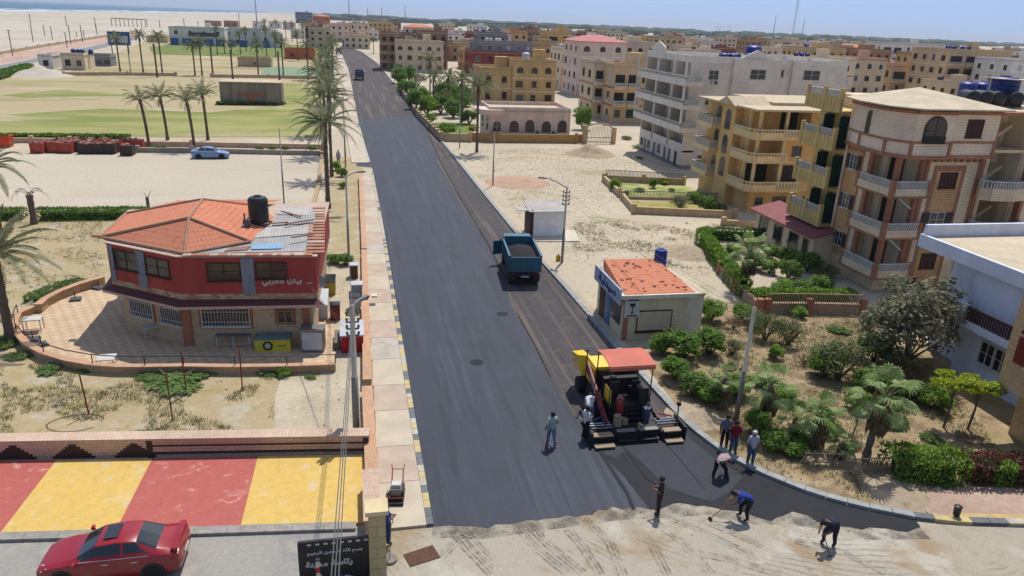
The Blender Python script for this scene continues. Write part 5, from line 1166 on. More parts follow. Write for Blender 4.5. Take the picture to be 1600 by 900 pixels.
# ---------------------------------------------------------------- people
SK=[plain('skin_tone',c(150,104,78),.6)]
def person(label,loc,rz,shirt,pants,pose='stand',hair=(.012,.01,.009),shoe=(.02,.02,.02),cap=None,s=1.,stripe=None,thob=False,arms=None,group=None):
    J=dict(pel=(0,0,.95),bel=(0,.0,1.08),che=(0,.01,1.28),nk=(0,.0,1.46),hb=(0,.02,1.54),hm=(0,.03,1.62),ht=(0,.02,1.70),
      sl=(-.17,0,1.40),el=(-.24,-.02,1.12),wl=(-.25,.06,.86),sr=(.17,0,1.40),er=(.24,-.02,1.12),wr=(.25,.06,.86),
      hl=(-.09,0,.9),kl=(-.11,.02,.50),al=(-.12,-.02,.09),tl=(-.13,.15,.04),hr=(.09,0,.9),kr=(.11,.02,.50),ar=(.12,-.02,.09),tr=(.13,.15,.04))
    if pose=='bend':
        J.update(pel=(0,-.18,.93),bel=(0,-.06,1.03),che=(0,.18,1.14),nk=(0,.36,1.20),hb=(0,.44,1.20),hm=(0,.52,1.18),ht=(0,.59,1.14),
          sl=(-.18,.30,1.16),el=(-.22,.36,.88),wl=(-.08,.52,.70),sr=(.18,.30,1.16),er=(.22,.40,.90),wr=(.1,.62,.78),hl=(-.1,-.17,.9),kl=(-.16,-.02,.5),al=(-.17,-.12,.09),tl=(-.18,.05,.04),hr=(.1,-.17,.9),kr=(.18,.12,.5),ar=(.18,.08,.09),tr=(.19,.25,.04))
    if pose=='deep':
        J.update(pel=(0,-.2,.92),bel=(0,-.05,.98),che=(0,.2,.98),nk=(0,.4,.92),hb=(0,.46,.88),hm=(0,.52,.83),ht=(0,.57,.77),
          sl=(-.18,.34,.95),el=(-.2,.4,.66),wl=(-.1,.55,.5),sr=(.18,.34,.95),er=(.2,.42,.68),wr=(.1,.62,.56),hl=(-.12,-.2,.88),kl=(-.2,-.05,.5),al=(-.24,-.16,.09),tl=(-.25,.0,.04),hr=(.12,-.2,.88),kr=(.2,.08,.5),ar=(.24,.1,.09),tr=(.25,.26,.04))
    if pose=='hands': J.update(el=(-.25,-.06,1.14),wl=(-.08,.22,1.12),er=(.25,-.06,1.14),wr=(.08,.24,1.14))
    if pose=='point': J.update(el=(-.26,.1,1.18),wl=(-.1,.34,1.2),kl=(-.1,.1,.5),al=(-.1,.12,.09),tl=(-.1,.29,.04),ar=(.12,-.12,.09),tr=(.12,.04,.04))
    if pose=='walk': J.update(kl=(-.1,.14,.5),al=(-.1,.16,.09),tl=(-.1,.33,.04),kr=(.1,-.02,.5),ar=(.1,-.24,.11),tr=(.1,-.08,.04),el=(-.28,-.08,1.14),wl=(-.3,.02,.9),er=(.28,.02,1.14),wr=(.24,.2,.98))
    if arms: J.update(arms)
    R=dict(pel=.165,bel=.16,che=.19,nk=.07,hb=.085,hm=.115,ht=.085,sl=.095,el=.066,wl=.042,sr=.095,er=.066,wr=.042,hl=.13,kl=.092,al=.068,tl=.045,hr=.13,kr=.092,ar=.068,tr=.045)
    if thob: R.update(kl=.09,kr=.09,al=.075,ar=.075)
    E_=[('pel','bel','S'),('bel','che','S'),('che','nk','S'),('nk','hb','K'),('hb','hm','K'),('hm','ht','K'),('che','sl','S'),('sl','el','S'),('el','wl','K'),('che','sr','S'),('sr','er','S'),('er','wr','K'),('pel','hl','P'),('hl','kl','P'),('kl','al','P'),('al','tl','B'),('pel','hr','P'),('hr','kr','P'),('kr','ar','P'),('ar','tr','B')]
    for sd_,e_ in (('l','el'),('r','er')):
        w=Vector(J['w'+sd_]); d=(w-Vector(J[e_])).normalized(); sx=(1 if sd_=='l' else -1); pa='pa'+sd_; J[pa]=tuple(w+d*.07); R[pa]=.03; E_.append(('w'+sd_,pa,'K'))
        lat=d.cross(Vector((0,0,1)) if abs(d.z)<.8 else Vector((0,1,0))).normalized(); fw=lat.cross(d)
        for k,(o_,l_) in enumerate(((-.024,.07),(-.008,.08),(.008,.075),(.024,.06))):
            n1='f%s%d'%(sd_,k); n2=n1+'b'; J[n1]=tuple(Vector(J[pa])+lat*o_*1.2+d*l_*.5); J[n2]=tuple(Vector(J[n1])+d*l_*.45+fw*.02); R[n1]=.009;R[n2]=.008; E_+=[(pa,n1,'K'),(n1,n2,'K')]
        n1='th'+sd_; J[n1]=tuple(w+d*.04+fw*.045); R[n1]=.011; E_.append(('w'+sd_,n1,'K'))
    root=thing('person',label,'person',loc,rz,group); root.scale=(s,s,s)
    bm=bmesh.new(); ly=bm.verts.layers.skin.verify(); V={}
    for k,p in J.items():
        v=bm.verts.new(p); v[ly].radius=(R[k],R[k]*(.8 if k in('pel','bel','che') else 1)); v[ly].use_root=(k=='pel'); V[k]=v
    for a,b_,t in E_: bm.edges.new((V[a],V[b_]))
    me=bpy.data.meshes.new('body'); bm.to_mesh(me); bm.free(); o=bpy.data.objects.new('body',me); C.objects.link(o)
    m1=o.modifiers.new('s','SKIN'); m1.use_smooth_shade=True; m2=o.modifiers.new('u','SUBSURF'); m2.levels=1; m2.render_levels=1
    dg=bpy.context.evaluated_depsgraph_get(); nm=bpy.data.meshes.new_from_object(o.evaluated_get(dg)); o.modifiers.clear(); o.data=nm; nm.name='body'
    nm.materials.clear()
    ms={'S':plain('shirt_%d_%d_%d'%tuple(int(x*999) for x in shirt),shirt,.85,scale=5),'P':plain('trousers_%d_%d_%d'%tuple(int(x*999) for x in pants),pants,.85,scale=5),'K':SK[0],'B':flat('shoe_%d'%int(shoe[0]*999),shoe,.6)}
    if stripe: ms['S']=stripe
    ks=['S','P','K','B']
    for k in ks: nm.materials.append(ms[k])
    segs=[(Vector(J[a]),Vector(J[b_]),t,(R[a],R[b_])) for a,b_,t in E_]
    for pl in nm.polygons:
        c_=pl.center; best=None;bd=9
        for a,b_,t,rr in segs:
            ab=b_-a; u=max(0,min(1,(c_-a).dot(ab)/ab.length_squared)); d=(c_-(a+ab*u)).length-lerp(rr[0],rr[1],u)
            if d<bd: bd=d;best=t
        pl.material_index=ks.index(best)
    o.parent=root
    # hair or cap, face
    hm=Vector(J['hm']); up=(Vector(J['ht'])-Vector(J['hb'])).normalized(); q=MB(); rot=Vector((0,0,1)).rotation_difference(up).to_matrix().to_4x4()
    q.T=Matrix.Translation(hm+up*.0-(rot@Vector((0,.022,0))))@rot; q.lathe([(.098,-.05),(.112,0),(.112,.05),(.09,.09),(.05,.115),(.01,.122)],12,cap=False); q.build('cap' if cap else 'hair',flat('hair_or_cap_%d'%int((cap or hair)[0]*999),cap or hair,.8),root,smooth=True)
    if cap: q2=MB(); q2.T=q.T; q2.add([(-.07,.09,.03),(.07,.09,.03),(.06,.19,.01),(-.06,.19,.01)],[(0,1,2,3),(3,2,1,0)]); 
    q=MB(); q.T=Matrix.Translation(hm)@rot
    for x in (-.035,.035): q.cbox(x,.1,-.005,.022,.012,.012)
    q.cbox(0,.1,-.065,.045,.01,.012); q.build('face_features',m_black,root)
    q=MB(); q.T=Matrix.Translation(hm)@rot; q.loft([[(-.012,.095,-.04),(.012,.095,-.04),(.012,.095,.0),(-.012,.095,.0)],[(-.01,.125,-.04),(.01,.125,-.04),(.004,.105,-.005),(-.004,.105,-.005)]]); q.build('nose',SK[0],root)
    return root
def shovel(label,a,b_,name='shovel'):
    a=Vector(a);b_=Vector(b_); q=thing(name,label,'shovel',a); v=b_-a
    MB().tube([(0,0,0),v],.018,6).build('handle',plain('wood_handle',c(150,110,70),.8),q); d=v.normalized()
    m=MB(); l=d.cross(Vector((0,0,1))).normalized(); m.add([v-l*.12,v+l*.12,v+l*.1+d*.26,v+d*.32,v-l*.1+d*.26],[(0,1,2,3,4),(4,3,2,1,0)]); m.build('blade',m_black,q); return q
D2=math.radians
def at(px,py): p=P(px,py); return (p.x,p.y,.04)
navy=(.012,.016,.035); blk=(.012,.012,.013); jean=c(70,96,130)
person('man in a pale green shirt and grey jeans walking on the new asphalt',at(861,697),D2(10),c(176,196,184),c(120,140,156),'walk')
person('worker in a white shirt bending over beside the paver wheel',(10.75,29.9,.04),D2(-20),c(226,228,232),c(140,158,190),'bend')
person('man in a white shirt and black trousers standing at the left end of the screed',at(914,687),D2(-70),c(226,226,226),blk,'hands')
person('man in a grey shirt and dark trousers leftmost of the three on the kerb',at(1130,700),D2(160),c(120,124,140),blk,'stand')
person('man in a dark red shirt and jeans, middle of the three on the kerb',at(1144,710),D2(170),c(130,20,34),jean,'stand')
person('man in a white cap, pale shirt and jeans, rightmost of the three on the kerb',at(1171,727),D2(175),c(190,190,206),jean,'stand',cap=c(224,224,220))
n=NT('striped_shirt',c(200,150,150),.85); w=n.n('TexWave'); n.l(n.pos('obj'),w.inputs['Vector']); w.bands_direction='Y'; w.inputs['Scale'].default_value=3.2; n.put(n.mix(n.ramp(w.outputs['Fac'],.45,.55),c(222,206,204),c(110,40,50))); strm=n.done()
person('worker in a striped red and white shirt bending low over the asphalt',at(1124,748),D2(-55),c(200,150,150),blk,'deep',stripe=strm)
pw=at(1161,812); person('worker in a blue jacket and black tracksuit trousers bending with a shovel',pw,D2(75),c(36,62,150),blk,'bend')
shovel('wooden handled shovel held by the worker in the blue jacket',(pw[0]-.35,pw[1]+.2,1.0),(pw[0]-1.3,pw[1]+.15,.12))
person('man in dark olive shirt and maroon trousers standing at the edge of the asphalt',at(1028,804),D2(60),c(50,50,40),(.03,.014,.018),'hands')
pw=at(1294,852); person('worker all in dark blue bending over the sandy crossing with a shovel',pw,D2(110),navy,navy,'bend')
shovel('shovel with pale handle held by the worker on the sandy crossing',(pw[0]-.45,pw[1]-.1,.8),(pw[0]-.35,pw[1]-.6,.05))
p=at(1118,746); shovel('rake handle lying near the bending worker in stripes',(p[0]+.6,p[1]+.3,.5),(p[0]+1.3,p[1]+.1,.08),'rake')
p=at(605,850); person('man in a blue shirt and jeans working beside the gate pillar',p,D2(-70),c(34,70,160),c(50,72,110),'hands')
for k,(x,y,l) in enumerate(((529,256,'person in pale clothes, left of the two standing by the palm strip'),(540,253,'person in a white shirt, right of the two standing by the palm strip'))):
    person(l,at(x,y),D2(90*k),c(190,196,220) if k==0 else c(224,220,214),c(110,110,130) if k==0 else blk,'stand')
# ---------------------------------------------------------------- small things
ht=thing('steel_plate','rust brown steel plate lying flat on the sandy crossing','plate',(P(660,872).x,P(660,872).y,.03))
b=MB(); pp=PL((630,868),(676,853),(688,872),(641,887)); b.prism([(q.x-ht.location.x,q.y-ht.location.y) for q in pp],0,.02)
b.build('plate',plain('rusted_plate',c(104,70,50),.8,scale=8,var=(.7,1.15)),ht)
for k,(x,y,l) in enumerate(((745,567,'round manhole cover in the new asphalt, nearer of the two'),(785,491,'round manhole cover in the new asphalt, farther of the two'))):
    p=P(x,y); q=MB(); q.lathe([(.38,0),(.38,.012),(.3,.012),(.28,.004),(.26,.014),(.01,.014)],20,c0=(p.x,p.y,.032)); tag(q.build('manhole_cover',m_fresh),l,'manhole cover','manhole covers in the road')
# plate compactor
p=P(621,793); cp=thing('plate_compactor','small walk-behind plate compactor with orange handles on the left pavement','compactor',(p.x,p.y+.45,.13),D2(-8))
m_or=plain('orange_frame',c(196,120,86),.6)
def cb(name,mat,*bx):
    q=MB(); [q.box(*v) for v in bx]; return q.build(name,mat,cp)
cb('base_plate',m_pb,(-.3,-.45,.0,.3,.4,.05),(-.3,.4,.03,.3,.5,.14),(-.3,-.55,.03,.3,-.45,.14)); cb('engine',m_pg,(-.2,-.3,.3,.2,.2,.6),(-.28,-.2,.35,-.2,.05,.5)); cb('fuel_tank',m_white,(-.18,-.2,.6,.18,.1,.74)); cb('belt_guard',m_pb,(.2,-.3,.15,.3,.3,.5)); cb('frame',m_or,(-.28,-.4,.25,.28,-.36,.3),(-.28,.3,.25,.28,.34,.3),(-.28,-.4,.05,-.24,.34,.3),(.24,-.4,.05,.28,.34,.3))
q=MB(); q.tube([(-.22,.3,.3),(-.22,.75,.85),(-.26,.95,.95)],.025,6); q.tube([(.22,.3,.3),(.22,.75,.85),(.26,.95,.95)],.025,6); q.tube([(-.22,.75,.85),(.22,.75,.85)],.02,6); q.build('handle',m_or,cp)
cb('wheel',m_tyre,(-.4,-.45,.0,-.3,-.1,.32))
# sign stand
p=P(609,876); ss=thing('sign_stand','bent grey pole standing in a round concrete base beside the man in blue','stand',(p.x,p.y,.03))
q=MB(); q.lathe([(.27,0),(.27,.08),(.24,.1),(.01,.1)],18); q.build('base',plain('cast_concrete',c(150,142,130),.9),ss)
q=MB(); q.tube([(0,0,.1),(.04,.02,.9),(.07,.05,1.45),(.14,.05,1.6),(.12,.06,1.75),(.02,.06,1.72),(.0,.05,1.6)],.018,6); q.build('pole',m_gal,ss)
# waste bin
p=P(1492,811); wb=thing('litter_bin','dark cylindrical litter bin on the corner of the pink paving','bin',(p.x,p.y,.17))
q=MB(); q.lathe([(.1,0),(.13,.03),(.15,.42),(.16,.44),(.12,.47),(.01,.48)],12); q.build('body',m_blackpl,wb,auto=40)
p=P(876,407); jc=thing('jerry_can','yellow plastic jerry can at the foot of the shed lamp pole','can',(p.x-.25,p.y-.1,0)); q=MB(); q.loft([[(-.16,-.11,0),(.16,-.11,0),(.16,.11,0),(-.16,.11,0)],[(-.17,-.12,.4),(.17,-.12,.4),(.17,.12,.4),(-.17,.12,.4)],[(-.07,-.07,.52),(.07,-.07,.52),(.07,.07,.52),(-.07,.07,.52)]]); q.build('body',plain('yellow_plastic',c(226,186,30),.5),jc); q=MB(); q.lathe([(.05,.52),(.05,.58)],8); q.build('lid',m_black,jc)
# crates of rubble
m_cr=plain('orange_red_crate',c(196,78,58),.7,scale=2); m_crd=plain('dark_mesh_crate',c(82,66,58),.8,scale=2); m_rub=plain('rubble_load',c(186,140,118),.95,scale=5,var=(.6,1.3))
def crate(label,x,y,dark,rz=0):
    o=thing('crate',label,'crate',(x,y,.03),rz,'crates stacked at the edge of the sand lot'); q=MB(); w,d,h=1.35,1.25,1.25
    for s_ in(-1,1):
        q.box(-w/2,s_*d/2-.04,.1,w/2,s_*d/2+.04,h); q.box(s_*w/2-.04,-d/2+.04,.1,s_*w/2+.04,d/2-.04,h)
        for s2 in (-1,1): q.cbox(s_*w/2,s2*d/2,0,.13,.13,h+.06)
    q.box(-w/2,-d/2,.08,w/2,d/2,.14); q.build('bin',m_crd if dark else m_cr,o)
    if not dark: q=MB(); q.T=Matrix.Translation((0,-d/2-.05,.65))@Matrix.Rotation(PI/2,4,'X'); q.lathe([(.24,0),(.24,.012),(.17,.012),(.17,0)],14,cap=False); q.T=None; q.cbox(0,-d/2-.05,.62,.3,.012,.05); q.build('round_mark',m_rub,o)
    q=MB()
    for k in range(14): 
        q.T=Matrix.Translation((rnd.uniform(-.5,.5),rnd.uniform(-.45,.45),h-.1+rnd.uniform(0,.18)))@Matrix.Rotation(rnd.uniform(0,3),4,Vector((rnd.random(),rnd.random(),rnd.random())).normalized()); q.cbox(0,0,0,rnd.uniform(.2,.5),rnd.uniform(.15,.3),rnd.uniform(.06,.2))
    q.T=None; q.box(-w/2+.05,-d/2+.05,.9,w/2-.05,d/2-.05,1.1); q.build('rubble',m_rub,o); return o
fx=[(58,240,0,'leftmost red crate of the front row on the sand lot'),(85,239,0,'second red crate from the left in the front row'),(103,240,0,'third red crate from the left in the front row'),(132,241,1,'dark crate left of the three dark ones in the front row'),(152,241,1,'middle one of the three dark crates in the front row'),(171,241,1,'dark crate right of the three dark ones in the front row'),(198,244,1,'rightmost dark crate standing forward of its row')]
for x,y,dk,l in fx: p=P(x,y); crate(l,p.x,p.y+.65,dk,rnd.uniform(-.06,.06))
for k,(x,yo,dk,l) in enumerate(((68,1.6,0,'red crate behind the leftmost front crate'),(90,2.2,0,'red crate behind the second front crate'),(112,2.0,1,'dark crate behind the third front crate'),(135,2.1,0,'red crate behind the left dark crate'),(157,2.2,0,'red crate behind the middle dark crate'),(176,1.9,0,'red crate behind the right dark crate'),(80,3.9,1,'dark crate farthest back on the left'),(103,3.8,0,'red crate farthest back, second from left'),(126,3.9,1,'dark crate farthest back in the middle'),(150,3.9,0,'red crate farthest back right of middle'),(186,3.6,0,'brightest red crate farthest back at the right'),(206,3.2,0,'red crate farthest right near the planter wall'))):
    p=P(x,240); crate(l,p.x,p.y+yo,dk,rnd.uniform(-.1,.1))
p=P(3,231); o=thing('orange_skip','bright orange plastic barrier bin at the left edge of the sand lot','bin',(p.x,p.y+.7,.03)); q=MB(); q.add([(-1.4,-.6,0),(.9,-.6,0),(.9,.6,0),(-1.4,.6,0),(-1.5,-.7,1.1),(1.,-.7,1.5),(1.,.7,1.5),(-1.5,.7,1.1)],[(3,2,1,0),(0,1,5,4),(1,2,6,5),(2,3,7,6),(3,0,4,7)]); q.box(-1.3,-.55,.7,.9,.55,.9); q.build('body',plain('bright_orange',c(240,84,40),.5),o)
q=MB(); q.box(.95,-.75,1.45,1.08,.75,1.58); q.box(-1.55,-.78,1.05,-1.42,.78,1.2); q.build('rim',plain('bright_orange',c(240,84,40)),o)
# terrace furniture
def table(label,px,py,w,d,h,top,leg,rz=0.,nlegs=4,z=.05):
    p=P(px,py); o=thing('table',label,'table',(p.x,p.y,z),rz); MB().cbox(0,0,h-.05,w,d,.05).build('tabletop',top,o)
    xs=(-w/2+.06,w/2-.06) if nlegs==4 else (-w/2+.06,0,w/2-.06)
    for x in xs:
        for y in (-d/2+.06,d/2-.06): q=MB(); q.cbox(x,y,0,.05,.05,h-.05); q.build('leg',leg,o)
    q=MB(); q.box(-w/2+.06,-d/2+.04,.2,w/2-.06,-d/2+.07,.24); q.build('stretcher',leg,o); return o
table('white table at the far left bend of the terrace wall',54,518,1.0,.75,.8,m_white,m_white,.1); table('small white table in front of the restaurant corner',240,529,1.0,.6,.75,m_white,m_white,.3)
table('low white table by the terrace rail',168,571,.9,.8,.45,m_white,m_white,.05); table('long grey bench table against the restaurant front wall',367,541,1.9,.7,.75,plain('grey_table',c(130,130,136),.7),m_white,-.08,6)
for x,y,l in ((118,470,'umbrella base nearest the short curved wall'),(52,533,'umbrella base beside the white table at the bend'),(65,541,'umbrella base nearest the rail, right of its neighbour'),(155,452,'umbrella base at the end of the short curved wall')):
    p=P(x,y); o=thing('umbrella_base',l,'umbrella base',(p.x,p.y,.05),x,'umbrella bases round the terrace'); q=MB(); q.loft([[(-.35,-.35,0),(.35,-.35,0),(.35,.35,0),(-.35,.35,0)],[(-.3,-.3,.14),(.3,-.3,.14),(.3,.3,.14),(-.3,.3,.14)]]); q.build('weight',plain('grey_weight',c(96,96,98),.7),o); q=MB(); q.lathe([(.03,.14),(.03,.6)],8); q.build('tube',m_black,o)
p=P(427,551); o=thing('chest_freezer','yellow ice cream chest freezer with a round dark mark by the restaurant wall','freezer',(p.x,p.y+.35,.05),-.06)
MB().cbox(0,0,0,1.95,.65,.72).build('cabinet',plain('lime_yellow',c(236,226,80),.5),o); MB().cbox(0,0,.72,2.0,.7,.14).build('lid',plain('teal_lid',c(110,140,140),.4),o)
q=MB(); q.T=Matrix.Translation((-.25,-.335,.37))@Matrix.Rotation(PI/2,4,'X'); q.lathe([(.28,0),(.28,.012),(.18,.012),(.18,0)],20,cap=False); q.build('round_mark',m_black,o)
q=MB(); q.T=Matrix.Translation((-.25,-.335,.37))@Matrix.Rotation(PI/2,4,'X'); q.lathe([(.15,.0),(.15,.012),(.01,.012)],16,cap=False); q.build('round_mark_centre',m_white,o)
q=MB(); q.tube([(.3,-.34,.3),(.42,-.34,.4),(.52,-.34,.3),(.64,-.34,.42),(.75,-.34,.34)],.025,5); q.build('green_mark',flat('leaf_green',c(60,140,40)),o)
def cabinet(name,label,cat,px,py,w,d,h,mat,topm=None,rz=0,front=None,z=.05):
    p=P(px,py); o=thing(name,label,cat,(p.x,p.y+d/2,z),rz); MB().cbox(0,0,0,w,d,h).build('cabinet',mat,o)
    if topm: MB().cbox(0,0,h,w+.06,d+.06,.06).build('top',topm,o)
    if front: q=MB(); q.box(-w/2+.08,-d/2-.02,h*.12,w/2-.08,-d/2-.002,h*.9); q.build('front_panel',front,o)
    return o
cabinet('display_case','steel display case with pale poster at the restaurant front right corner','display case',490,552,1.25,.8,1.35,m_gal,m_gal,-.12,m_whitepl)
cabinet('counter','long white counter beside the restaurant wall','counter',505,500,.55,3.0,.9,m_whitepl,m_whitepl)
cabinet('drinks_fridge','maroon drinks cooler in the alley beside the restaurant','fridge',524,502,.6,.6,1.0,plain('maroon_print',c(110,40,60),.5),m_glass,0,m_redw)
cabinet('glass_case','tall glass case with yellow goods in the alley','display case',515,462,.8,1.6,.9,plain('yellow_goods',c(190,170,70),.6),m_glass)
cabinet('market_stall','red stall with a big white top beside the pavement wall','stall',551,552,1.25,1.9,1.05,plain('stall_red',c(190,34,40),.6),None)
p=P(551,552); q=MB(); q.cbox(p.x,p.y+1.0,1.1,1.35,2.3,.08); q.build('stall_top',m_whitepl,[x for x in C.objects if x.name=='market_stall'][0],world=True)
cabinet('bench','narrow dark bench between the display case and red stall','bench',527,548,.35,1.9,.45,plain('grey_wood',c(130,122,112),.8),None)
cabinet('gas_cooker','white and black cooker north of the red stall','cooker',555,487,.7,.8,.9,m_whitepl,m_black)
cabinet('storage_box','brown box unit with pale grey lid beside the lawn strip','box',553,436,.6,.7,.95,plain('brown_box',c(120,84,66),.8),m_whitepl)
cabinet('cool_box','pale blue cool box near the brown box unit','cool box',558,460,.75,.8,.6,plain('pale_blue_box',c(150,180,200),.5),m_whitepl)
p=P(578,477); q=MB(); q.cbox(p.x+.3,p.y,.62,.35,.45,.12); tag(q.build('foam_box',plain('pale_yellow_foam',c(238,232,196),.8)),'pale yellow foam box on the pavement wall','box')
# ================================================================ vegetation
def leafmat(name,c1,c2,rough=.6,scale=1.2):
    n=NT(name,c1,rough,0,.25); v=n.pos(); n.blot(c2,v,scale,.4,.62,1.); n.vary(v,9,.7,1.25,2)
    n.b.inputs['Subsurface Weight'].default_value=0
    tr=n.n('BsdfTranslucent'); mx=n.n('MixShader'); mx.inputs[0].default_value=.38; n.l(n.cur(),tr.inputs[0]); n.l(n.b.outputs[0],mx.inputs[1]); n.l(tr.outputs[0],mx.inputs[2])
    o=[x for x in n.t.nodes if x.type=='OUTPUT_MATERIAL'][0]; n.l(mx.outputs[0],o.inputs[0]); return n.done()
m_palm=leafmat('date_palm_leaf',(.15,.18,.085),(.25,.26,.15)); m_palmdry=leafmat('dry_palm_leaf',(.22,.16,.09),(.16,.11,.06)); m_fan=leafmat('fan_palm_leaf',(.17,.27,.07),(.30,.36,.15),.5)
m_bush=leafmat('bush_leaf',(.15,.27,.035),(.09,.17,.03)); m_hedge=leafmat('hedge_leaf',(.20,.34,.035),(.12,.22,.025)); m_grey=leafmat('grey_green_leaf',(.16,.17,.09),(.25,.23,.15)); m_yel2=leafmat('yellow_green_leaf',(.34,.40,.02),(.22,.30,.02)); m_redl=leafmat('red_hedge_leaf',(.16,.035,.04),(.10,.08,.03)); m_olive=leafmat('olive_leaf',(.13,.17,.05),(.19,.2,.1)); m_low=leafmat('creeper_leaf',(.12,.22,.05),(.18,.26,.08))
m_bark=plain('palm_bark',(.15,.115,.085),.95,scale=5,var=(.6,1.2),bump=.02); m_wood=plain('branch_wood',(.13,.10,.08),.95,scale=5)
def frond(b,o,az,el,L,droop,nl,ll,w,m=0,rg=None,wr=.03):
    rg=rg or rnd; d=Vector((math.cos(az)*math.cos(el),math.sin(az)*math.cos(el),math.sin(el))); p=Vector(o); n=12; ds=L/n; pts=[p.copy()]; ds_=[d.copy()]
    tw=rg.uniform(-.3,.3)
    for i in range(n):
        d=(d+Vector((.012,-.01,-droop*(.4+i/n)))*1.0).normalized(); p=p+d*ds; pts.append(p.copy()); ds_.append(d.copy())
    def at(t): i=min(int(t*n),n-1); f_=t*n-i; return pts[i].lerp(pts[i+1],f_),ds_[i].lerp(ds_[i+1],f_).normalized()
    b.tube([pts[0],pts[4],pts[8],pts[12]],[wr,wr*.7,wr*.4,.006],3,m,cap=False)
    for k in range(nl):
        t=.14+.86*(k+.5)/nl; q,dd=at(t); s_=dd.cross(Vector((0,0,1))).normalized(); u=s_.cross(dd)
        l=ll*(math.sin(PI*min(1,t*.95+.12))**.6)*rg.uniform(.85,1.1)
        for sg in (1,-1):
            ld=(s_*sg*.8+dd*.62+u*(.28-.1*t+tw*sg*.3)).normalized(); e1=q+ld*l*.55; e2=q+(ld*.92+Vector((0,0,-.33))).normalized()*l
            b.add([q-dd*w,q+dd*w,e1+dd*w*.8,e2,e1-dd*w*.8],[(0,1,2,3,4)],m)
def date_palm_mesh(seed,nf,L,nl,ll,w,droop=.11,elmin=-.5,up=.25):
    rg=random.Random(seed); b=MB()
    for k in range(nf):
        t=k/nf; az=k*2.399+rg.uniform(-.2,.2); el=lerp(1.35,elmin,t**.8)+rg.uniform(-.1,.1); frond(b,(math.cos(az)*.12,math.sin(az)*.12,-.1),az,el,L*rg.uniform(.85,1.05)*(1-.15*(t<.15)),droop*rg.uniform(.8,1.3),nl,ll,w,0,rg)
    d=MB(); 
    for k in range(max(3,nf//6)): az=rg.uniform(0,6.3); frond(d,(math.cos(az)*.1,math.sin(az)*.1,-.35),az,-.9,L*.5,.15,nl//2,ll*.7,w,0,rg)
    return b.mesh('palm_crown',m_palm,uv=False),d.mesh('dry_fronds',m_palmdry,uv=False)
def trunk_mesh(h,r,lean=(0,0),n=10,rough=.12,seed=1):
    rg=random.Random(seed); b=MB(); k=max(6,int(h/.35)); pts=[];rr=[]
    for i in range(k+1):
        t=i/k; pts.append((lean[0]*t*t*h,lean[1]*t*t*h,h*t)); rr.append(r*(1.25-.35*min(1,t*5)) *(1+rough*(1 if i%2 else -1)*.6)*(1 if t<.9 else 1.15))
    b.tube(pts,rr,n); return b.mesh('trunk',m_bark,smooth=False)
PC={}
def palm(label,x,y,h,kind,r=.2,lean=(0,0),rz=None,sc=1.,group=None,name='date_palm'):
    o=thing(name,label,'palm tree',(x,y,0),0,group)
    k=(round(h*2)/2,r,lean)
    if k not in PC: PC[k]=trunk_mesh(h,r,lean)
    t=bpy.data.objects.new('trunk',PC[k]); C.objects.link(t); t.parent=o
    cr,dr=kind; q=bpy.data.objects.new('crown',cr); C.objects.link(q); q.parent=o; q.location=(lean[0]*h,lean[1]*h,h); q.scale=(sc,)*3; q.rotation_euler.z=rnd.uniform(0,6.3) if rz is None else rz
    if dr: d=bpy.data.objects.new('dry_fronds',dr); C.objects.link(d); d.parent=o; d.location=q.location; d.scale=q.scale; d.rotation_euler=q.rotation_euler
    return o
DP1=date_palm_mesh(1,30,4.1,30,.5,.04,.115,-.3); DP2=date_palm_mesh(2,27,3.8,28,.5,.042,.13,-.3); DPup=date_palm_mesh(3,22,3.0,22,.55,.026,.10,.1); DPup2=date_palm_mesh(13,18,2.8,22,.5,.026,.12,.0); DPf=date_palm_mesh(4,22,3.0,12,.55,.09,.12,-.3); DPf2=date_palm_mesh(5,19,2.8,12,.55,.09,.15,-.2)
def pp(px,py,ytop,label,kind,dy=0,**k):
    p,h=HT(px,py,ytop); return palm(label,p.x,p.y+dy,h,kind,**k)
pp(513,326,190,'tallest date palm nearest the camera beside the pavement',DP1,r=.24,sc=1.05)
for i,(Y,hh,l) in enumerate(((89,9.4,'second date palm up the pavement row'),(104,9.6,'third date palm up the pavement row'),(122,9.6,'fourth date palm up the pavement row'),(142,9.6,'fifth date palm up the pavement row'),(165,9.8,'sixth date palm up the pavement row'),(194,9.6,'seventh date palm up the pavement row'),(228,10.,'eighth date palm up the pavement row'),(268,10.,'last date palm of the pavement row by the bend'))):
    palm(l,kx(Y)-4.9-(i%3)*.7,Y,hh,(DP1,DP2)[i%2] if Y<160 else (DPf,DPf2)[i%2],sc=1.0 if Y<160 else 1.15,group='date palms in a row along the pavement')
for (x,y,t,l,ln) in ((233,229,155,'leftmost of the four curved palms on the lawn',(-.07,0)),(262,219,150,'second of the four palms on the lawn, beside a lamp',(-.06,0)),(304,233,155,'third of the four palms on the lawn, fullest crown',(-.06,0)),(325,219,145,'rightmost slim palm of the four on the lawn',(-.03,0))):
    p,h=HT(x,y,t); palm(l,p.x,p.y,h,(DPup,DPup2)[(x//10)%2],r=.21,lean=ln,group='four palms at the lawn edge',sc=1.0)
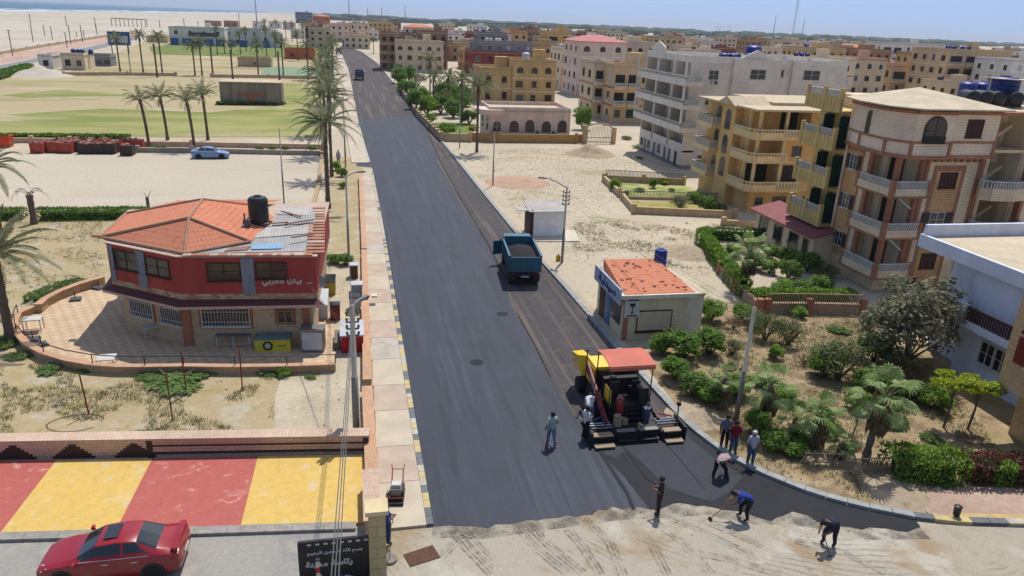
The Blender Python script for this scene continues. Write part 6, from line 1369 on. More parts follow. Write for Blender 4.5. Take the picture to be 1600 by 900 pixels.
fp=[(188,112,57,'far palm beside the blue billboard'),(224,114,52,'far palm left of the bare trunk'),(254,116,54,'far palm just right of the bare trunk'),(305,118,68,'first of a pair of far palms on the dry field'),(316,118,63,'second of a pair of far palms on the dry field'),(340,86,42,'far palm at the near edge of the green strip, left'),(351,84,62,'short far palm on the green strip'),(376,85,50,'far palm on the green strip before the blue hall'),(385,80,45,'slender far palm close behind the blue hall one'),(404,119,70,'far palm by the left post of the ball court'),(443,120,63,'far palm at the middle of the ball court'),(482,125,66,'far palm at the right end of the ball court'),(431,89,52,'far palm between court and green strip'),(466,95,50,'far palm near the terracotta wall'),(417,88,42,'tall far palm left of the court wall'),(402,84,58,'far palm in front of the white hall'),(362,84,66,'short far palm near the white vans'),(457,66,34,'distant palm before the beach houses, left'),(474,68,36,'distant palm before the beach houses, right'),(447,62,33,'distant palm in the hazy cluster, middle'),(432,60,32,'distant palm in the hazy cluster, left'),(490,72,38,'distant palm beside the pavement row'),(415,58,30,'distant palm at the left end of the hazy cluster')]
for i,(x,y,t,l) in enumerate(fp): pp(x,y,t+3,l,(DPf,DPf2)[i%2],r=.22,sc=1.15,group='palms scattered on the far fields')
for x,y,t,l in ((246,121,68,'bare palm trunk without crown, leftmost'),(333,120,70,'bare palm trunk without crown, middle'),(364,125,78,'bare palm trunk without crown, right of the middle'),(437,127,80,'bare palm trunk at the ball court corner')):
    p,h=HT(x,y,t); o=thing('palm_trunk',l,'dead palm',(p.x,p.y,0),0,'bare palm trunks on the field'); q=bpy.data.objects.new('trunk',trunk_mesh(h,.26)); C.objects.link(q); q.parent=o
# right of the road
for i,(x,y,t,l) in enumerate(((745,238,132,'feathery palm in the walled garden beside the pink villa'),(721,192,124,'palm with pale crown left of the pink villa palm'),(677,166,118,'green palm in the roadside garden thicket'),(672,150,93,'tall fan palm before the beige apartments'),(584,84,62,'small palm tree by the grey wall at the road bend'),(700,175,118,'leaning palm between the roadside garden trees'))):
    pp(x,y,t,l,(DP2,DPf,DPf2)[i%3] if i else DP2,r=.2,sc=1.05,group='palms across the road')
# cut-off palms at the left edge
X,Z=PY(-12,392,43); palm('date palm whose fronds reach in at the left edge, nearer one',X,43,Z,DP1,r=.26,sc=.95)
X,Z=PY(-22,258,62); palm('date palm whose fronds reach in at the left edge, farther one',X,62,Z,DP2,r=.26,sc=1.0)
p,h=HT(54,350,305); o=thing('dead_palm','short dead palm with drooping brown leaves by the left hedge','dead palm',(p.x,p.y,0)); q=bpy.data.objects.new('trunk',trunk_mesh(h,.28)); C.objects.link(q); q.parent=o
b=MB(); 
for k in range(5): frond(b,(0,0,h),k*1.3,.9,2.2,.32,10,.35,.02)
b.build('dry_fronds',m_palmdry,o,uv=False)
p,h=HT(232,326,308); o=thing('dead_sapling','small dead forked stump behind the restaurant roof ridge','dead tree',(p.x,p.y,0)); q=MB(); q.tube([(0,0,0),(0,0,h)],.15); q.tube([(0,0,h*.8),(.4,0,h*1.6)],[.05,.01]); q.tube([(0,0,h*.8),(-.2,0,h*1.4)],[.05,.01]); q.build('trunk',m_wood,o)
# fan palms
def fan_mesh(seed,nf,L,R,seg=16):
    rg=random.Random(seed); b=MB()
    for k in range(nf):
        t=k/nf; az=k*2.399; el=lerp(1.4,-.75,t**.85)+rg.uniform(-.12,.12); d=Vector((math.cos(az)*math.cos(el),math.sin(az)*math.cos(el),math.sin(el))); o=Vector((0,0,0)); e=o+d*L*rg.uniform(.8,1.1)+Vector((0,0,-.12*L*(t))); b.tube([o,e],[.022,.012],3,0,cap=False)
        s_=d.cross(Vector((0,0,1))); s_=(s_.normalized() if s_.length>.05 else Vector((1,0,0))); u=s_.cross(d).normalized(); r=R*rg.uniform(.85,1.1)
        for j in range(seg):
            a=lerp(-1.45,1.45,(j+.5)/seg); a0=a-1.45/seg*.9; a1=a+1.45/seg*.9; rr=r*(1-.25*abs(a)/1.45)
            f0=(d*math.cos(a0)+s_*math.sin(a0)+u*.12*abs(math.sin(a0))); f1=(d*math.cos(a1)+s_*math.sin(a1)+u*.12*abs(math.sin(a1))); fm=d*math.cos(a)+s_*math.sin(a)
            m1=e+f0*rr*.6; m2=e+f1*rr*.6; tip=e+fm*rr+Vector((0,0,-.28*rr-.1*rg.random()))
            b.add([e,m1,tip,m2],[(0,1,2,3)],0)
    return b.mesh('fan_crown',m_fan,uv=False)
def skirt_mesh(seed,h,r):
    rg=random.Random(seed); b=MB()
    for k in range(60):
        az=rg.uniform(0,6.3); z=-rg.uniform(.1,h); d=Vector((math.cos(az),math.sin(az),0)); o=d*.12+Vector((0,0,z)); e=o+d*r*rg.uniform(.5,1)+Vector((0,0,-.5)); s_=Vector((-d.y,d.x,0))*.12; b.add([o,e-s_,e+Vector((0,0,-.25)),e+s_],[(0,1,2,3)])
    return b.mesh('dry_skirt',m_palmdry,uv=False)
FN=[fan_mesh(21,19,.85,.8,14),fan_mesh(22,16,.8,.8,14),fan_mesh(23,14,.7,.75,13)]; SKR=skirt_mesh(5,1.0,.35)
for i,(x,y,t,l,sc,ln) in enumerate(((1352,720,622,'leaning tall fan palm with spread crown and pale lattice guard at its foot',1.1,(.07,.0)),(1192,672,602,'fan palm right of the leaning garden pole',1.0,(.02,0)),(1272,700,648,'low bushy fan palm between two taller ones',1.0,(0,0)),(1163,455,392,'fan palm inside the clipped hedge before the cream flats',1.15,(.02,0)),(1128,640,590,'slim young palm by the green mound',.65,(0,0)),(1312,715,693,'small fan palm seedling near the lattice',.6,(0,0)),(1238,690,655,'stubby fan palm left of the low bushy one',.7,(0,0)))):
    p,h=HT(x,y,t); o=thing('fan_palm',l,'palm tree',(p.x,p.y,0),0,'fan palms in the gardens')
    q=bpy.data.objects.new('trunk',trunk_mesh(h,.17,ln,rough=.25)); C.objects.link(q); q.parent=o
    for nm,me in (('crown',FN[i%3]),('dry_skirt',SKR)): q=bpy.data.objects.new(nm,me); C.objects.link(q); q.parent=o; q.location=(ln[0]*h,ln[1]*h,h); q.scale=(sc,)*3; q.rotation_euler.z=i*1.1
# ---- leafy bushes
def leaf_mesh(name,seed,n,s,clumps,mat,stems=True,flat_=1.,fill=.35):
    "unit-size crown (radius 1, base at z=0, height 2*flat): leaves in clumps through the volume"
    rg=random.Random(seed); b=MB(); cl=[]
    for k in range(clumps):
        a=rg.uniform(0,6.3); z=rg.uniform(-.65,1); rr=math.sqrt(max(0,1-z*z)); q=rg.uniform(.35,.78); cl.append((Vector((rr*math.cos(a)*q,rr*math.sin(a)*q,z*q)),rg.uniform(.22,.42)))
    cl.append((Vector((0,0,0)),.6))
    for i in range(n):
        c0,r=rg.choice(cl); v=Vector((rg.gauss(0,1),rg.gauss(0,1),rg.gauss(0,1))).normalized(); p=c0+v*r*(rg.uniform(.55,1.05)); p.z=p.z*flat_+flat_
        if p.z<.02: p.z=rg.uniform(.02,.3)
        a=(v+Vector((rg.gauss(0,.7),rg.gauss(0,.7),rg.gauss(0,.7)+.4))).normalized(); t=a.orthogonal().normalized(); t=(Matrix.Rotation(rg.uniform(0,6.3),3,a)@t); w=a.cross(t); l=s*rg.uniform(.7,1.3)
        b.add([p-t*l,p+w*l*.5,p+t*l,p-w*l*.5],[(0,1,2,3)])
    return b.mesh(name,mat,uv=False)
def stem_mesh():
    b=MB(); rg=random.Random(3)
    for k in range(7): a=k*.9; b.tube([(0,0,0),(.3*math.cos(a),.3*math.sin(a),.6),(.65*math.cos(a),.65*math.sin(a),1.3)],[.05,.035,.01],4,cap=False)
    return b.mesh('stems',m_wood,uv=False)
STEM=stem_mesh()
LM={'bush':leaf_mesh('foliage',31,3600,.075,22,m_bush),'hedge':leaf_mesh('foliage',32,3600,.07,20,m_hedge),'grey':leaf_mesh('foliage',33,4200,.05,26,m_grey),'yel':leaf_mesh('foliage',34,2600,.07,12,m_yel2,flat_=.6),'olive':leaf_mesh('foliage',35,2400,.05,26,m_olive),'low':leaf_mesh('foliage',36,2200,.08,18,m_low,flat_=.45),'dry':leaf_mesh('foliage',37,900,.05,18,m_palmdry)}
def bush(px,py,w,h,kind,label,group=None,name='bush',z=0,at_=None,cat='bush'):
    p=P(px,py) if at_ is None else Vector((*at_,0)); o=thing(name,label,cat,(p.x,p.y+(w*(.05 if kind=='low' else .35) if at_ is None else 0),z),rnd.uniform(0,6.3),group); o.scale=(w/2,w/2,h/2)
    for nm,me in (('foliage',LM[kind]),('stems',STEM)): q=bpy.data.objects.new(nm,me); C.objects.link(q); q.parent=o
    return o
for a in ((1042,560,2.0,1.5,'bush','dense green bush nearest the kiosk corner'),(1078,572,2.6,1.9,'bush','biggest green mound between kiosk and canopy'),(1118,565,2.4,1.9,'bush','dense green bush right of the biggest mound'),(1062,603,2.0,1.5,'bush','green bush directly beside the paver canopy'),(1092,628,2.0,1.4,'bush','green bush halfway down the kerb side thicket'),(1128,640,2.2,1.5,'bush','lower green bush next to the slim young palm'),(1160,630,1.8,1.3,'bush','green bush at the lower right of the thicket'),(1118,508,2.2,1.6,'hedge','light green bush behind the kiosk annexe'),(1152,520,1.6,1.2,'dry','dry brownish bush behind the thicket'),(1205,540,2.2,2.0,'olive','loose shrub trained on wires in the garden, left'),(1243,548,2.4,2.0,'olive','loose shrub trained on wires in the garden, right'),(1215,565,1.2,.9,'hedge','small bright shrub in the dry garden'),(1192,690,1.7,1.5,'bush','dark green bush at the foot of the garden pole'),(1215,712,1.6,1.2,'bush','dark green bush behind the kerb edge'),(1330,610,3.6,2.7,'olive','large loose olive green shrub in the middle of the garden'),(1300,600,2.2,1.6,'bush','dark green shrub with red flowers at its left'),(1375,625,2.2,1.6,'bush','dark shrub under the big grey-green tree'),(1290,655,1.5,1.2,'low','pale green shrub left of the leaning fan palm'),(1410,640,1.6,1.1,'low','green plants behind the leaning fan palm'),(1478,650,2.0,1.4,'hedge','round green shrub between the thin yellow-green trees'),(1440,610,1.8,1.5,'dry','bare twiggy shrub before the white villa'),(1262,700,1.4,1.0,'bush','dark bush under the low fan palm'),(1330,700,1.0,.6,'low','small weeds beside the pale lattice'),(1255,500,1.5,.8,'hedge','small shrub inside the villa hedge')):
    bush(*a,group='garden bushes by the kerb')
for a in ((1208,432,1.8,1.3,'hedge','rounded shrub inside the clipped hedge, left'),(1240,440,2.2,1.6,'bush','larger shrub inside the clipped hedge, middle'),(1262,465,2.0,1.2,'bush','shrub inside the clipped hedge near the front'),(1255,405,2.6,2.0,'bush','tall shrub against the annexe wall'),(1225,395,1.6,1.6,'olive','olive shrub beside the hedge palm'),(962,300,1.8,1.5,'hedge','bright shrub at the left corner of the walled garden'),(978,306,1.2,1.,'yel','yellowish plant in the walled garden'),(1022,296,1.3,1.3,'hedge','round shrub in the middle of the walled garden'),(1050,300,1.2,.9,'low','small shrub at the right of the walled garden'),(1068,332,2.6,1.9,'olive','big grey-green shrub on the garden lawn corner'),(1108,334,2.4,1.9,'bush','big green shrub next to the ochre flats'),(915,205,4.5,4.5,'hedge','large bright green bush behind the iron gate'),(980,218,2.6,1.2,'low','creeping green plant by the red trimmed house, left'),(1000,232,2.6,1.2,'low','creeping green plant by the red trimmed house, right')):
    bush(*a,group='shrubs in the walled gardens')
for k,a in enumerate(((650,172,5,4.5,'bush'),(668,182,5,4,'hedge'),(690,180,5,4.5,'bush'),(710,186,5,4,'bush'),(640,150,5,4,'bush'),(655,135,5,4,'olive'),(622,122,5,4,'bush'),(625,132,6,5,'bush'),(685,205,4,2,'yel'),(700,212,4,2,'hedge'),(735,196,4,3,'bush'),(712,168,5,5,'hedge'),(606,100,5,4,'bush'),(630,150,3,2,'bush'),(662,160,4,3.5,'hedge'),(678,172,4,3,'bush'),(698,170,5,4.5,'olive'),(646,160,4,3,'bush'),(632,146,4,3.5,'hedge'),(722,180,5,4.5,'bush'),(728,168,5,5,'bush'),(690,160,5,5,'bush'),(672,195,3,2,'hedge'),(628,133,4,3.5,'hedge'),(740,205,2.5,1.5,'yel'),(619,112,4,4,'bush'),(640,128,5,5,'bush'),(705,155,5,5,'bush'))):
    bush(*a,'bushy green tree number crowding the roadside gardens' if False else ('dark ' if a[4]=='bush' else 'light ' if a[4]=='hedge' else 'yellowish ' if a[4]=='yel' else 'olive ')+'green garden tree in the thicket across the road',group='trees crowding the roadside gardens',name='garden_tree',cat='tree')
for k,a in enumerate(((268,600,3.6,.7,'low','wide creeping bush below the terrace wall, left of the red posts'),(228,590,1.6,.5,'low','small end of creeping bush at the terrace wall'),(318,588,1.4,.5,'low','creeping bush right of the red post by the wall'),(8,540,1.9,.9,'low','low bush outside the terrace wall at the far left'),(30,560,1.5,.6,'low','low bush at the far left below the wall bend'),(75,580,1.6,.6,'low','low flowering bush below the terrace wall bend'),(135,580,1.0,.4,'low','small tuft below the low white table'),(420,585,1.4,.6,'low','weeds at the right end of the terrace wall'),(442,592,1.0,.5,'hedge','taller weed beside the pale paving'),(486,592,.7,.35,'low','small weed on the pale paving'),(218,684,1.6,.25,'low','flat weeds behind the long wall'),(526,268,1.8,1.2,'hedge','bush in the palm strip, farthest'),(534,278,1.6,1.2,'bush','bush in the palm strip, second from top'),(536,296,1.3,.8,'hedge','small bush in the palm strip'),(520,415,1.6,.8,'bush','green bush left in the lawn strip end'),(540,418,1.6,1.0,'bush','green bush right in the lawn strip end'),(12,500,1.2,.5,'low','low weeds beyond the terrace opening'))):
    bush(*a,group='low bushes around the restaurant')
# hedges
def hedge(label,pts,w,h,mat,n,seed,leaf=.09,group=None,extra=None,name='hedge'):
    rg=random.Random(seed); b=MB(); L=[(Vector(pts[i+1])-Vector(pts[i])).length for i in range(len(pts)-1)]; T=sum(L)
    for k in range(int(n*T)):
        d=rg.uniform(-.22,T+.22); i=0
        while d>L[i] and i<len(L)-1: d-=L[i]; i+=1
        a=Vector(pts[i]);e=Vector(pts[i+1]); dr=(e-a).normalized(); nn=Vector((-dr.y,dr.x)); f=rg.random(); bumpy=1+.18*mnoise.noise(Vector((a.x+d*.9,d*.8,seed)))
        if f<.5: u=rg.uniform(-w/2,w/2); z=h*bumpy*(1-.25*(abs(u)/(w/2))**3)+rg.gauss(0,.04)
        else: u=(w/2+rg.gauss(0,.05))*rg.choice((-1,1))*bumpy; z=rg.uniform(.03,h)
        q=a+dr*d+nn*u; p=Vector((q.x,q.y,z)); v=Vector((rg.gauss(0,1),rg.gauss(0,1),rg.gauss(.5,1))).normalized(); t=v.orthogonal().normalized(); wv_=v.cross(t); l=leaf*rg.uniform(.7,1.3); m=0
        if extra and mnoise.noise(Vector((p.x*.9,p.y*.9,7)))>extra: m=1
        b.add([p-t*l,p+wv_*l*.55,p+t*l,p-wv_*l*.55],[(0,1,2,3)],m)
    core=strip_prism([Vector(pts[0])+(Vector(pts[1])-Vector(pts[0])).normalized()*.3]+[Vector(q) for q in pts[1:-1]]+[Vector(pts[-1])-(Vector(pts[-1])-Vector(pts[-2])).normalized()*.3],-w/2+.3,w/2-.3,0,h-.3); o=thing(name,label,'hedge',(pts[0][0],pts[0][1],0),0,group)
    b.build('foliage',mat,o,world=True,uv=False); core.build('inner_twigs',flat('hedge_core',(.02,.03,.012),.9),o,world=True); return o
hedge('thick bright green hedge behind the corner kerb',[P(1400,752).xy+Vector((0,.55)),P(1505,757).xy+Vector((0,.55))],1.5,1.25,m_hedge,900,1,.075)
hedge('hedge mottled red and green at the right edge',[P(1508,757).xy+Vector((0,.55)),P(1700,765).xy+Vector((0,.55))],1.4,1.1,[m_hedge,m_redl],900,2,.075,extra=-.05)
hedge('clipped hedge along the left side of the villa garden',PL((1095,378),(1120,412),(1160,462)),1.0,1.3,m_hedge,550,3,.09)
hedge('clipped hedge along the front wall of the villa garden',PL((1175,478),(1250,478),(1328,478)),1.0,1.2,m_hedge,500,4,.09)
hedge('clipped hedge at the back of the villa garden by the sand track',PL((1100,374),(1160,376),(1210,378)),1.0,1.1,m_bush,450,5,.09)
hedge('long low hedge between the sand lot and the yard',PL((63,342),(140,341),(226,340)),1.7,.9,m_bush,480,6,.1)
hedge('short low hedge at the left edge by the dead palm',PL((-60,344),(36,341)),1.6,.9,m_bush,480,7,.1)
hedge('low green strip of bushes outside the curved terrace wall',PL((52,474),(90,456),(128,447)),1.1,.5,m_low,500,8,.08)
hedge('green hedge beside the far coast road',PL((-60,138),(0,122),(44,109)),3.0,1.6,m_bush,60,9,.3)
hedge('dark clipped verge along the lawn edge',PL((-90,216),(50,216),(200,217)),1.0,.6,m_bush,90,10,.22)
for k,x in enumerate((240,252,405,424,446,487)): bush(x,237,1.5,.8,'bush','small round bush in the planter behind the sand lot',group='small bushes in the planter',name='planter_bush')
hedge('dark grass tuft row at the foot of the old painted wall',PL((340,164),(445,164)),1.5,.6,m_bush,60,12,.25)
# crown trees
def crown_tree(label,px,py,ytop,w,h,kind,tr=.09,n=1,name='tree'):
    p,hh=HT(px,py,ytop); o=thing(name,label,'tree',(p.x,p.y,0)); q=MB(); z0=hh-h*.8
    q.tube([(0,0,0),(.1,0,z0*.6),(0,0,z0+h*.3)],[tr*1.3,tr,tr*.6],7)
    for k in range(6): a=k*1.05; q.tube([(0,0,z0*.8),(w*.3*math.cos(a),w*.3*math.sin(a),z0+h*.45)],[tr*.5,tr*.15],5)
    q.build('trunk',m_wood,o); c_=bpy.data.objects.new('crown',LM[kind]); C.objects.link(c_); c_.parent=o; c_.location=(0,0,z0); c_.scale=(w/2,w/2,h/2); return o
crown_tree('large grey-green leafy tree in front of the white villa',1412,575,452,7.0,5.6,'grey',.16)
crown_tree('small yellow-green flat topped tree, left of the pair',1474,668,573,2.3,1.7,'yel',.05); crown_tree('small yellow-green flat topped tree, right of the pair',1512,671,580,2.2,1.6,'yel',.05)
crown_tree('tiny thin sapling beneath the big grey-green tree',1332,680,625,.9,1.2,'olive',.03)
# lattice guards and garden low walls
m_lat=plain('weathered_lattice',c(176,160,140),.9)
def lattice(label,px,py,rz,L=1.8,h=.8):
    p=P(px,py); o=thing('wooden_lattice',label,'lattice fence',(p.x,p.y,0),rz,'broken wooden lattice guards'); q=MB()
    for k in range(7): x=-L/2+k*L/6; q.bar((x-.2,0,0),(x+.2,0,h),.03,.02); q.bar((x+.2,.03,0),(x-.2,.03,h),.03,.02)
    q.bar((-L/2,0,h*.8),(L/2,0,h*.8),.03,.05); q.bar((-L/2,0,h*.25),(L/2,0,h*.25),.03,.05); q.build('slats',m_lat,o)
lattice('lattice guard left of the leaning fan palm trunk',1285,728,-.2); lattice('lattice guard around the leaning fan palm trunk',1360,738,-.05,2.2,.9); lattice('short lattice guard standing left of the palm trunk',1338,752,1.2,1.2,.8)
m_gw=plain('sand_garden_wall',c(216,190,148),.9,mode='pos',var=(.8,1.08)); m_gw2=brick('pinkish_garden_wall',c(206,176,150),c(190,156,130),c(160,140,120),.4,.2,.015)
def gwall(label,pxs,h,w,mat,pil=True,mp=None,every=None,rail=None):
    pts=PL(*pxs); o=thing('garden_wall',label,'garden wall',(pts[0].x,pts[0].y,0)); strip_prism(pts,-w/2,w/2,0,h).build('wall',mat,o,world=True)
    strip_prism(pts,-w/2-.05,w/2+.05,h,h+.07).build('coping',mat,o,world=True)
    L=[]; 
    for i in range(len(pts)-1):
        d=(pts[i+1]-pts[i]).length; n=max(1,int(d/(every or 3.5)))
        L+=[pts[i].lerp(pts[i+1],k/n) for k in range(n)]
    for q in L+[pts[-1]]: MB().cbox(q.x,q.y,0,w+.18,w+.18,h+.35).build('pillar',mp or mat,o,world=True)
    if rail:
        b=MB()
        for i in range(len(pts)-1):
            d=(pts[i+1]-pts[i]).length; n=int(d/.16)
            for k in range(n): q=pts[i].lerp(pts[i+1],k/n); b.cbox(q.x,q.y,h+.07,.05,.05,.6)
            b.bar((*pts[i],h+.7),(*pts[i+1],h+.7),.07,.06)
        b.build('railing',rail,o,world=True)
    return o
gwall('pink wall with brick pillars round the clipped hedge garden, front part',((1197,490),(1262,490),(1345,492)),.75,.22,m_gw2,mp=m_redbk,rail=m_tanfr)
gwall('pink curved wall with brick pillars round the clipped hedge garden, left part',((1124,428),(1150,458),(1185,490)),.75,.22,m_gw2,mp=m_redbk,every=2.8)
gwall('sand coloured wall round the small lawn beside the ochre flats',((972,312),(990,334),(1148,341)),.7,.22,m_gw,every=7)
gwall('sand coloured wall with grey posts round the shrub garden',((943,284),(968,308)),.7,.22,m_gw,every=3)
gwall('far wall of the shrub garden beside the ochre flats',((945,283),(1005,286),(1068,289)),.7,.2,m_gw,every=6,rail=m_greysh)
gwall('cross railing between shrub garden and small lawn',((975,311),(1060,313),(1130,315)),.25,.12,m_gw,every=9,rail=m_greysh)
sheet('garden_lawn',PL((978,314),(992,333),(1145,340),(1130,316)),.03,ground_mat('dry_lawn',c(190,170,110),[(c(140,150,80),.5,.45,.62,.8,(1,1,1))])); sheet('garden_lawn',PL((946,286),(975,310),(1125,313),(1068,290)),.03,ground_mat('garden_ground',c(196,190,130),[(c(140,160,80),.6,.42,.6,.9,(1,1,1))]))
gwall('low kerb wall of the yard behind the ochre flats',((1130,352),(1200,356),(1240,358)),.5,.25,m_gw,every=6)
gwall('scalloped yellow wall in front of the pink villa',((735,221),(780,223),(900,224),(915,222)),1.3,.25,plain('ochre_wall',c(200,160,100),.9,mode='pos'),every=8)
gwall('sand wall with pillars around the green roadside garden',((650,180),(672,203),(690,221),(735,222)),1.2,.3,m_gw,every=3)
gwall('brown low wall along the roadside thicket',((622,140),(640,164),(650,180)),1.2,.3,m_gw2,every=6)
sheet('garden_lawn',PL((665,192),(700,215),(745,215),(730,192)),.05,m_lawn2)
p0=P(912,224); ga=thing('iron_gate','arched wrought iron gate between sand pillars beside the pink villa','gate',(p0.x,p0.y,0)); MB().cbox(.1,0,0,.7,.5,2.9).build('pillar',m_gw,ga); MB().cbox(5.0,0,0,.7,.5,2.6).build('pillar',m_gw,ga)
b=MB(); 
for k in range(17): x=.5+k*.26; b.cbox(x,0,.1,.05,.05,2.2+.6*math.sin(PI*k/16)) 
b.box(.4,-.02,.9,4.8,.02,1.0); b.box(.4,-.02,.2,4.8,.02,.3); b.build('bars',m_black,ga); b=MB(); b.tube([(.2,0,2.7),(1.5,0,3.1),(2.6,0,3.2),(3.8,0,3.0),(4.8,0,2.5)],.14,5); b.build('arch',m_gw,ga)
# planter walls around the sand lot
gwall('long low planter wall behind the sand lot, right part',((216,238),(300,238.5),(505,243)),.55,.3,plain('planter_stone',c(186,172,156),.9,mode='pos'),every=40)
gwall('second low planter wall behind the parked blue car',((160,228),(300,229),(505,233)),.6,.3,m_fw,every=12)
gwall('low planter wall left of the crates',((-60,223),(50,223),(110,224)),.6,.3,m_fw,every=20)
gwall('low kerb wall between sand lot and palm strip',((503,245),(499,290),(488,330)),.35,.3,m_tw,every=30)
# dirt mounds
def mound(label,px,py,w,h,mat):
    p=P(px,py); b=MB(); n=18; vs=[];fs=[]
    for i in range(n+1):
        for j in range(n+1):
            x,y=(i/n*2-1),(j/n*2-1); r=math.sqrt(x*x+y*y); z=max(0,(1-r))**1.1*h*(1+.5*mnoise.noise(Vector((x*4,y*4,px))))+.0; vs.append((x*w/2,y*w/2,z if r<1 else -.02))
    b.add(vs,[(i*(n+1)+j,(i+1)*(n+1)+j,(i+1)*(n+1)+j+1,i*(n+1)+j+1) for i in range(n) for j in range(n)]); o=b.build('dirt_mound',mat,loc=(p.x,p.y,.01),smooth=True); tag(o,label,'mound')
m_mound=ground_mat('mound_soil',c(190,172,146),[(c(160,140,116),2,.5,.65,.7,(1,1,1))],.1)
mound('grey heap of soil beside the pink villa wall',922,241,7.5,1.6,m_mound); mound('flat reddish heap of sand on the vacant lot',808,285,8,.5,ground_mat('pink_soil',c(206,172,146),[(c(186,150,126),1,.5,.65,.7,(1,1,1))]))
mound('pile of stones at the end of the clipped hedge',1075,395,5,.5,m_mound); mound('dug earth behind the kerb near the leaning palm',1400,770,3.0,.35,m_mound); mound('sandy bank between the thicket and kerb',1085,650,3.0,.3,m_mound)
mound('sand drift beside the coast road houses',62,118,16,2.2,m_beach)
# ================================================================ the town and the far shore
WC={'cream':c(222,204,174,1.45),'beige':c(214,194,164,1.4),'white':c(228,224,216,1.4),'ochre':c(204,170,116,1.35),'pink':c(222,198,184,1.4),'maroon':c(148,76,70,1.2),'grey':c(140,142,150,1.3),'brown':c(172,132,102,1.3),'mustard':c(214,176,106,1.4),'tan':c(206,178,140,1.4),'bluegrey':c(104,118,142),'orange':c(206,120,74,1.1),'block':c(166,136,116)}
RC_={'sand':c(222,204,172),'orange':c(218,140,104),'pink':c(216,140,134),'white':c(232,228,220),'grey':c(160,156,150)}
def wm(k): return stucco('town_render_'+k,WC[k],.82)
def rm(k): return plain('town_roof_'+k,RC_[k],.85,mode='pos',var=(.85,1.06),scale=.4)
def block(label,x,y,w,d,h,fl,wall,roof='flat',rc='sand',ncol=None,trim='cream',bal=(),side=True,arch=False,par=.7,group='blocks of the town behind',name='town_building',tanks=None,far=False,z0=0.,wfr='brown',lside=3):
    o=thing(name,label,'building',(x,y,0),0,group); W=wm(wall); b=MB(); b.box(x,y,z0,x+w,y+d,h); b.build('wall',W,o,world=True)
    b=MB()
    if roof=='flat':
        b.box(x-.15,y-.15,h,x+w+.15,y+d+.15,h+.15); b.build('roof',rm(rc),o,world=True); b=MB(); ring(b,x,y,x+w,y+d,h+.15,h+par,.2); b.build('parapet',W,o,world=True)
    elif roof=='hip':
        e=.5; z=h; r=min(w,d)*.35; b.add([(x-e,y-e,z),(x+w+e,y-e,z),(x+w+e,y+d+e,z),(x-e,y+d+e,z),(x+r,y+d/2,z+1.6),(x+w-r,y+d/2,z+1.6)],[(0,1,5,4),(1,2,5),(2,3,4,5),(3,0,4)]); b.box(x-e,y-e,z-.15,x+w+e,y+d+e,z-.002); b.build('roof',rm(rc),o,world=True)
    f=Fa(o,x,y,0); g=Fa(o,x,y+d,-90); sh=(h-.4-z0)/fl; f.z0=z0; g.z0=z0
    b=MB()
    for k in range(1,fl): f.box(b,-.05,w+.05,k*sh-.1,k*sh+.1,.002,.1); g.box(b,-.05,d+.05,k*sh-.1,k*sh+.1,.002,.1)
    if fl>1: b.build('floor_bands',plain('trim_'+trim,WC[trim],.8,mode='pos'),o,world=True)
    n=ncol or max(2,int(w/3.4)); 
    for F_,L_,nn in ((f,w,n),(g,d,max(1,int(d/4)) if side else 0)):
        for k in range(fl):
            for i in range(nn):
                u=(i+.5)*L_/nn; z=k*sh+.35*sh
                if (F_ is f and i in bal) and k>0:
                    F_.balcony(u-L_/nn*.46,u+L_/nn*.46,k*sh,1.3,W,m_white,.4,.95,style='solid' if far else 'bal'); 
                    q=MB(); F_.box(q,u-L_/nn*.36,u+L_/nn*.36,k*sh,k*sh+sh*.74,.002,.03); q.build('balcony_door',m_dark,o,world=True)
                else:
                    F_.win(u+rnd.uniform(-.15,.15),z,rnd.choice([1.0,1.25,1.5]),sh*rnd.choice([.38,.42]),'arch' if arch and k==fl-1 else rnd.choice(['slide','lou']) ,wfr if rnd.random()<.6 else rnd.choice(['grey','brown','tan','white']))
                    if rnd.random()<.22 and y<170: F_.ac(u+1.1,z-.3)
    if roof=='flat' and w>7 and z0==0 and fl>1: 
        q=MB(); q.box(x+w*.62,y+d*.45,h+.15,x+w*.62+2.6,y+d*.45+2.6,h+2.6); q.box(x+w*.62-.15,y+d*.45-.15,h+2.6,x+w*.62+2.75,y+d*.45+2.75,h+2.75); q.build('stair_head',W,o,world=True)
    if tanks:
        for i in range(tanks[1]): tank(x+w*.25+i*1.6+rnd.uniform(0,.3),y+d*.5+rnd.uniform(-1,1),h+.15,tanks[0],('%s tank on the roof of the %s'%(tanks[0],label.replace('block of flats','flats')))[:0]+tanks[2],1.4,.65,group='tanks on %s'%tanks[2].split(' on ')[-1])
    return o
def fpx(xl,xr,yt,yb,d,**k):
    "footprint from the pixels of its facade: left, right, roof and foot"
    a=P(xl,yb); X2=PY(xr,yb,a.y)[0]; _,h=HT(xl,yb,yt); return a.x,a.y,X2-a.x,d,h
def bl(label,xl,xr,yt,yb,d,fl,wall,**k): return block(label,*fpx(xl,xr,yt,yb,d),fl,wall,**k)
bl('beige two storey block with cream roof edge and palm in front beyond the milled road',618,693,66,112,16,3,'beige',ncol=5,arch=True)
bl('brown corner tower left of the beige block across the road',596,619,52,110,14,4,'brown',ncol=2)
bl('orange roofed house behind the beige block',632,678,42,78,14,3,'beige',roof='hip',rc='orange')
bl('cream three storey block with dark windows at the road bend',547,578,37,66,14,3,'cream',ncol=3,tanks=('blue',3,'blue tank on the cream block at the road bend'))
bl('mauve grey block left of the cream one at the road bend',517,546,38,66,14,3,'pink',ncol=3)
bl('terracotta roofed house among far palms',490,516,25,50,16,3,'orange',roof='hip',rc='orange')
